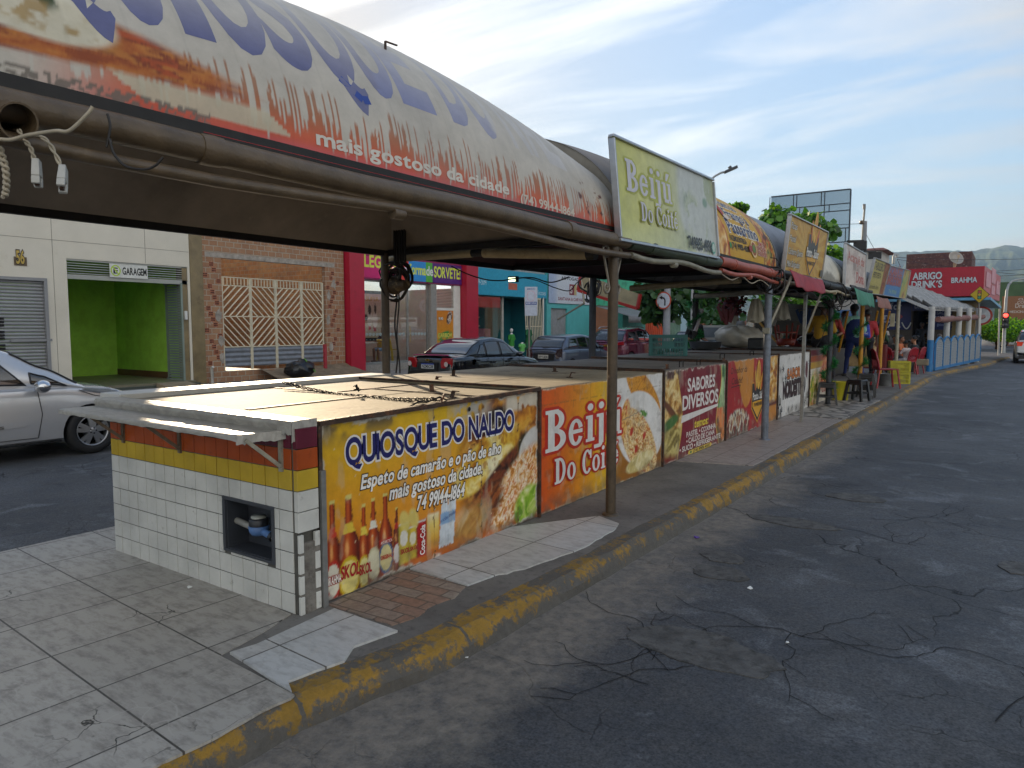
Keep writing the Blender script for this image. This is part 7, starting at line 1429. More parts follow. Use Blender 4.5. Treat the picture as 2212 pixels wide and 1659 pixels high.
for sg in (-1, 1):
    o = cb.t.children[-1 if sg > 0 else -2]; o.rotation_euler = (0, 0, math.pi)
mb = MB()
for x in (-.66, .02, .78): 
    for p, q in (((x, .92), (x-.03, .6)), ((x-.03, .6), (x, .32))): mb.bar(cb.sidept(*p, 0), cb.sidept(*q, 0), .008, .008, (0, 1, 0))
mb.build('door_seam', mat('seam_line', '050506', .6), cb.t)
for x in (-.55, .14): MB().bar(cb.sidept(x, .80, .02), cb.sidept(x+.16, .80, .02), .03, .04).build('door_handle', bp_, cb.t)
mb = MB(); mb.bar(cb.sidept(-1.9, .48, .01), cb.sidept(1.5, .48, .01), .02, .05); mb.build('side_moulding', blackp, cb.t)
MB().sphere((.62, -.92, .98), (.07, .11, .07), 12, 8).build('wing_mirror', bp_, cb.t)
mb = MB(); mb.lathe([(0, 0), (.07, 0)], n=20); mb.build('fuel_cap', bp_, cb.t).matrix_local = Matrix.Translation(cb.sidept(-1.25, .84, .004)) @ Matrix.Rotation(R(90), 4, 'X')
cb.plate(-2.10, .68, 'NZM5C08', -1, 'b8bab8', .42, '1f3f8f'); MB().box(-2.09, -2.03, -.3, .3, .64, .84).build('plate_recess', blackp, cb.t)
mb = MB(); mb.box(-2.13, -2.08, -.06, .06, .885, .905).box(-2.13, -2.08, -.03, .03, .872, .918); mb.build('badge', mat('gold', 'a8873a', .3, .8), cb.t)
MB().box(-2.02, -1.75, -.6, .6, 1.005, 1.03, (.1, .05)).build('spoiler', bp_, cb.t)
cb.place(-11.83, 15.45)
def hatch(label, name, L, W, H, pm, group='parked cars'):
    k = H/1.43; c = Car(label, L, W, [(-L/2, .55), (-L/2+.05, .88*k), (-L/2+.2, .95*k), (-.9, .96*k), (.6, .93*k), (1.0, .92*k), (L/2-.4, .82*k), (L/2-.1, .7*k), (L/2, .5)], [(-L/2+.08, .93*k), (-L/2+.38, 1.25*k), (-L/2+.62, 1.40*k), (-.2, 1.45*k), (.3, 1.39*k), (.75, 1.15*k), (1.2, .9*k)], .93*k, pm, (-L/2+.62, L/2-.72), .29*k, group, name=name, tum=.26)
    c.top_window(-L/2+.16, -L/2+.52); c.top_window(.34, 1.1, nm='windscreen'); c.side_window(-.72, -.08, -1, .14, .88, .0, .0); c.side_window(0, .74, -1, .14, .88, 0, -.3); c.side_window(-L/2+.45, -.8, -1, .18, .84, .22, 0, 'quarter_window'); c.side_window(-L/2+.5, .72, 1, .14, .86, .2, -.3)
    mb = MB()
    for x in (-.76, -.03, .8): mb.bar(c.sidept(x, .9*k, 0), c.sidept(x, .34, 0), .008, .008, (0, 1, 0))
    mb.build('door_seam', mat('seam_line', 0), c.t); MB().sphere((.62, -W/2-.10, .98*k), (.07, .11, .07), 12, 8).build('wing_mirror', blackp, c.t); return c
cg = hatch('blue grey hatchback with white plate parked behind the black sedan', 'grey_hatchback', 3.78, 1.62, 1.42, carpaint('grey_blue_paint', '4a5364', .5, .3))
for sg in (-1, 1): cg.rear_patch('tail_light', [(sg*.79, .62), (sg*.79, .98), (sg*.60, .95), (sg*.50, .76), (sg*.56, .62)][::sg], mat('dark_tail', '2a1418', .15, 0, .2, 8, coat=.6))
cg.plate(-1.915, .62, 'NYT-3530', -1, 'b3b1a6', .42); MB().box(-1.90, -1.84, -.42, .42, .56, .80).build('plate_recess', blackp, cg.t); mb = MB(); mb.box(-1.93, -1.88, -.38, .38, .875, .895).box(-1.94, -1.88, -.07, .07, .872, .90); mb.build('chrome_strip', chrome, cg.t); MB().bar((-1.80, .1, .99), (-1.70, -.32, 1.03), .02, .02).build('wiper', blackp, cg.t)
cg.place(-13.12, 22.7)
cm = hatch('maroon red crossover with roof rails parked beyond the grey hatchback', 'maroon_crossover', 4.25, 1.78, 1.64, carpaint('maroon_paint', '5c1430', .45, .25))
for sg in (-1, 1): cm.rear_patch('tail_light', [(sg*.88, .98), (sg*.88, 1.12), (sg*.45, 1.06), (sg*.45, .96)][::sg], tlm); MB().tube([(-1.6, sg*.62, 1.62), (-1.4, sg*.62, 1.69), (-.2, sg*.63, 1.71), (.2, sg*.63, 1.66)], .018, 6).build('roof_rail', chrome, cm.t)
MB().box(-2.16, -2.1, -.10, .10, .93, .97).box(-2.165, -2.1, -.04, .04, .915, .985).build('badge', mat('gold', 0), cm.t); MB().tube([(-1.5, 0, 1.68), (-1.62, 0, 1.95)], .008, 5).build('antenna', blackp, cm.t); MB().bar((-2.0, .1, 1.15), (-1.93, -.3, 1.18), .02, .02).build('wiper', blackp, cm.t)
cm.place(-13.4, 28.1)
cd = hatch('dark parked hatchback behind the green crate, beyond the maroon crossover', 'dark_hatchback', 3.9, 1.66, 1.5, carpaint('dark_paint', '1c2029', .4, .25)); cd.place(-13.3, 36.3)
cw_ = hatch('white hatchback with lit tail light driving off at the right edge', 'white_hatchback', 3.9, 1.76, 1.55, carpaint('white_paint', 'b9bab8', .0, .3), 'white cars')
for sg in (-1, 1): cw_.rear_patch('tail_light', [(sg*.87, .82), (sg*.87, 1.02), (sg*.60, 1.0), (sg*.66, .82)][::sg], mat('tail_lit', '8f1a10', .2, 0, .1, 10, emit=((1., .1, .03), .06)))
MB().box(-1.99, -1.90, -.7, .7, .26, .42).build('bumper_insert', blackp, cw_.t)
p = atD(2188, 778, 33.5); cw_.place(p.x+.9, p.y+1.6)
cx = hatch('white crossover seen side on beyond the traffic light pole', 'white_crossover', 4.2, 1.8, 1.62, carpaint('white_paint', 0), 'white cars'); p = atD(2172, 752, 58); cx.place(p.x+1.2, p.y+1, math.pi)
SK = {'dark': '5a3a28', 'mid': '7d543a', 'light': '9a6c4e', 'black': '38241a'}
def tapered(vs, fs, p, q, r0, r1, n=12, k=6):
    """closed tapered capsule between p and q"""
    p, q = Vector(p), Vector(q); d = (q-p); L = d.length or 1e-6; d = d/L; a = d.orthogonal().normalized(); b = d.cross(a); prof = []
    for i in range(k): t = math.pi/2*(1-i/k); prof.append((-r0*math.sin(t), r0*math.cos(t)))
    for i in range(k+1): t = math.pi/2*i/k; prof.append((L+r1*math.sin(t), r1*math.cos(t)))
    o = len(vs); vs += [p+d*h+(a*math.cos(2*math.pi*j/n)+b*math.sin(2*math.pi*j/n))*max(r, .0005) for h, r in prof for j in range(n)]
    m = len(prof); fs += [(o+i*n+j, o+i*n+(j+1) % n, o+(i+1)*n+(j+1) % n, o+(i+1)*n+j) for i in range(m-1) for j in range(n)]
    fs += [tuple(o+j for j in range(n-1, -1, -1)), tuple(o+(m-1)*n+j for j in range(n))]
def body_mesh(name, bones, mats, parent, voxel=.011):
    """bones: (p, q, r0, r1, mat index); fused into one continuous skin, material by nearest bone"""
    vs, fs = [], []
    for p, q, r0, r1, m in bones: tapered(vs, fs, p, q, r0, r1)
    me = bpy.data.meshes.new(name); me.from_pydata([tuple(v) for v in vs], [], fs); o = bpy.data.objects.new(name, me); COL.objects.link(o)
    md = o.modifiers.new('r', 'REMESH'); md.mode = 'VOXEL'; md.voxel_size = voxel; md.use_smooth_shade = True; sm = o.modifiers.new('s', 'SMOOTH'); sm.iterations = 3; sm.factor = .5
    bpy.context.view_layer.update(); dg = bpy.context.evaluated_depsgraph_get(); m2 = bpy.data.meshes.new_from_object(o.evaluated_get(dg)); o.modifiers.clear(); o.data = m2
    for m in mats: m2.materials.append(m)
    n = len(m2.polygons); cen = np.zeros(n*3); m2.polygons.foreach_get('center', cen); cen = cen.reshape(-1, 3); best = np.full(n, 1e9); idx = np.zeros(n, int)
    for p, q, r0, r1, m in bones:
        p = np.array(p); q = np.array(q); d = q-p; L2 = max(d@d, 1e-9); t = np.clip(((cen-p)@d)/L2, 0, 1); dist = np.linalg.norm(cen-(p+t[:, None]*d), axis=1)-(r0+(r1-r0)*t); k = dist < best; best[k] = dist[k]; idx[k] = m
    m2.polygons.foreach_set('material_index', idx.tolist()); m2.polygons.foreach_set('use_smooth', [True]*n); m2.update(); o.parent = parent; return o
def person(label, loc, rz, shirt, legs, skin='mid', pose='stand', hair='short', h=1.72, arms=None, sleeve=.55, shorts=False, cap=None, lean=0., hairc='17120f', head_turn=0., grp=None, shoes='2a2624', fat=1., stride=.0):
    """faces +x before rotation. pose stand|sit. arms: [(elbow, hand) left, right] relative to the shoulder"""
    t = thing('person', label, 'person', loc, rz, grp); k = h/1.72; B = []
    S = Vector; hz = .93*k if pose == 'stand' else .50
    ms = [mat('skin_'+skin, SK[skin], .5, 0, .08, 8), mat('cloth_'+shirt, shirt, .8, 0, .15, 8, .25, 25), mat('cloth_'+legs, legs, .8, 0, .15, 8, .25, 25), mat('cloth_'+shoes, shoes, .6, 0, .1, 8)]
    hip = S((0, 0, hz)); chest = S((lean*.42, 0, hz+.38*k)); neck = S((lean*.55, 0, hz+.53*k)); head = neck+S((.03+lean*.1, 0, .155*k))
    f = fat
    B += [(hip+S((0, .07, 0)), hip+S((0, -.07, 0)), .115*k*f, .115*k*f, 2), (hip+S((0, 0, .08)), chest, .125*k*f, .135*k*f, 1), (chest+S((0, .09, .02)), chest+S((0, -.09, .02)), .115*k*f, .115*k*f, 1), (chest+S((0, .17*k, .07)), chest+S((0, -.17*k, .07)), .055*k, .055*k, 1), (neck+S((-.01, 0, -.06)), head+S((-.01, 0, -.03)), .052*k, .05*k, 0)]
    c, s_ = math.cos(head_turn), math.sin(head_turn); fw = S((c, s_, 0)); sd = S((-s_, c, 0))
    B += [(head+S((0, 0, .035))-fw*.015, head+S((0, 0, .045))-fw*.03, .088*k, .085*k, 0), (head-S((0, 0, .055))+fw*.03, head-S((0, 0, .03))+fw*.02, .058*k, .065*k, 0), (head+fw*.088*k, head+fw*.105*k-S((0, 0, .028)), .010, .014, 0)]
    for q in (-1, 1): B += [(head+sd*q*.082*k+S((0, 0, .01)), head+sd*q*.086*k-S((0, 0, .025)), .013, .011, 0)]
    sh = [chest+S((0, q*.185*k, .085*k)) for q in (1, -1)]
    arms = arms or [((-.02, .06, -.29), (.05, .07, -.54))]*2
    for i, q in enumerate((1, -1)):
        e, hd = arms[i]; e = sh[i]+S((e[0], q*abs(e[1]) if e[1] >= 0 else -q*abs(e[1]), e[2]))*k; hd = sh[i]+S((hd[0], q*hd[1], hd[2]))*k
        m_ = sh[i].lerp(e, min(1, sleeve/.55)); B += [(sh[i], m_, .058*k*f, .050*k*f, 1), (sh[i].lerp(e, .85 if sleeve < .5 else .96), e, .041*k, .038*k, 0 if sleeve < .9 else 1), (e, e.lerp(hd, .9), .038*k, .026*k, 0 if sleeve < .9 else 1)]
        d = (hd-e).normalized(); sdv = d.cross(S((0, 0, 1))); sdv = sdv.normalized() if sdv.length > .1 else S((1, 0, 0)); up = sdv.cross(d); palm = hd+d*.055*k
        for j in (-1, 0, 1): B.append((hd+sdv*.018*j, palm+sdv*.024*j, .015, .014, 0))
        for j, L in enumerate((.062, .072, .068, .052)): # four fingers, slightly curled
            a = palm+sdv*(.028-.0185*j); b_ = a+d*L*.55*k-up*.006; B += [(a, b_, .0085, .008, 0), (b_, b_+d*L*.40*k-up*.022, .008, .007, 0)]
        a = hd+sdv*.026*q+d*.012; b_ = a+d*.03+sdv*.022*q-up*.01; B += [(a, b_, .011, .009, 0), (b_, b_+d*.028-up*.008, .009, .0075, 0)]
    for q in (1, -1):
        if pose == 'stand': kn = S((.03+stride*q*.5, q*(.10+abs(stride)*.15)*k, .49*k)); an = S((-.02+stride*q, q*(.11+abs(stride)*.4)*k, .085*k)); hp = hip+S((0, q*.085*k, -.02))
        else: hp = hip+S((0, q*.09, -.02)); kn = S((.42*k, q*.11, .48)); an = S((.40*k, q*.12, .09))
        lm = 0 if shorts else 2; B += [(hp, hp.lerp(kn, .92), .088*k*f, .062*k*f, 2), (hp.lerp(kn, .9), kn, .058*k*f, .056*k, lm), (kn, kn.lerp(an, .45), .054*k, .053*k, lm), (kn.lerp(an, .4), an, .052*k, .036*k, lm), (an-S((.04, 0, .045)), an+S((.13*k, q*.01, -.05)), .038, .03, 3)]
    o = body_mesh('body', B, ms, t)
    mb = MB(); hm_ = mat('hair_'+hairc, hairc, .55, 0, .3, 40, .4, 90)
    for q in (-1, 1): mb.sphere(head+fw*.083*k+sd*q*.031+S((0, 0, .012)), .0085, 8, 6)
    mb.build('eye', mat('eye_dark', '120e0c', .2), t); MB().tube([head+fw*.086*k+sd*y-S((0, 0, .052)) for y in (-.022, 0, .022)], .005, 6).build('mouth', mat('lip', '5a2e28', .5), t)
    mb = MB(); hc = head+S((0, 0, .045))-fw*.022
    def hr(a, b):
        ph = a*2*math.pi; th = b*math.pi*.60; x = math.cos(ph)*math.sin(th); y = math.sin(ph)*math.sin(th); z = math.cos(th); cut = 1 if x < .25 else max(.0, 1-(x-.25)*1.1)
        r = .103*k+.006*math.sin(ph*13+th*9); zz = z if z > -.1 else z; v = fw*(x*r*1.02-.004)+sd*(y*r*.94)+S((0, 0, max(zz*r, (-.03 if x < .3 else .03)*k if cut < 1 else -.09*k))); return hc+v
    mb.grid(hr, 30, 12)
    if hair in ('long', 'tail'):
        L = .40 if hair == 'long' else .3
        for j in range(26):
            a = R(70+220*j/25) if hair == 'long' else R(160+40*j/25); p0 = hc+fw*(math.cos(a)*.085)+sd*(math.sin(a)*.085)+S((0, 0, .02)); mb.tube([p0, p0+fw*math.cos(a)*.03+sd*math.sin(a)*.02-S((0, 0, .12)), p0+fw*(math.cos(a)*.02-.02)+sd*math.sin(a)*.015-S((0, 0, .25*L/.4)), p0+fw*(math.cos(a)*.01-.02)-S((0, 0, L+rnd.uniform(-.05, .05)))], [.024, .03, .026, .006], 6)
    if hair == 'bun': mb.sphere(hc-fw*.1+S((0, 0, .06)), (.05, .05, .045), 12, 8)
    if hair != 'none': mb.build('hair', hm_, t)
    if cap:
        mb = MB(); mb.lathe([(.112*k, -.01), (.112*k, .03), (.09*k, .085), (.04, .11), (0, .114)], hc+S((0, 0, .0)), 20); mb.slab([hc+fw*x+sd*y+S((0, 0, .0)) for x, y in ((.09, -.08), (.15, -.07), (.185, 0), (.15, .07), (.09, .08))], (0, 0, 1), .008); mb.build('cap', mat('cloth_'+cap, cap, .8, 0, .15, 10), t)
    return t
YR = YAW   # facing helpers: rz for facing along +y is 90 deg
down = [((-.02, .06, -.28), (.03, .07, -.53))]*2
work = [((-.02, .10, -.26), (.20, .02, -.34)), ((-.02, .10, -.26), (.20, .02, -.34))]
table_ = [((.10, .08, -.22), (.32, -.02, -.18)), ((.10, .08, -.22), (.32, -.02, -.18))]
p = atD(1772, 745, 15.8)
person('man in mustard yellow shirt and white cap seen from behind at the kiosk', (p.x, p.y, .36), R(75), 'a8801c', '17161a', 'dark', cap='b5b0a4', arms=work, h=1.74, fat=1.2, stride=.06, lean=.1)
struct(MB().box(-3.58, -2.95, 17.3, 21.2, 0, .35).build('kiosk_step', cement))
p = atD(1792, 745, 16.8); person('person with glasses in red behind the man in yellow', (p.x, p.y, .33), R(-100), '8f2a22', '2a2a30', 'mid', h=1.70, arms=work)
p = atD(1843, 812, 17.8)
pb_ = person('man in blue overalls and mint shirt standing beside the garland post', (p.x, p.y, .34), R(120), '8fc0ae', '14265c', 'black', h=1.78, arms=[((.06, .07, -.27), (.24, .02, -.42)), ((.06, .07, -.27), (.24, .02, -.42))], fat=1.22, stride=.13, lean=.12)
mb = MB(); mb.lathe([(.178, 1.02), (.172, 1.2), (.178, 1.34), (.17, 1.40), (.11, 1.45), (.0, 1.46)], (.03, 0, 0), 24); o = mb.build('overall_bib', mat('cloth_14265c', '14265c', .8), pb_); o.scale = (1.0, 1.18, 1.0)
p = atD(1868, 830, 18.8); pk = thing('person', 'x', 'person'); bpy.data.objects.remove(pk)
person('person in red top and dark trousers behind the man in blue overalls', (p.x, p.y, .34), R(110), '9c2228', '15151c', 'dark', h=1.66, arms=down, stride=-.08, fat=1.15)
p = atD(1866, 690, 18.45); bk = thing('backpack', 'bright blue backpack with white print worn by the person in red', 'backpack', (p.x, p.y, 1.30), R(112)); mb = MB(); mb.box(-.10, .10, -.17, .17, 0, .42, (.03, .05)); mb.build('bag_body', mat('backpack_blue', '2440a8', .6, 0, .15, 8), bk, bevel=.04); MB().box(-.15, -.10, -.13, .13, .04, .24).build('pocket', mat('backpack_blue', 0), bk, bevel=.03)
fn, nr = flat((-.152, .09, .07), (0, -1, 0), (0, 0, 1)); c = Canvas(.18, .15, fn, nr, .1, lambda u, v: np.tile(np.array(hx('2440a8')), (len(u), 1))); c.text('SENAC', .01, .03, .035, 'c9ccd6', 'b', width=.16); c.disc(.09, .1, .03, .035, 'b5bbd0'); c.build('pocket_print', bk)
p = atD(1703, 770, 17.0); person('person in black shirt leaning over the counter behind the garland post', onZ(1560, 770, 0) if 0 else (atD(1497, 760, 16.2).x, atD(1497, 760, 16.2).y, .2), R(-20), '17171c', '2a3040', 'light', h=1.72, arms=work, lean=.12)
gz = 0.0
seat = [('woman with long dark hair in black top seated with her back turned', 1918, 27.0, 80, '121214', '2a2a2e', 'light', 'long', None), ('man seated behind the long haired woman, dark hair', 1932, 28.5, -60, '6a5a50', '2a2a2e', 'mid', 'short', None), ('woman in orange top with dark hair eating at the table', 1945, 28.0, -10, 'b5643c', '2a2a2e', 'mid', 'bun', None),
        ('child in white dress with red stripes seated on a red chair, hand at mouth', 1958, 26.3, 150, 'b5a9a9', 'b9b4b4', 'mid', 'bun', 1.32), ('woman in black sleeveless top and white patterned trousers seated sideways', 1975, 26.8, 165, '121214', 'a9aab4', 'light', 'bun', None), ('woman with dark hair in red top seated at the rear table', 1907, 30, -40, '8a1c22', '2a2a2e', 'dark', 'bun', None),
        ('grey haired person seated behind the blue fence', 2028, 31., 100, '3a3a3f', '2a2a2e', 'mid', 'short', None), ('person in red seated behind the fence, dark hair', 2044, 31.5, 200, '7a1c20', '2a2a2e', 'mid', 'long', None), ('person resting an arm over the blue fence near its far end', 2073, 32.5, 20, '4a2c30', '2a2a2e', 'dark', 'short', None)]
rchair = mat('chair_red', '8a1420', .35, 0, .12, 4); CH0 = []
def red_chair(label, x, y, rz, z=0.):
    if not CH0:
        t = thing('red_chair', label, 'chair', (x, y, z), rz, 'red plastic chairs'); CH0.append(t)
        MB().grid(lambda a, b: ((a-.5)*.42, (b-.5)*.44, .44-.025*math.sin(a*math.pi)*math.sin(b*math.pi)), 8, 8).build('seat', rchair, t, solid=.018)
        mb = MB()
        mb.tube([(-.20, -.20, .44), (-.24, -.215, .62), (-.29, -.19, .82), (-.31, -.10, .88), (-.315, 0, .895), (-.31, .10, .88), (-.29, .19, .82), (-.24, .215, .62), (-.20, .20, .44)], .022, 8)
        mb.grid(lambda a, b: (-.296+.05*(1-b), (a-.5)*(.42-.06*b), .66+.225*b-.14*(a-.5)**2), 10, 5); mb.grid(lambda a, b: (-.296+.05*(1-b)-.016, (a-.5)*(.42-.06*b), .66+.225*b-.14*(a-.5)**2), 10, 5); mb.bar((-.20, -.2, .46), (-.20, .2, .46), .03, .08)
        for y_ in (-.15, -.075, 0, .075, .15): mb.bar((-.21, y_*.9, .45), (-.255, y_, .70), .04, .012)
        mb.build('backrest', rchair, t, solid=.0)
        for sx, sy in ((1, 1), (1, -1), (-1, 1), (-1, -1)): MB().bar((sx*.19, sy*.19, .44), (sx*.25, sy*.24, 0), .042, .03).build('leg', rchair, t)
        return t
    return dup(CH0[0], (x, y, z), rz, label)
for lab, px, dep, rz, sh_, lg, sk, hr_, hh in seat:
    dep = dep-2.6 if dep < 30.5 else dep-1.5; p = atD(px, 760, dep); red_chair('red plastic chair under the '+lab.split(' seated')[0].split(' eating')[0].split(' resting')[0][:60], p.x, p.y, R(rz))
    person(lab, (p.x, p.y, -.02), R(rz), sh_, lg, sk, 'sit', hr_, hh or 1.68, table_, .2 if 'sleeveless' in lab or 'black top' in lab else .45, grp='people seated at the tables', hairc='6f6a66' if 'grey' in lab else '17120f')
p = atD(1990, 740, 34.5); person('person in dark printed shirt standing in the bar doorway', (p.x, p.y, 0), R(-80), '1c1c20', '1a1a1e', 'dark', h=1.78)
p = atD(1920, 835, 22.0); pz = onZ(1936, 838, 0); red_chair('empty red plastic chair at the kerb in front of the yellow crates', pz.x-.25, pz.y-.1, R(25)).scale = (1.12, 1.12, 1.12)
for px, dep, lab in ((1945, 24.6, 'red plastic table between the long haired woman and the child'), (1915, 26.8, 'red plastic table at the rear of the seated group'), (2040, 31, 'red plastic table behind the blue fence')):
    p = atD(px, 760, dep); t = thing('plastic_table', lab, 'table', (p.x, p.y, 0), .4, 'red plastic tables'); MB().box(-.38, .38, -.38, .38, .70, .73).build('table_top', rchair, t, bevel=.01)
    for sx in (-1, 1):
        for sy in (-1, 1): MB().bar((sx*.33, sy*.33, .7), (sx*.36, sy*.36, 0), .04, .04).build('leg', rchair, t)
hb = atD(1990, 783, 23.9); tag(MB().box(hb.x-.22, hb.x+.22, hb.y-.08, hb.y+.08, hb.z-.1, hb.z+.12).build('handbag', mat('handbag_beige', '7f735f', .6, 0, .15, 6), None, bevel=.03), 'beige handbag hanging beside the woman in white trousers', 'bag')
person('man in dark shirt and light blue shorts seated inside the ice cream shop', (XB-1.0, 19.5, .25), R(-90), '17191f', '7f93b0', 'mid', 'sit', arms=table_, shorts=True, shoes='5a3a28')
blackpl = mat('black_plastic', '17181a', .35, 0, .15, 5); ST0 = []
def stool(label, x, y, rz, z=0.):
    if not ST0:
        t = thing('plastic_stool', label, 'stool', (x, y, z), rz, 'black plastic stools'); ST0.append(t)
        MB().box(-.16, .16, -.16, .16, .43, .465, (.01, .01)).build('seat', blackpl, t, bevel=.012)
        for sx in (-1, 1):
            for sy in (-1, 1): MB().bar((sx*.135, sy*.135, .43), (sx*.185, sy*.185, 0), .06, .045).build('leg', blackpl, t)
        mb = MB()
        for a in range(4): mb.M = Matrix.Rotation(a*math.pi/2, 4, 'Z'); mb.box(-.146, .146, .128, .146, .36, .43)
        mb.M = None; mb.build('apron', blackpl, t); mb = MB()
        for a in range(4): mb.M = Matrix.Rotation(a*math.pi/2, 4, 'Z'); mb.box(-.168, .168, .155, .168, .16, .20)
        mb.build('stretcher', blackpl, t); return t
    return dup(ST0[0], (x, y, z), rz, label)
for px, py, rz, lab in ((1782, 876, .2, 'black plastic stool in front of the striped tile kiosk'), (1848, 868, -.3, 'black plastic stool nearest the kerb beside the garland post'), (1868, 858, .1, 'black plastic stool behind the nearest stool, carrying a white tag')):
    p = onZ(px, py, 0); stool(lab, p.x, p.y+.15, rz)
p = onZ(1868, 858, 0); stool('black plastic stool stacked on the tagged stool', p.x, p.y+.15, .12, .06)
yel = mat('crate_yellow', 'a8a01c', .45, 0, .15, 4)
def crate(label, name, x, y, z, w_, d_, h_, m, rz, n=9, grp='plastic crates'):
    t = thing(name, label, 'crate', (x, y, z), rz, grp)
    for nm, (ax, sg) in (('side', ('y', 1)), ('side', ('y', -1)), ('end', ('x', 1)), ('end', ('x', -1))):
        mb = MB(); L = w_ if ax == 'y' else d_; o_ = (d_ if ax == 'y' else w_)/2
        def bx(a, b, z0, z1, th=.012):
            if ax == 'y': mb.box(a, b, sg*o_-th/2, sg*o_+th/2, z0, z1)
            else: mb.box(sg*o_-th/2, sg*o_+th/2, a, b, z0, z1)
        bx(-L/2, L/2, 0, .035); bx(-L/2, L/2, h_-.05, h_, .02); bx(-L/2, L/2, h_*.40, h_*.46); bx(-L/2, L/2, h_*.66, h_*.70)
        bx(-L/2, -L/2+.04, .035, h_-.05, .02); bx(L/2-.04, L/2, .035, h_-.05, .02)
        kk = int(L/.028)
        for i in range(kk):
            a = -L/2+.04+(L-.08)*(i+.25)/kk; bx(a, a+(L-.08)/kk*.5, .035, h_-.05, .008)
        bx(-L*.17, L*.17, h_*.46, h_*.66, .014) if ax == 'y' else None
        mb.build(nm, m, t)
    MB().box(-w_/2+.01, w_/2-.01, -d_/2+.01, d_/2-.01, 0.004, .02).build('bottom', m, t); return t
a = onZ(1400, 770, 1.1); b_ = onZ(1488, 770, 1.1)
ct = crate('teal green slatted plastic crate standing on the kiosk lids', 'plastic_crate', a.x+.30, a.y+.12, 1.092, .60, .38, .37, mat('crate_teal', '3a7c78', .45, 0, .2, 4), YAW*0+R(22))
for i in range(8): tag(MB().sphere((0, 0, 0), (.04, .05, .035), 10, 6).build('vegetable', mat('veg', '4a5a3a', .5, 0, .4, 20), None, loc=(ct.location.x+rnd.uniform(-.17, .17), ct.location.y+rnd.uniform(-.1, .1), 1.17+.03*(i % 4))), 'small green vegetable lying in the teal crate', 'vegetable', 'vegetables in the teal crate')
for i, (px, py, z) in enumerate(((1953, 834, 0), (1953, 834, .32))):
    p = onZ(px+8, 830, 0); crate(('yellow plastic crate at the bottom of the stack behind the empty red chair', 'yellow plastic crate on top of the stack behind the empty red chair')[i], 'plastic_crate', p.x-.25, p.y+.2, z, .5, .34, .31, yel, .3)
p = onZ(1905, 836, 0); t = thing('bucket', 'grey metal bucket under the empty red chair', 'bucket', (p.x, p.y+.5, 0)); MB().lathe([(.15, 0), (.2, .32), (.21, .33), (.19, .32), (.14, .02)], (0, 0, 0), 24).build('pail', mat('bucket_grey', '7a7b7a', .45, .5, .3, 8), t)
p = onZ(1824, 866, 0); t = thing('bucket', 'yellow plastic bucket behind the black stools', 'bucket', (p.x-.1, p.y+.1, 0)); MB().lathe([(.15, 0), (.18, .40), (.19, .41), (.17, .40), (.14, .02)], (0, 0, 0), 24).build('pail', yel, t); MB().tube([(.18*math.cos(a), 0, .4+.16*math.sin(a)) for a in [math.pi*i/10 for i in range(11)]], .008, 6).build('handle', blackp, t)
wbm = mat('white_bag', 'b9b3a5', .4, 0, .12, 3, .5, 9); p = onZ(1592, 760, 1.12)
bag('white_bag', 'big bulging off white plastic sack tied up on the kiosk lids', (onZ(1592, 752, 1.12).x, onZ(1592, 752, 1.12).y, 1.122), .42, 'b9b3a5', 21, .45, .62, mat_=wbm)
for px, py0, py1, dep, col, lab in ((1634, 645, 695, 13.6, 'b5ad98', 'bunch of off white carrier bags hanging under the eave beside the front post'), (1690, 650, 690, 14.6, 'a09a8a', 'bunch of greyish carrier bags hanging behind the thin square post')):
    a = atD(px, py0, dep); H_ = (py1-py0)/FPX*dep; mb = MB(); mb.grid(lambda u, v: (a.x+(.04+.13*v**.5+.012*math.sin(u*60+v*4))*math.cos(u*2*math.pi), a.y+(.03+.09*v**.5+.012*math.sin(u*44+1))*math.sin(u*2*math.pi), a.z-H_*v*(1+.06*math.sin(u*25))), 60, 12); tag(mb.build('carrier_bags', mat('bag_'+col, col, .5, 0, .15, 6, .4, 14)), lab, 'bags')
p = onZ(1540, 757, 1.12); t = thing('cooking_pot', 'large aluminium pot standing behind the white sack', 'pot', (p.x-.3, p.y+.4, 1.12)); MB().lathe([(.2, 0), (.3, .05), (.33, .16), (.35, .17), (.31, .15), (.28, .05)], (0, 0, 0), 28).build('pot_body', mat('pot_alu', '7f8184', .3, .8, .2, 8), t)
p = onZ(1535, 742, 1.12); t = thing('baking_tray', 'dark rectangular baking tray leaning behind the pot', 'tray', (p.x-.25, p.y+.6, 1.3), .4); mb = MB(); mb.M = Matrix.Rotation(R(50), 4, 'Y'); mb.box(-.2, .2, -.3, .3, 0, .10, (-.02, -.02)); mb.build('tray_body', mat('tray_dark', '3f4146', .4, .5, .2, 8), t, bevel=.02)
p = onZ(1630, 757, 1.12); tag(MB().box(-.16, .16, -.12, .12, 0, .24).build('black_radio', blackpl, None, bevel=.03, loc=(p.x-.1, p.y+.5, 1.122)), 'small black radio box behind the blue grey post', 'radio')
oran = mat('orange_plastic', '8f3018', .4, 0, .15, 4)
p = onZ(1695, 748, 1.13); t = thing('orange_basket', 'orange red plastic child chair turned upside down on the counter', 'chair', (p.x-.2, p.y+.9, 1.132)); mb = MB()
mb.lathe([(.20, 0), (.21, .02), (.24, .16), (.235, .16), (.20, .02)], (0, 0, 0), 24); mb.build('tub', oran, t)
for k_ in range(5):
    a = 2*math.pi*k_/5; MB().bar((.225*math.cos(a), .225*math.sin(a), .14), (.29*math.cos(a), .29*math.sin(a), .50+.05*(k_ % 2)), .07, .03).build('leg', oran, t)
MB().lathe([(.262, .30), (.27, .34), (.255, .34), (.25, .30)], (0, 0, 0), 24).build('ring', oran, t)
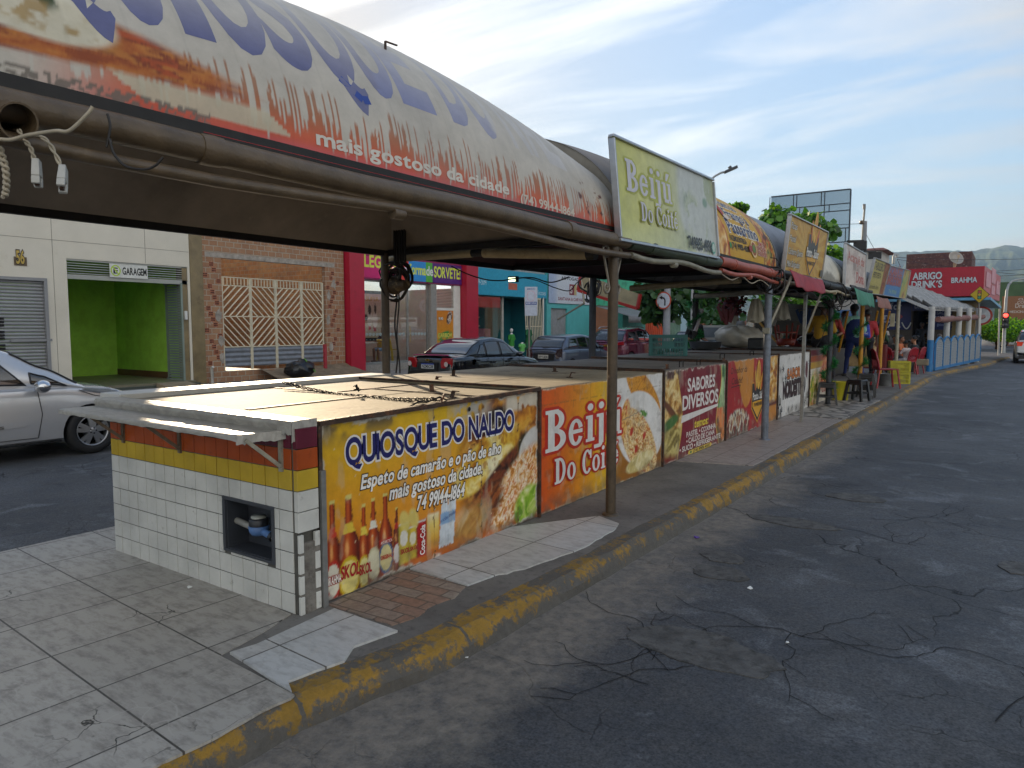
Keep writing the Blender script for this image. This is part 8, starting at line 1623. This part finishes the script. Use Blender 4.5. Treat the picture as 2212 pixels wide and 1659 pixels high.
p = onZ(1712, 745, 1.13); t = thing('cool_box', 'green cool box with pale lid on the counter behind the thin post', 'cool box', (p.x-.3, p.y+1.7, 1.13), .2); MB().box(-.35, .35, -.2, .2, 0, .22).build('box_body', mat('cool_green', '4a6a58', .5, 0, .15, 4), t, bevel=.02); MB().box(-.36, .36, -.21, .21, .222, .30).build('lid', mat('cool_lid', 'a8a594', .5, 0, .1, 4), t, bevel=.02)
p = onZ(1760, 750, 1.13); bag('black_bag', 'crumpled black bag on the counter before the man in yellow', (p.x-.1, p.y+.5, 1.133), .34, '121214', 8, .5, .45)
p = onZ(1525, 750, 1.1); t = thing('display_case', 'white framed glass display case on the counter behind the sack', 'display case', (atD(1553, 740, 16.4).x, atD(1553, 740, 16.4).y, 1.0)); mb = MB()
for sx in (-1, 1):
    for sy in (-1, 1): mb.bar((sx*.5, sy*.25, 0), (sx*.5, sy*.25, .62), .05, .05)
for z in (.02, .32, .60):
    for sy in (-1, 1): mb.bar((-.5, sy*.25, z), (.5, sy*.25, z), .05, .05)
mb.build('frame', mat('white_board', 0), t); MB().box(-.5, .5, -.25, .25, .03, .05).box(-.47, .47, .2, .22, .05, .6).build('shelf', mat('case_grey', '7f8488', .4), t)
t = thing('potted_plant', 'dark red leafed plant in a pale pot on the display case', 'plant', (atD(1580, 700, 16.6).x, atD(1580, 700, 16.6).y, 1.62)); MB().lathe([(.10, 0), (.15, .22), (.16, .23), (.13, .2)], (0, 0, 0), 18).build('pot', mat('pot_pale', 'a8a69a', .6), t)
def leaf_cloud(mb, cs, n, size, seed, asp=2.0, droop=.3):
    rr = random.Random(seed)
    for i in range(n):
        c, rad = cs[rr.randrange(len(cs))]; v = Vector((rr.gauss(0, 1), rr.gauss(0, 1), rr.gauss(0, 1))).normalized()*rr.random()**.42; p = Vector(c)+Vector((v.x*rad[0], v.y*rad[1], v.z*rad[2])); s = size*rr.uniform(.6, 1.25)
        d = Vector((rr.uniform(-1, 1), rr.uniform(-1, 1), rr.uniform(-.9, .5)-droop)).normalized(); sd = d.cross(Vector((rr.uniform(-1, 1), rr.uniform(-1, 1), rr.uniform(.2, 1)))).normalized()*s/asp
        mb.mi = rr.choice((0, 0, 0, 1, 1, 2)); m_ = p+d*s*.5+Vector((0, 0, s*.06)); mb.add([p, m_-sd*.9, p+d*s*.85-sd*.55, p+d*s, p+d*s*.85+sd*.55, m_+sd*.9], [(0, 1, 2, 3, 4, 5)])
def leafmat(n, c, tr=.35):
    if n in MATS: return MATS[n]
    m = bpy.data.materials.new(n); m.use_nodes = True; t = m.node_tree; L = t.links; b = t.nodes['Principled BSDF']; c = hx(c); b.inputs['Base Color'].default_value = (*c, 1); b.inputs['Roughness'].default_value = .45; o = t.nodes['Material Output']; ts = nn(t, 'ShaderNodeBsdfTranslucent'); ts.inputs[0].default_value = (min(1, c[0]*2.6), min(1, c[1]*2.3), c[2]*.9, 1); mx = nn(t, 'ShaderNodeMixShader'); mx.inputs[0].default_value = tr; L.new(b.outputs[0], mx.inputs[1]); L.new(ts.outputs[0], mx.inputs[2]); L.new(mx.outputs[0], o.inputs[0]); MATS[n] = m; return m
LG = [leafmat('leaf_green', '3f6a22'), leafmat('leaf_light', '5f8a2a'), leafmat('leaf_dark', '2a4a1c')]; LB = [leafmat('bush_green', '5a8a1c', .45), leafmat('bush_light', '86b02a', .5), leafmat('bush_dark', '3f6a1a', .4)]; LM = [leafmat('leaf_maroon', '4a1c28'), leafmat('leaf_maroon_b', '5f2a34'), leafmat('leaf_dark', 0)]; LD = [leafmat('shade_leaf', '2a4a26', .25), leafmat('shade_leaf_b', '35582c', .25), leafmat('leaf_dark', 0)]
mb = MB(); leaf_cloud(mb, [((0, 0, .55), (.32, .32, .35))], 260, .12, 4, 2.2); mb.build('foliage', LM, t)
gar = [leafmat('tinsel_green', '1f6a34', .1), leafmat('tinsel_dark', '123f22', .1), leafmat('tinsel_light', '2f8a44', .1)]
def garland(label, path, r=.07, per=180, seed=1):
    mb = MB(); rr = random.Random(seed); P = [Vector(p) for p in path]
    for i in range(len(P)-1):
        d = P[i+1]-P[i]; n = max(4, int(d.length*per*3)); dn = d.normalized(); a = dn.orthogonal().normalized(); b = dn.cross(a)
        for k in range(n):
            p = P[i]+d*rr.random(); t_ = rr.uniform(0, 6.283); v = (a*math.cos(t_)+b*math.sin(t_)+dn*rr.uniform(-.5, .5)).normalized(); s = v.cross(dn).normalized()*.006; mb.mi = rr.choice((0, 0, 1, 2)); L = r*rr.uniform(.6, 1.1); mb.add([p-s, p+s, p+v*L+s*.4, p+v*L-s*.4], [(0, 1, 2, 3)])
    return tag(mb.build('garland', gar), label, 'garland', 'green tinsel garlands')
def helix(x, y, z0, z1, r, turns, n=60): return [(x+r*math.cos(2*math.pi*turns*i/n), y+r*math.sin(2*math.pi*turns*i/n), z0+(z1-z0)*i/n) for i in range(n+1)]
garland('green tinsel garland wound round the dark post behind the white sack', helix(-5.42, 14.6, 1.0, 2.25, .13, 3), .09, 160, 2)
g1 = atD(1800, 760, 16.2); g2 = onX(1835, 760, -3.0)
post('kiosk_post', 'dark post with yellow edge wrapped in green tinsel before the blue overalls man', -2.95, 15.62, 2.4, .05, mat('dark_post', 0), grp='kiosk posts')
garland('green tinsel garland wound round the front post beside the first stool', helix(-2.95, 15.62, .35, 2.3, .12, 4), .09, 160, 3)
ypm = mat('yellow_post', 'b5801c', .45, .1, .25, 10, dirt='6f5a34', ds=14, dthr=.6)
for (px, py, dep, z1, lab) in ((1856, 850, 18.6, 2.3, 'yellow steel post in front of the man in overalls'), (1898, 843, 20.5, 2.3, 'speckled yellow steel post beside the empty red chair')):
    p = onX(px, 850, -2.9 if px < 1870 else -2.8); post('yellow_post', lab, p.x, p.y, 2.35, .05, ypm, grp='yellow posts')
pA_ = onX(1856, 850, -2.9); garland('green tinsel garland wound round the yellow post by the man in overalls', helix(pA_.x, pA_.y, .25, 1.7, .13, 3), .09, 150, 5)
mb = MB()
for (a, b_) in (((1812, 800), (1832, 672)), ((1855, 810), (1880, 672)), ((1880, 745), (1896, 672)), ((1905, 745), (1922, 672))): 
    q0 = atD(a[0], min(a[1], 760), 17.5 if a[0] < 1850 else 19.5); q1 = atD(b_[0], b_[1], 17 if a[0] < 1850 else 19.); tag(MB().cyl(q0, q1, .025).build('awning_strut', ypm), 'slanting yellow awning strut, foot near x %d of the row' % a[0] if 0 else {1812: 'slanting yellow strut beside the front garland post', 1855: 'long slanting yellow strut before the man in overalls', 1880: 'slanting yellow strut under the green flap', 1905: 'slanting yellow strut beside the speckled post'}[a[0]], 'strut', 'yellow awning struts')
post('kiosk_post', 'pale peeling post carrying a meter box at the end of the kiosk row', onX(1935, 800, -2.75).x, onX(1935, 800, -2.75).y, 2.42, .05, mat('peeling_post', 'a09a88', .5, .1, .3, 8, dirt='55504a', ds=8, dthr=.52), grp='kiosk posts')
mp_ = onX(1930, 690, -2.9); tag(MB().box(mp_.x-.06, mp_.x+.06, mp_.y-.25, mp_.y-.15, mp_.z-.22, mp_.z+.18).build('meter_box', mat('box_beige', 'b0a88e', .6), None, bevel=.01), 'small beige electric box on the peeling post', 'electric box')
fa = wthing('rear_awning', 'grey cloth awning behind the kiosks with yellow struts', 'awning'); mb = MB(); A = [atD(1625, 690, 19), atD(1660, 672, 19), atD(1830, 678, 19), atD(1825, 720, 19)]
mb = MB(); P = [atD(1630, 688, 18.5), atD(1795, 700, 18), atD(1790, 664, 20.5), atD(1700, 656, 21)]; mb.quad(*P); mb.quad(P[0], P[1], P[1]-Vector((0, 0, .35)), P[0]-Vector((0, 0, .3))); mb.build('cloth', mat('awning_grey', '5f5c52', .8, 0, .3, 2, dirt='3f3c34', ds=2), fa, solid=.02)
for a, b_, d0 in (((1635, 690), (1705, 770), 18.4), ((1770, 690), (1800, 745), 18.4)): MB().cyl(atD(*a, d0), atD(*b_, d0-1), .03).build('strut', ypm, fa)
t = wthing('road_sign', 'round turn left road sign with red rim on a grey pole behind the kiosks', 'sign'); sc = atD(1433, 649, 30.); n_ = (E0-sc); n_.z = 0; n_ = Vector((-.15, -1, 0)).normalized(); a = Vector((0, 0, 1)).cross(n_).normalized(); bz = Vector((0, 0, 1))
for rr_, off, m, nm in ((.37, 0., mat('sign_red', 'b5482a', .5), 'rim'), (.315, .006, mat('sign_white', 'bcc3cc', .5), 'face')): MB().slab([sc+n_*off+(a*math.cos(x)+bz*math.sin(x))*rr_ for x in [2*math.pi*i/36 for i in range(36)]], n_, .01).build(nm, m, t)
arrow = [(.05, -.22), (.11, -.22), (.11, .02), (.05, .12), (-.05, .15), (-.05, .21), (-.2, .12), (-.05, .03), (-.05, .08), (.02, .06), (.05, .0)]
MB().slab([sc+n_*.012+a*x+bz*y for x, y in arrow], n_, .004).build('arrow', mat('vent_black', 0), t)
pp_ = atD(1440, 700, 30.3); tag(MB().cyl((pp_.x, pp_.y, ROADZ), (pp_.x, pp_.y, 6.0), .17, .12, 20).build('concrete_pole', mat('pole_concrete', '8b8f94', .8, 0, .2, 3), None), 'grey concrete utility pole carrying the turn left sign', 'pole')
bark = mat('bark', '5a4a3a', .9, 0, .4, 6, .8, 20)
def tree(label, base, h, clumps, n, size, seed, mats=LG, name='tree', asp=1.7, tr=.16, grp='trees behind the kiosks'):
    t = wthing(name, label, 'tree', group=grp); mb = MB(); base = Vector(base); top = base+Vector((0, 0, h)); rr = random.Random(seed)
    mb.tube([base.lerp(top, i/6)+Vector((rr.uniform(-.05, .05), rr.uniform(-.05, .05), 0))*(i > 0) for i in range(7)], [tr*(1-.09*i) for i in range(7)], 10)
    for c, rad in clumps:
        c = Vector(c); st = base.lerp(top, rr.uniform(.6, .95)); m_ = st.lerp(c, .5)+Vector((0, 0, -.1*rad[2])); mb.tube([st, m_, c], [tr*.45, tr*.3, tr*.1], 7)
    mb.build('trunk', bark, t); mb = MB(); leaf_cloud(mb, clumps, n, size, seed, asp); mb.build('crown', mats, t); return t
def cl(px, py, dep, rx, ry, rz): p = atD(px, py, dep); return (p, (rx, ry, rz))
b0 = atD(1470, 700, 30); tree('broad leaved almond tree behind the turn left sign, crown under the canopies', (b0.x-1.5, b0.y+2, 0), 3.4, [cl(1410, 630, 31, 1., 1, .8), cl(1470, 645, 31, 1.2, 1.2, .9), cl(1530, 650, 32, 1.2, 1.2, .8), cl(1420, 665, 31, .7, .8, .7), cl(1500, 610, 32, 1.4, 1.4, .8)], 1500, .30, 5, LD)
b1 = atD(1690, 700, 31); tree('broad leaved almond tree rising between the chicken and pizza signs', (b1.x, b1.y, 0), 4.6, [cl(1640, 520, 31, 1.1, 1.1, .8), cl(1680, 470, 31, .7, .8, .6), cl(1660, 500, 31, 1.0, 1., .7), cl(1740, 480, 32, .8, .8, .5), cl(1770, 500, 32, .9, .9, .5), cl(1700, 540, 31, 1.6, 1.6, .9), cl(1790, 555, 32, .8, .8, .6), cl(1592, 448, 31.5, .3, .3, .14), cl(1690, 640, 31, 1.4, 1.4, .8)], 2300, .30, 6)
b2 = atD(1690, 720, 24); tree('leafy branch hanging between the carrier bags', (b2.x-.6, b2.y+1, 0), 2.0, [cl(1675, 672, 24, .6, .6, .5), cl(1690, 690, 24, .7, .6, .5), cl(1560, 690, 25, .8, .7, .5)], 420, .24, 9, LD, tr=.08)
b3 = atD(2175, 752, 52); tree('clipped bright green bush tree at the far right corner', (b3.x-.6, b3.y+2, ROADZ), 1.6, [cl(2148, 712, 52, 1.1, 1.1, .65), cl(2175, 708, 52, 1.5, 1.4, .85), cl(2205, 712, 52, 1.4, 1.4, .75), cl(2150, 725, 52, .9, .9, .4), cl(2190, 722, 52, 1.4, 1.3, .5)], 5200, .16, 12, LB, asp=1.5, grp=None)
t = tree('distant tree crown behind the ice cream shop row', (-27, 66, 0), 3, [((-24.5, 58, 3.5), (2.5, 2, 1.6)), ((-23, 64, 3.2), (2, 2, 1.4))], 900, .4, 14, LD)
pv = wthing('tiled_pavilion', 'open pavilion with pale corrugated tile roof on white columns', 'pavilion')
ea = atD(2014, 666, 25.0); eb = atD(2119, 665, 34.5); ez = 2.26; ea = Vector((ea.x, ea.y, ez)); eb = Vector((eb.x, eb.y, ez+.12)); ra = atD(1946, 625, 26.2); rdir = (eb-ea); sl = Vector((-2.1, .5, .98))
mb = MB()
def rf(a, b): p = ea+rdir*a+sl*b; p.z += .06*math.cos(a*(rdir.length/.30)*2*math.pi)+.10*((b*6.2) % 1); return p
mb.grid(rf, 280, 62, False)
mb.build('roof', mat('pale_tile_roof', '8f8f8d', .6, 0, .4, 6, dirt='55524f', ds=8, dthr=.60), pv, solid=.02)
wc = mat('white_column', 'b3b2ae', .6, 0, .15, 4, dirt='84827c', ds=6, dthr=.62); blu = mat('sky_blue_paint', '1f6a9e', .45, 0, .15, 5)
fp0 = atD(2018, 801, 25.3); fp1 = atD(2116, 776, 31.7); fp0.z = 0.; fp1.z = .06; fd = fp1-fp0
for i, tq in enumerate((-.02, .27, .52, .75, 1.0)):
    p = fp0+fd*tq+Vector((-.12, 0, 0)); MB().cyl((p.x, p.y, 1.12 if i == 0 else 0), (p.x, p.y, 2.3+.1*tq), .10, n=16).build('column', wc, pv)
    if i == 0: MB().cyl((p.x, p.y, 0), (p.x, p.y, 1.12), .104, n=16).build('column_base', blu, pv)
mb = MB(); mb.bar(ea+Vector((-.1, 0, -.05)), ea+sl+Vector((0, 0, -.06)), .07, .10).bar(ea+Vector((-.12, 0, -.05)), eb+Vector((-.12, 0, -.05)), .07, .09); mb.bar(eb+Vector((-.1, 0, -.05)), eb+sl+Vector((0, 0, -.06)), .07, .1); mb.build('roof_beam', wc, pv)
rl = atD(2026, 690, 25.4); rl2 = atD(2124, 684, 33); tag(MB().tube([rl.lerp(rl2, i/12)+Vector((0, 0, -.03*abs(math.sin(i*1.05)))) for i in range(13)], [.10, .12, .115, .12, .09, .115, .12, .12, .09, .12, .12, .11, .1], 14).build('rolled_blind', mat('blind_brown', '7a544c', .8, 0, .3, 6, .4, 30)), 'brown rolled up cloth blind tied under the pavilion eave', 'blind')
fe = wthing('mesh_fence', 'sky blue fence of arched mesh panels in front of the pavilion', 'fence'); meshm = mat('mesh_white', 'a3a9ad', .5, .2, .1, 4); npan = 7
for i in range(npan):
    p, q = fp0+fd*(i/npan), fp0+fd*((i+1)/npan); w_ = (q-p); hh = lambda t: .98+.22*math.sin(math.pi*t)**.8
    if i == 0: MB().bar(p+Vector((0, 0, .06)), p+Vector((0, 0, 1.0)), .07, .07).build('fence_post', blu, fe)
    MB().bar(q+Vector((0, 0, .06)), q+Vector((0, 0, 1.0)), .07, .07).build('fence_post', blu, fe)
    top = [p+w_*t+Vector((0, 0, hh(t))) for t in [k/14 for k in range(15)]]
    mb = MB(); mb.tube(top, .035, 8); mb.bar(p+Vector((0, 0, .10)), q+Vector((0, 0, .10)), .05, .06); mb.build('panel_frame', blu, fe)
    mb = MB(); L = w_.length
    for sg in (1, -1):
        for k in range(-10, 24):
            pts = []
            for tz in np.linspace(.12, 1.2, 40):
                u = (k*.10+sg*(tz-.12)*.75)/L
                if 0 < u < 1 and tz < hh(u): pts.append(p+w_*u+Vector((0, 0, tz)))
            if len(pts) > 2: mb.bar(pts[0], pts[-1], .014, .014)
    mb.build('wire_mesh', meshm, fe)
MB().bar(fp0+Vector((0, 0, .05)), fp1+Vector((0, 0, .05)), .06, .05).build('bottom_rail', blu, fe)
t = wthing('warning_sign', 'yellow diamond warning sign with traffic light symbol before the red bar sign', 'sign'); sc = atD(2116, 636.5, 31.2); n_ = Vector((-.1, -1, 0)).normalized(); a = Vector((0, 0, 1)).cross(n_).normalized(); bz = Vector((0, 0, 1)); r_ = 18.5/FPX*31.2
for k_, off, m, nm in ((1, 0, mat('vent_black', 0), 'rim'), (.93, .006, mat('sign_yellow', 'b5980f', .5, 0, .1, 4), 'face')): MB().slab([sc+n_*off+(a*x+bz*y)*r_*k_ for x, y in ((0, -1), (1, 0), (0, 1), (-1, 0))], n_, .01).build(nm, m, t)
MB().slab([sc+n_*.010+(a*x+bz*y)*r_ for x, y in ((-.2, -.52), (.2, -.52), (.2, .52), (-.2, .52))], n_, .003).build('signal_symbol', mat('symbol_dark', '2f2f1c', .5), t)
for z, cc in ((.33, 'a84a3a'), (0, 'b59a2a'), (-.33, '3a8a6a')): MB().slab([sc+n_*.014+(a*.15*math.cos(x)+bz*(z+.15*math.sin(x)))*r_ for x in [2*math.pi*i/16 for i in range(16)]], n_, .003).build('symbol_lamp', mat('sym_'+cc, cc, .5), t)
MB().cyl(sc+Vector((0, .05, -1.9)), sc+Vector((0, .05, .3)), .03).build('pole', mat('pole_grey', 0), t)
t = wthing('speed_sign', 'round white sign with red rim half hidden behind the pavilion corner', 'sign'); sc = atD(2120, 682, 34)
for rr_, off, m, nm in ((.45, 0., mat('sign_rim_red', '9c3a30', .5), 'rim'), (.36, .006, mat('sign_white', 0), 'face')): MB().slab([sc+n_*off+(a*math.cos(x)+bz*math.sin(x))*rr_ for x in [2*math.pi*i/30 for i in range(30)]], n_, .01).build(nm, m, t)
MB().cyl(sc+Vector((0, .05, -2.3)), sc+Vector((0, .05, .3)), .03).build('pole', mat('pole_grey', 0), t)
t = wthing('traffic_light', 'traffic light showing red on a curved grey pole at the right edge', 'traffic light'); dep = 46; p = atD(2168, 752, dep); g_ = mat('light_grey_pole', '9a9c9b', .5, .2, .15, 4)
MB().tube([(p.x, p.y, ROADZ)]+[atD(x, y, dep) for x, y in ((2170, 700), (2173, 650), (2175, 628), (2179, 615), (2187, 607), (2197, 604))]+[atD(2225, 601, dep), atD(2300, 594, dep)], [.11, .10, .09, .08, .07, .06, .055, .05, .045], 12).build('pole', g_, t)
hd = atD(2172, 692, dep-.3); hw = 7/FPX*dep; hh_ = 17/FPX*dep; MB().box(hd.x-hw*.9, hd.x+hw*.9, hd.y-.1, hd.y+.12, hd.z-hh_, hd.z+hh_).build('signal_head', blackp, t, bevel=.03)
for i, m in enumerate((mat('red_lamp', '9a0a0a', .3, emit=((1, .03, .02), 2.2)), mat('lamp_off', '2a2a2a', .3), mat('lamp_off_b', '34383a', .3))): MB().sphere((hd.x, hd.y-.12, hd.z+hh_*(.62-.62*i)), (hw*.62, .07, hw*.62), 16, 8).build('signal_lamp', m, t)
t = thing('sign_pole', 'thin pale sign pole seen edge on beside the traffic light', 'pole'); WORLD.append(t); dep = 42; p = atD(2157, 758, dep); MB().cyl((p.x, p.y, ROADZ), atD(2160, 655, dep), .045).build('shaft', g_, t); q = atD(2160, 662, dep); MB().box(q.x-.03, q.x+.03, q.y-.3, q.y+.3, q.z-.45, q.z+.3).build('sign_plate', mat('sign_back', 0), t)
def lamp(label, pts, dep, head, r=.05):
    t = wthing('street_lamp', label, 'street lamp', group='street lamps'); P = [atD(x, y, dep) for x, y in pts]; MB().tube([(P[0].x, P[0].y, ROADZ)]+P, [r*1.6]+[r]*len(P), 10).build('pole', g_, t); a, b_ = atD(*head[0], dep), atD(*head[1], dep); MB().bar(a, b_, .22, .09).bar(a.lerp(b_, .35)+Vector((0, 0, .08)), a.lerp(b_, .5)+Vector((0, 0, .10)), .12, .08).build('lamp_head', mat('lamp_dark', '3a3d42', .5, .3), t)
lamp('street lamp arm rising behind the lime sign board', [(1500, 420), (1530, 392), (1545, 380), (1558, 373), (1575, 369)], 24, ((1566, 372), (1591, 361)), .035)
t = wthing('utility_pole', 'tall concrete utility pole with bent pipe and insulator behind the peeling sign', 'pole'); dep = 34; a = atD(1868, 478, dep); MB().cyl((a.x, a.y, 0), a, .19, .13, 4).build('shaft', mat('pole_concrete', 0), t); MB().tube([atD(1861, 540, dep-.3), atD(1864, 500, dep-.3), atD(1866, 470, dep-.3), atD(1868, 448, dep-.3), atD(1868, 441, dep-.3), atD(1866, 441, dep-.3), atD(1866, 452, dep-.3)], .045, 8).build('riser_pipe', mat('pole_grey', 0), t); MB().lathe([(0, 0), (.12, .03), (.08, .1), (.12, .16), (0, .2)], atD(1861, 485, dep-.3), 12).build('insulator', mat('insulator', '5a4a3a', .4), t)
t = wthing('floodlight', 'black floodlight on a bracket above the peeling white sign', 'floodlight', group='floodlights'); q = atD(1858, 531, 16.5); MB().box(q.x-.14, q.x+.14, q.y-.05, q.y+.05, q.z-.11, q.z+.11).build('housing', blackp, t, bevel=.01); MB().bar(atD(1830, 522, 16.5), atD(1866, 521, 16.5), .04, .06).build('bracket', dark_bar, t)
t = wthing('floodlight', 'black floodlight frame pointing down above the yellow sign', 'floodlight', group='floodlights'); q = atD(1890, 552, 19); MB().bar(q-Vector((.16, 0, 0)), q+Vector((.16, 0, .0)), .05, .18).bar(atD(1866, 543, 19), atD(1893, 543, 19), .04, .05).build('housing', blackp, t)
t = wthing('service_pipe', 'hook topped service pipe with cables behind the blue sign', 'pipe'); MB().tube([atD(1930, 570, 30), atD(1931, 555, 30), atD(1934, 548, 30), atD(1938, 549, 30), atD(1938, 556, 30)], .06, 8).build('pipe', g_, t)
wk = mat('wire_dark', '1c1c20', .6, 0, 0)
def sagline(a, b_, sag, r=.012, label='', n=14):
    P = [a.lerp(b_, i/n) for i in range(n+1)]; 
    for i, p in enumerate(P): p.z -= sag*4*(i/n)*(1-i/n)
    o = MB().tube(P, r, 5).build('overhead_wire', wk); tag(o, label, 'wire', 'overhead wires')
sagline(atD(1560, 478, 30), atD(1861, 483, 33.7), .1, .012, 'pale overhead wire running left from the insulator across the tree')
for i, (a, b_) in enumerate((((1940, 556), (2400, 545)), ((1940, 590), (2400, 560)), ((2000, 595), (2400, 575)), ((1938, 560), (2400, 600)), ((2040, 612), (2400, 592)), ((1938, 560), (1990, 640)), ((1868, 500), (1938, 600)))):
    sagline(atD(*a, 36), atD(*b_, 44), .25, .012, ('highest overhead wire crossing the far hills', 'second overhead wire crossing the far hills', 'overhead wire crossing just above the red fascia', 'overhead wire descending towards the right edge', 'lowest overhead wire at the right edge', 'service wire dropping to the bar', 'service wire dropping from the concrete pole')[i])
t = wthing('work_lamp', 'small lit work lamp hanging under the second canopy', 'lamp'); q = atD(1109, 606, 8.6); MB().box(q.x-.06, q.x+.06, q.y-.03, q.y+.03, q.z-.02, q.z+.05).build('housing', dark_bar, t); MB().box(q.x-.05, q.x+.05, q.y-.035, q.y-.031, q.z-.015, q.z+.035).build('lamp_face', mat('lamp_lit', 'c9d3a0', .4, emit=((.9, 1, .55), .7)), t)
wire('wire', 'cable sagging from the rear beam to the lit work lamp', [atD(x, y, 8.3) for x, y in ((975, 575), (1010, 592), (1050, 604), (1085, 606), (1109, 602), (1150, 600), (1190, 610), (1230, 598))], .008, cable)
wire('wire', 'tangled thin wires under the second canopy ceiling', [atD(x, y, 8.8) for x, y in ((1130, 600), (1160, 606), (1200, 622), (1230, 628), (1245, 612), (1265, 596))], .006, cable)
q = wthing('cable_coil', 'dark tangle of cables on the rear post before the aqua shop', 'cable'); mb = MB(); loop(mb, atD(1279, 624, 13), .16, 14, .013, 8); mb.build('cable', cable, q)
q = wthing('cable_coil', 'knot of wires and fittings on top of the blue grey front post', 'cable'); mb = MB(); loop(mb, (-2.74, 10.2, 2.28), .16, 14, .01, 11); mb.build('cable', cable, q)
q = wthing('cable_coil', 'knot of cables and sockets beside the red flap end', 'cable'); mb = MB(); loop(mb, (-2.75, 14.9, 2.2), .2, 14, .01, 12); mb.build('cable', cable, q)
wire('wire', 'loose black cable looping down from the red flap to the striped kiosk', [atD(x, y, 15.2) for x, y in ((1745, 640), (1765, 660), (1785, 690), (1775, 730), (1755, 760), (1746, 775))], .008, cable)
q = wthing('hanging_box', 'long printed packet hanging under the eave behind the pole', 'packet'); a = atD(1515, 668, 15); b_ = atD(1500, 715, 15); MB().bar(a, b_, .14, .05).build('packet', mat('packet', 'a39a98', .4, 0, .2, 5, dirt='8a2a2a', ds=4, dthr=.55), q)

box_m = [mat('goods_tan', 0), mat('box_red', '6a1f1c', .6, 0, .2, 6), mat('box_blue', '24406a', .6, 0, .2, 6), mat('box_green', '2f4a34', .6, 0, .2, 6), mat('box_white', '9a978f', .6, 0, .2, 6)]
for i, (px, py, dep, w_, h_, m, lab) in enumerate(((1660, 742, 18.5, .5, .5, 4, 'white foam box on the counter behind the orange chair'), (1725, 735, 19., .4, .45, 1, 'dark red box stacked on the counter left of the man in yellow'), (1600, 735, 18.8, .5, .4, 2, 'blue box behind the white sack'), (1745, 742, 20, .6, .6, 0, 'tan carton behind the thin square post'), (1815, 742, 21, .5, .7, 3, 'dark green box stacked beside the front garland post'), (1860, 760, 22, .8, .9, 0, 'tan carton stack behind the people at the counter'), (1890, 770, 24, .7, .8, 1, 'red drinks cooler behind the speckled yellow post'))):
    p = atD(px, py, dep); tag(MB().box(-w_/2, w_/2, -.2, .2, -h_/2, h_/2).build('goods_box', box_m[m], None, bevel=.015, loc=p), lab, 'box', 'boxes in the stalls')
for i, (px, dep, z, rz, c1, c2, sk, hr_, lab) in enumerate(((1590, 17.6, .3, -120, '8d8a86', '2a2a2e', 'dark', 'bun', 'woman in pale top working behind the display case'), (1655, 19, .3, 200, '3a4a5c', '1c1c20', 'mid', 'short', 'man in grey blue shirt behind the orange child chair'), (1822, 20.5, .3, -90, '6a2a24', '1c1c20', 'dark', 'short', 'man in brick red shirt behind the front garland post'), (1896, 24, 0, 100, '2f4a3a', '20242c', 'mid', 'short', 'man in dark green shirt standing behind the speckled yellow post'), (1905, 26, 0, 60, 'a39a92', '30303a', 'light', 'long', 'woman with long hair in cream top standing before the teal shop'))):
    p = atD(px, 760, dep); person(lab, (p.x, p.y, z), R(rz), c1, c2, sk, 'stand', hr_, 1.70, work, stride=.06, fat=1.1)
for i, (px, py, dep, L, m, lab) in enumerate(((1570, 660, 16, .35, 1, 'red packets strung under the eave beside the long packet'), (1665, 665, 17, .4, 4, 'white packets hanging left of the greyish carrier bags'), (1740, 668, 17.5, .35, 2, 'blue packets hanging above the man in yellow'), (1795, 672, 18, .3, 0, 'brown packets hanging beside the front garland post'))):
    a = atD(px, py, dep); mb = MB()
    for k in range(5): mb.M = Matrix.Translation(a+Vector((.07*(k-2), .03*(k % 2), -L*.5-.04*(k % 3)))) @ Matrix.Rotation(.2*(k-2), 4, 'Y'); mb.box(-.04, .04, -.02, .02, -L/2, L/2, (.01, .005))
    mb.M = None; mb.bar(a+Vector((-.2, 0, 0)), a+Vector((.2, 0, .02)), .02, .02); tag(mb.build('hanging_packets', box_m[m]), lab, 'packets', 'goods hanging under the eaves')
garland('green tinsel garland strung along the eave above the striped kiosk', [(-2.78, 13.4+.25*i, 2.26-.10*abs(math.sin(i*.9))) for i in range(10)], .08, 120, 9)
wire('wire', 'black cable strung along the front eave from the blue grey post', [(-2.72, 10.3+.6*i, 2.16-.07*(i % 2)) for i in range(12)], .009, cable)
wire('wire', 'pale cable looping under the eave before the lime sign end', [(-2.66, 7.9+.4*i, 2.2-.06*(i % 2)) for i in range(6)], .007, wire_w)
bpy.context.view_layer.update()
for o in WORLD:
    pts = [c.matrix_world @ Vector(b) for c in o.children for b in c.bound_box]
    if not pts: continue
    lo = Vector((min(p.x for p in pts), min(p.y for p in pts), min(p.z for p in pts))); hi = Vector((max(p.x for p in pts), max(p.y for p in pts), max(p.z for p in pts)))
    loc = Vector(((lo.x+hi.x)/2, (lo.y+hi.y)/2, lo.z)); o.location = loc
    for c in o.children: c.matrix_parent_inverse = Matrix.Translation(-loc)
mb = MB(); mb.box(-1900, 1500, -640, 2400, -9, 330)
hz = mb.build('haze', bpy.data.materials.new('haze')); hz['kind'] = 'stuff'; m = hz.data.materials[0]; m.use_nodes = True; t = m.node_tree; t.nodes.clear(); o = nn(t, 'ShaderNodeOutputMaterial'); v = nn(t, 'ShaderNodeVolumePrincipled'); v.inputs['Color'].default_value = (.38, .57, .88, 1); v.inputs['Density'].default_value = 0.00026; v.inputs['Anisotropy'].default_value = .3; t.links.new(v.outputs[0], o.inputs['Volume'])
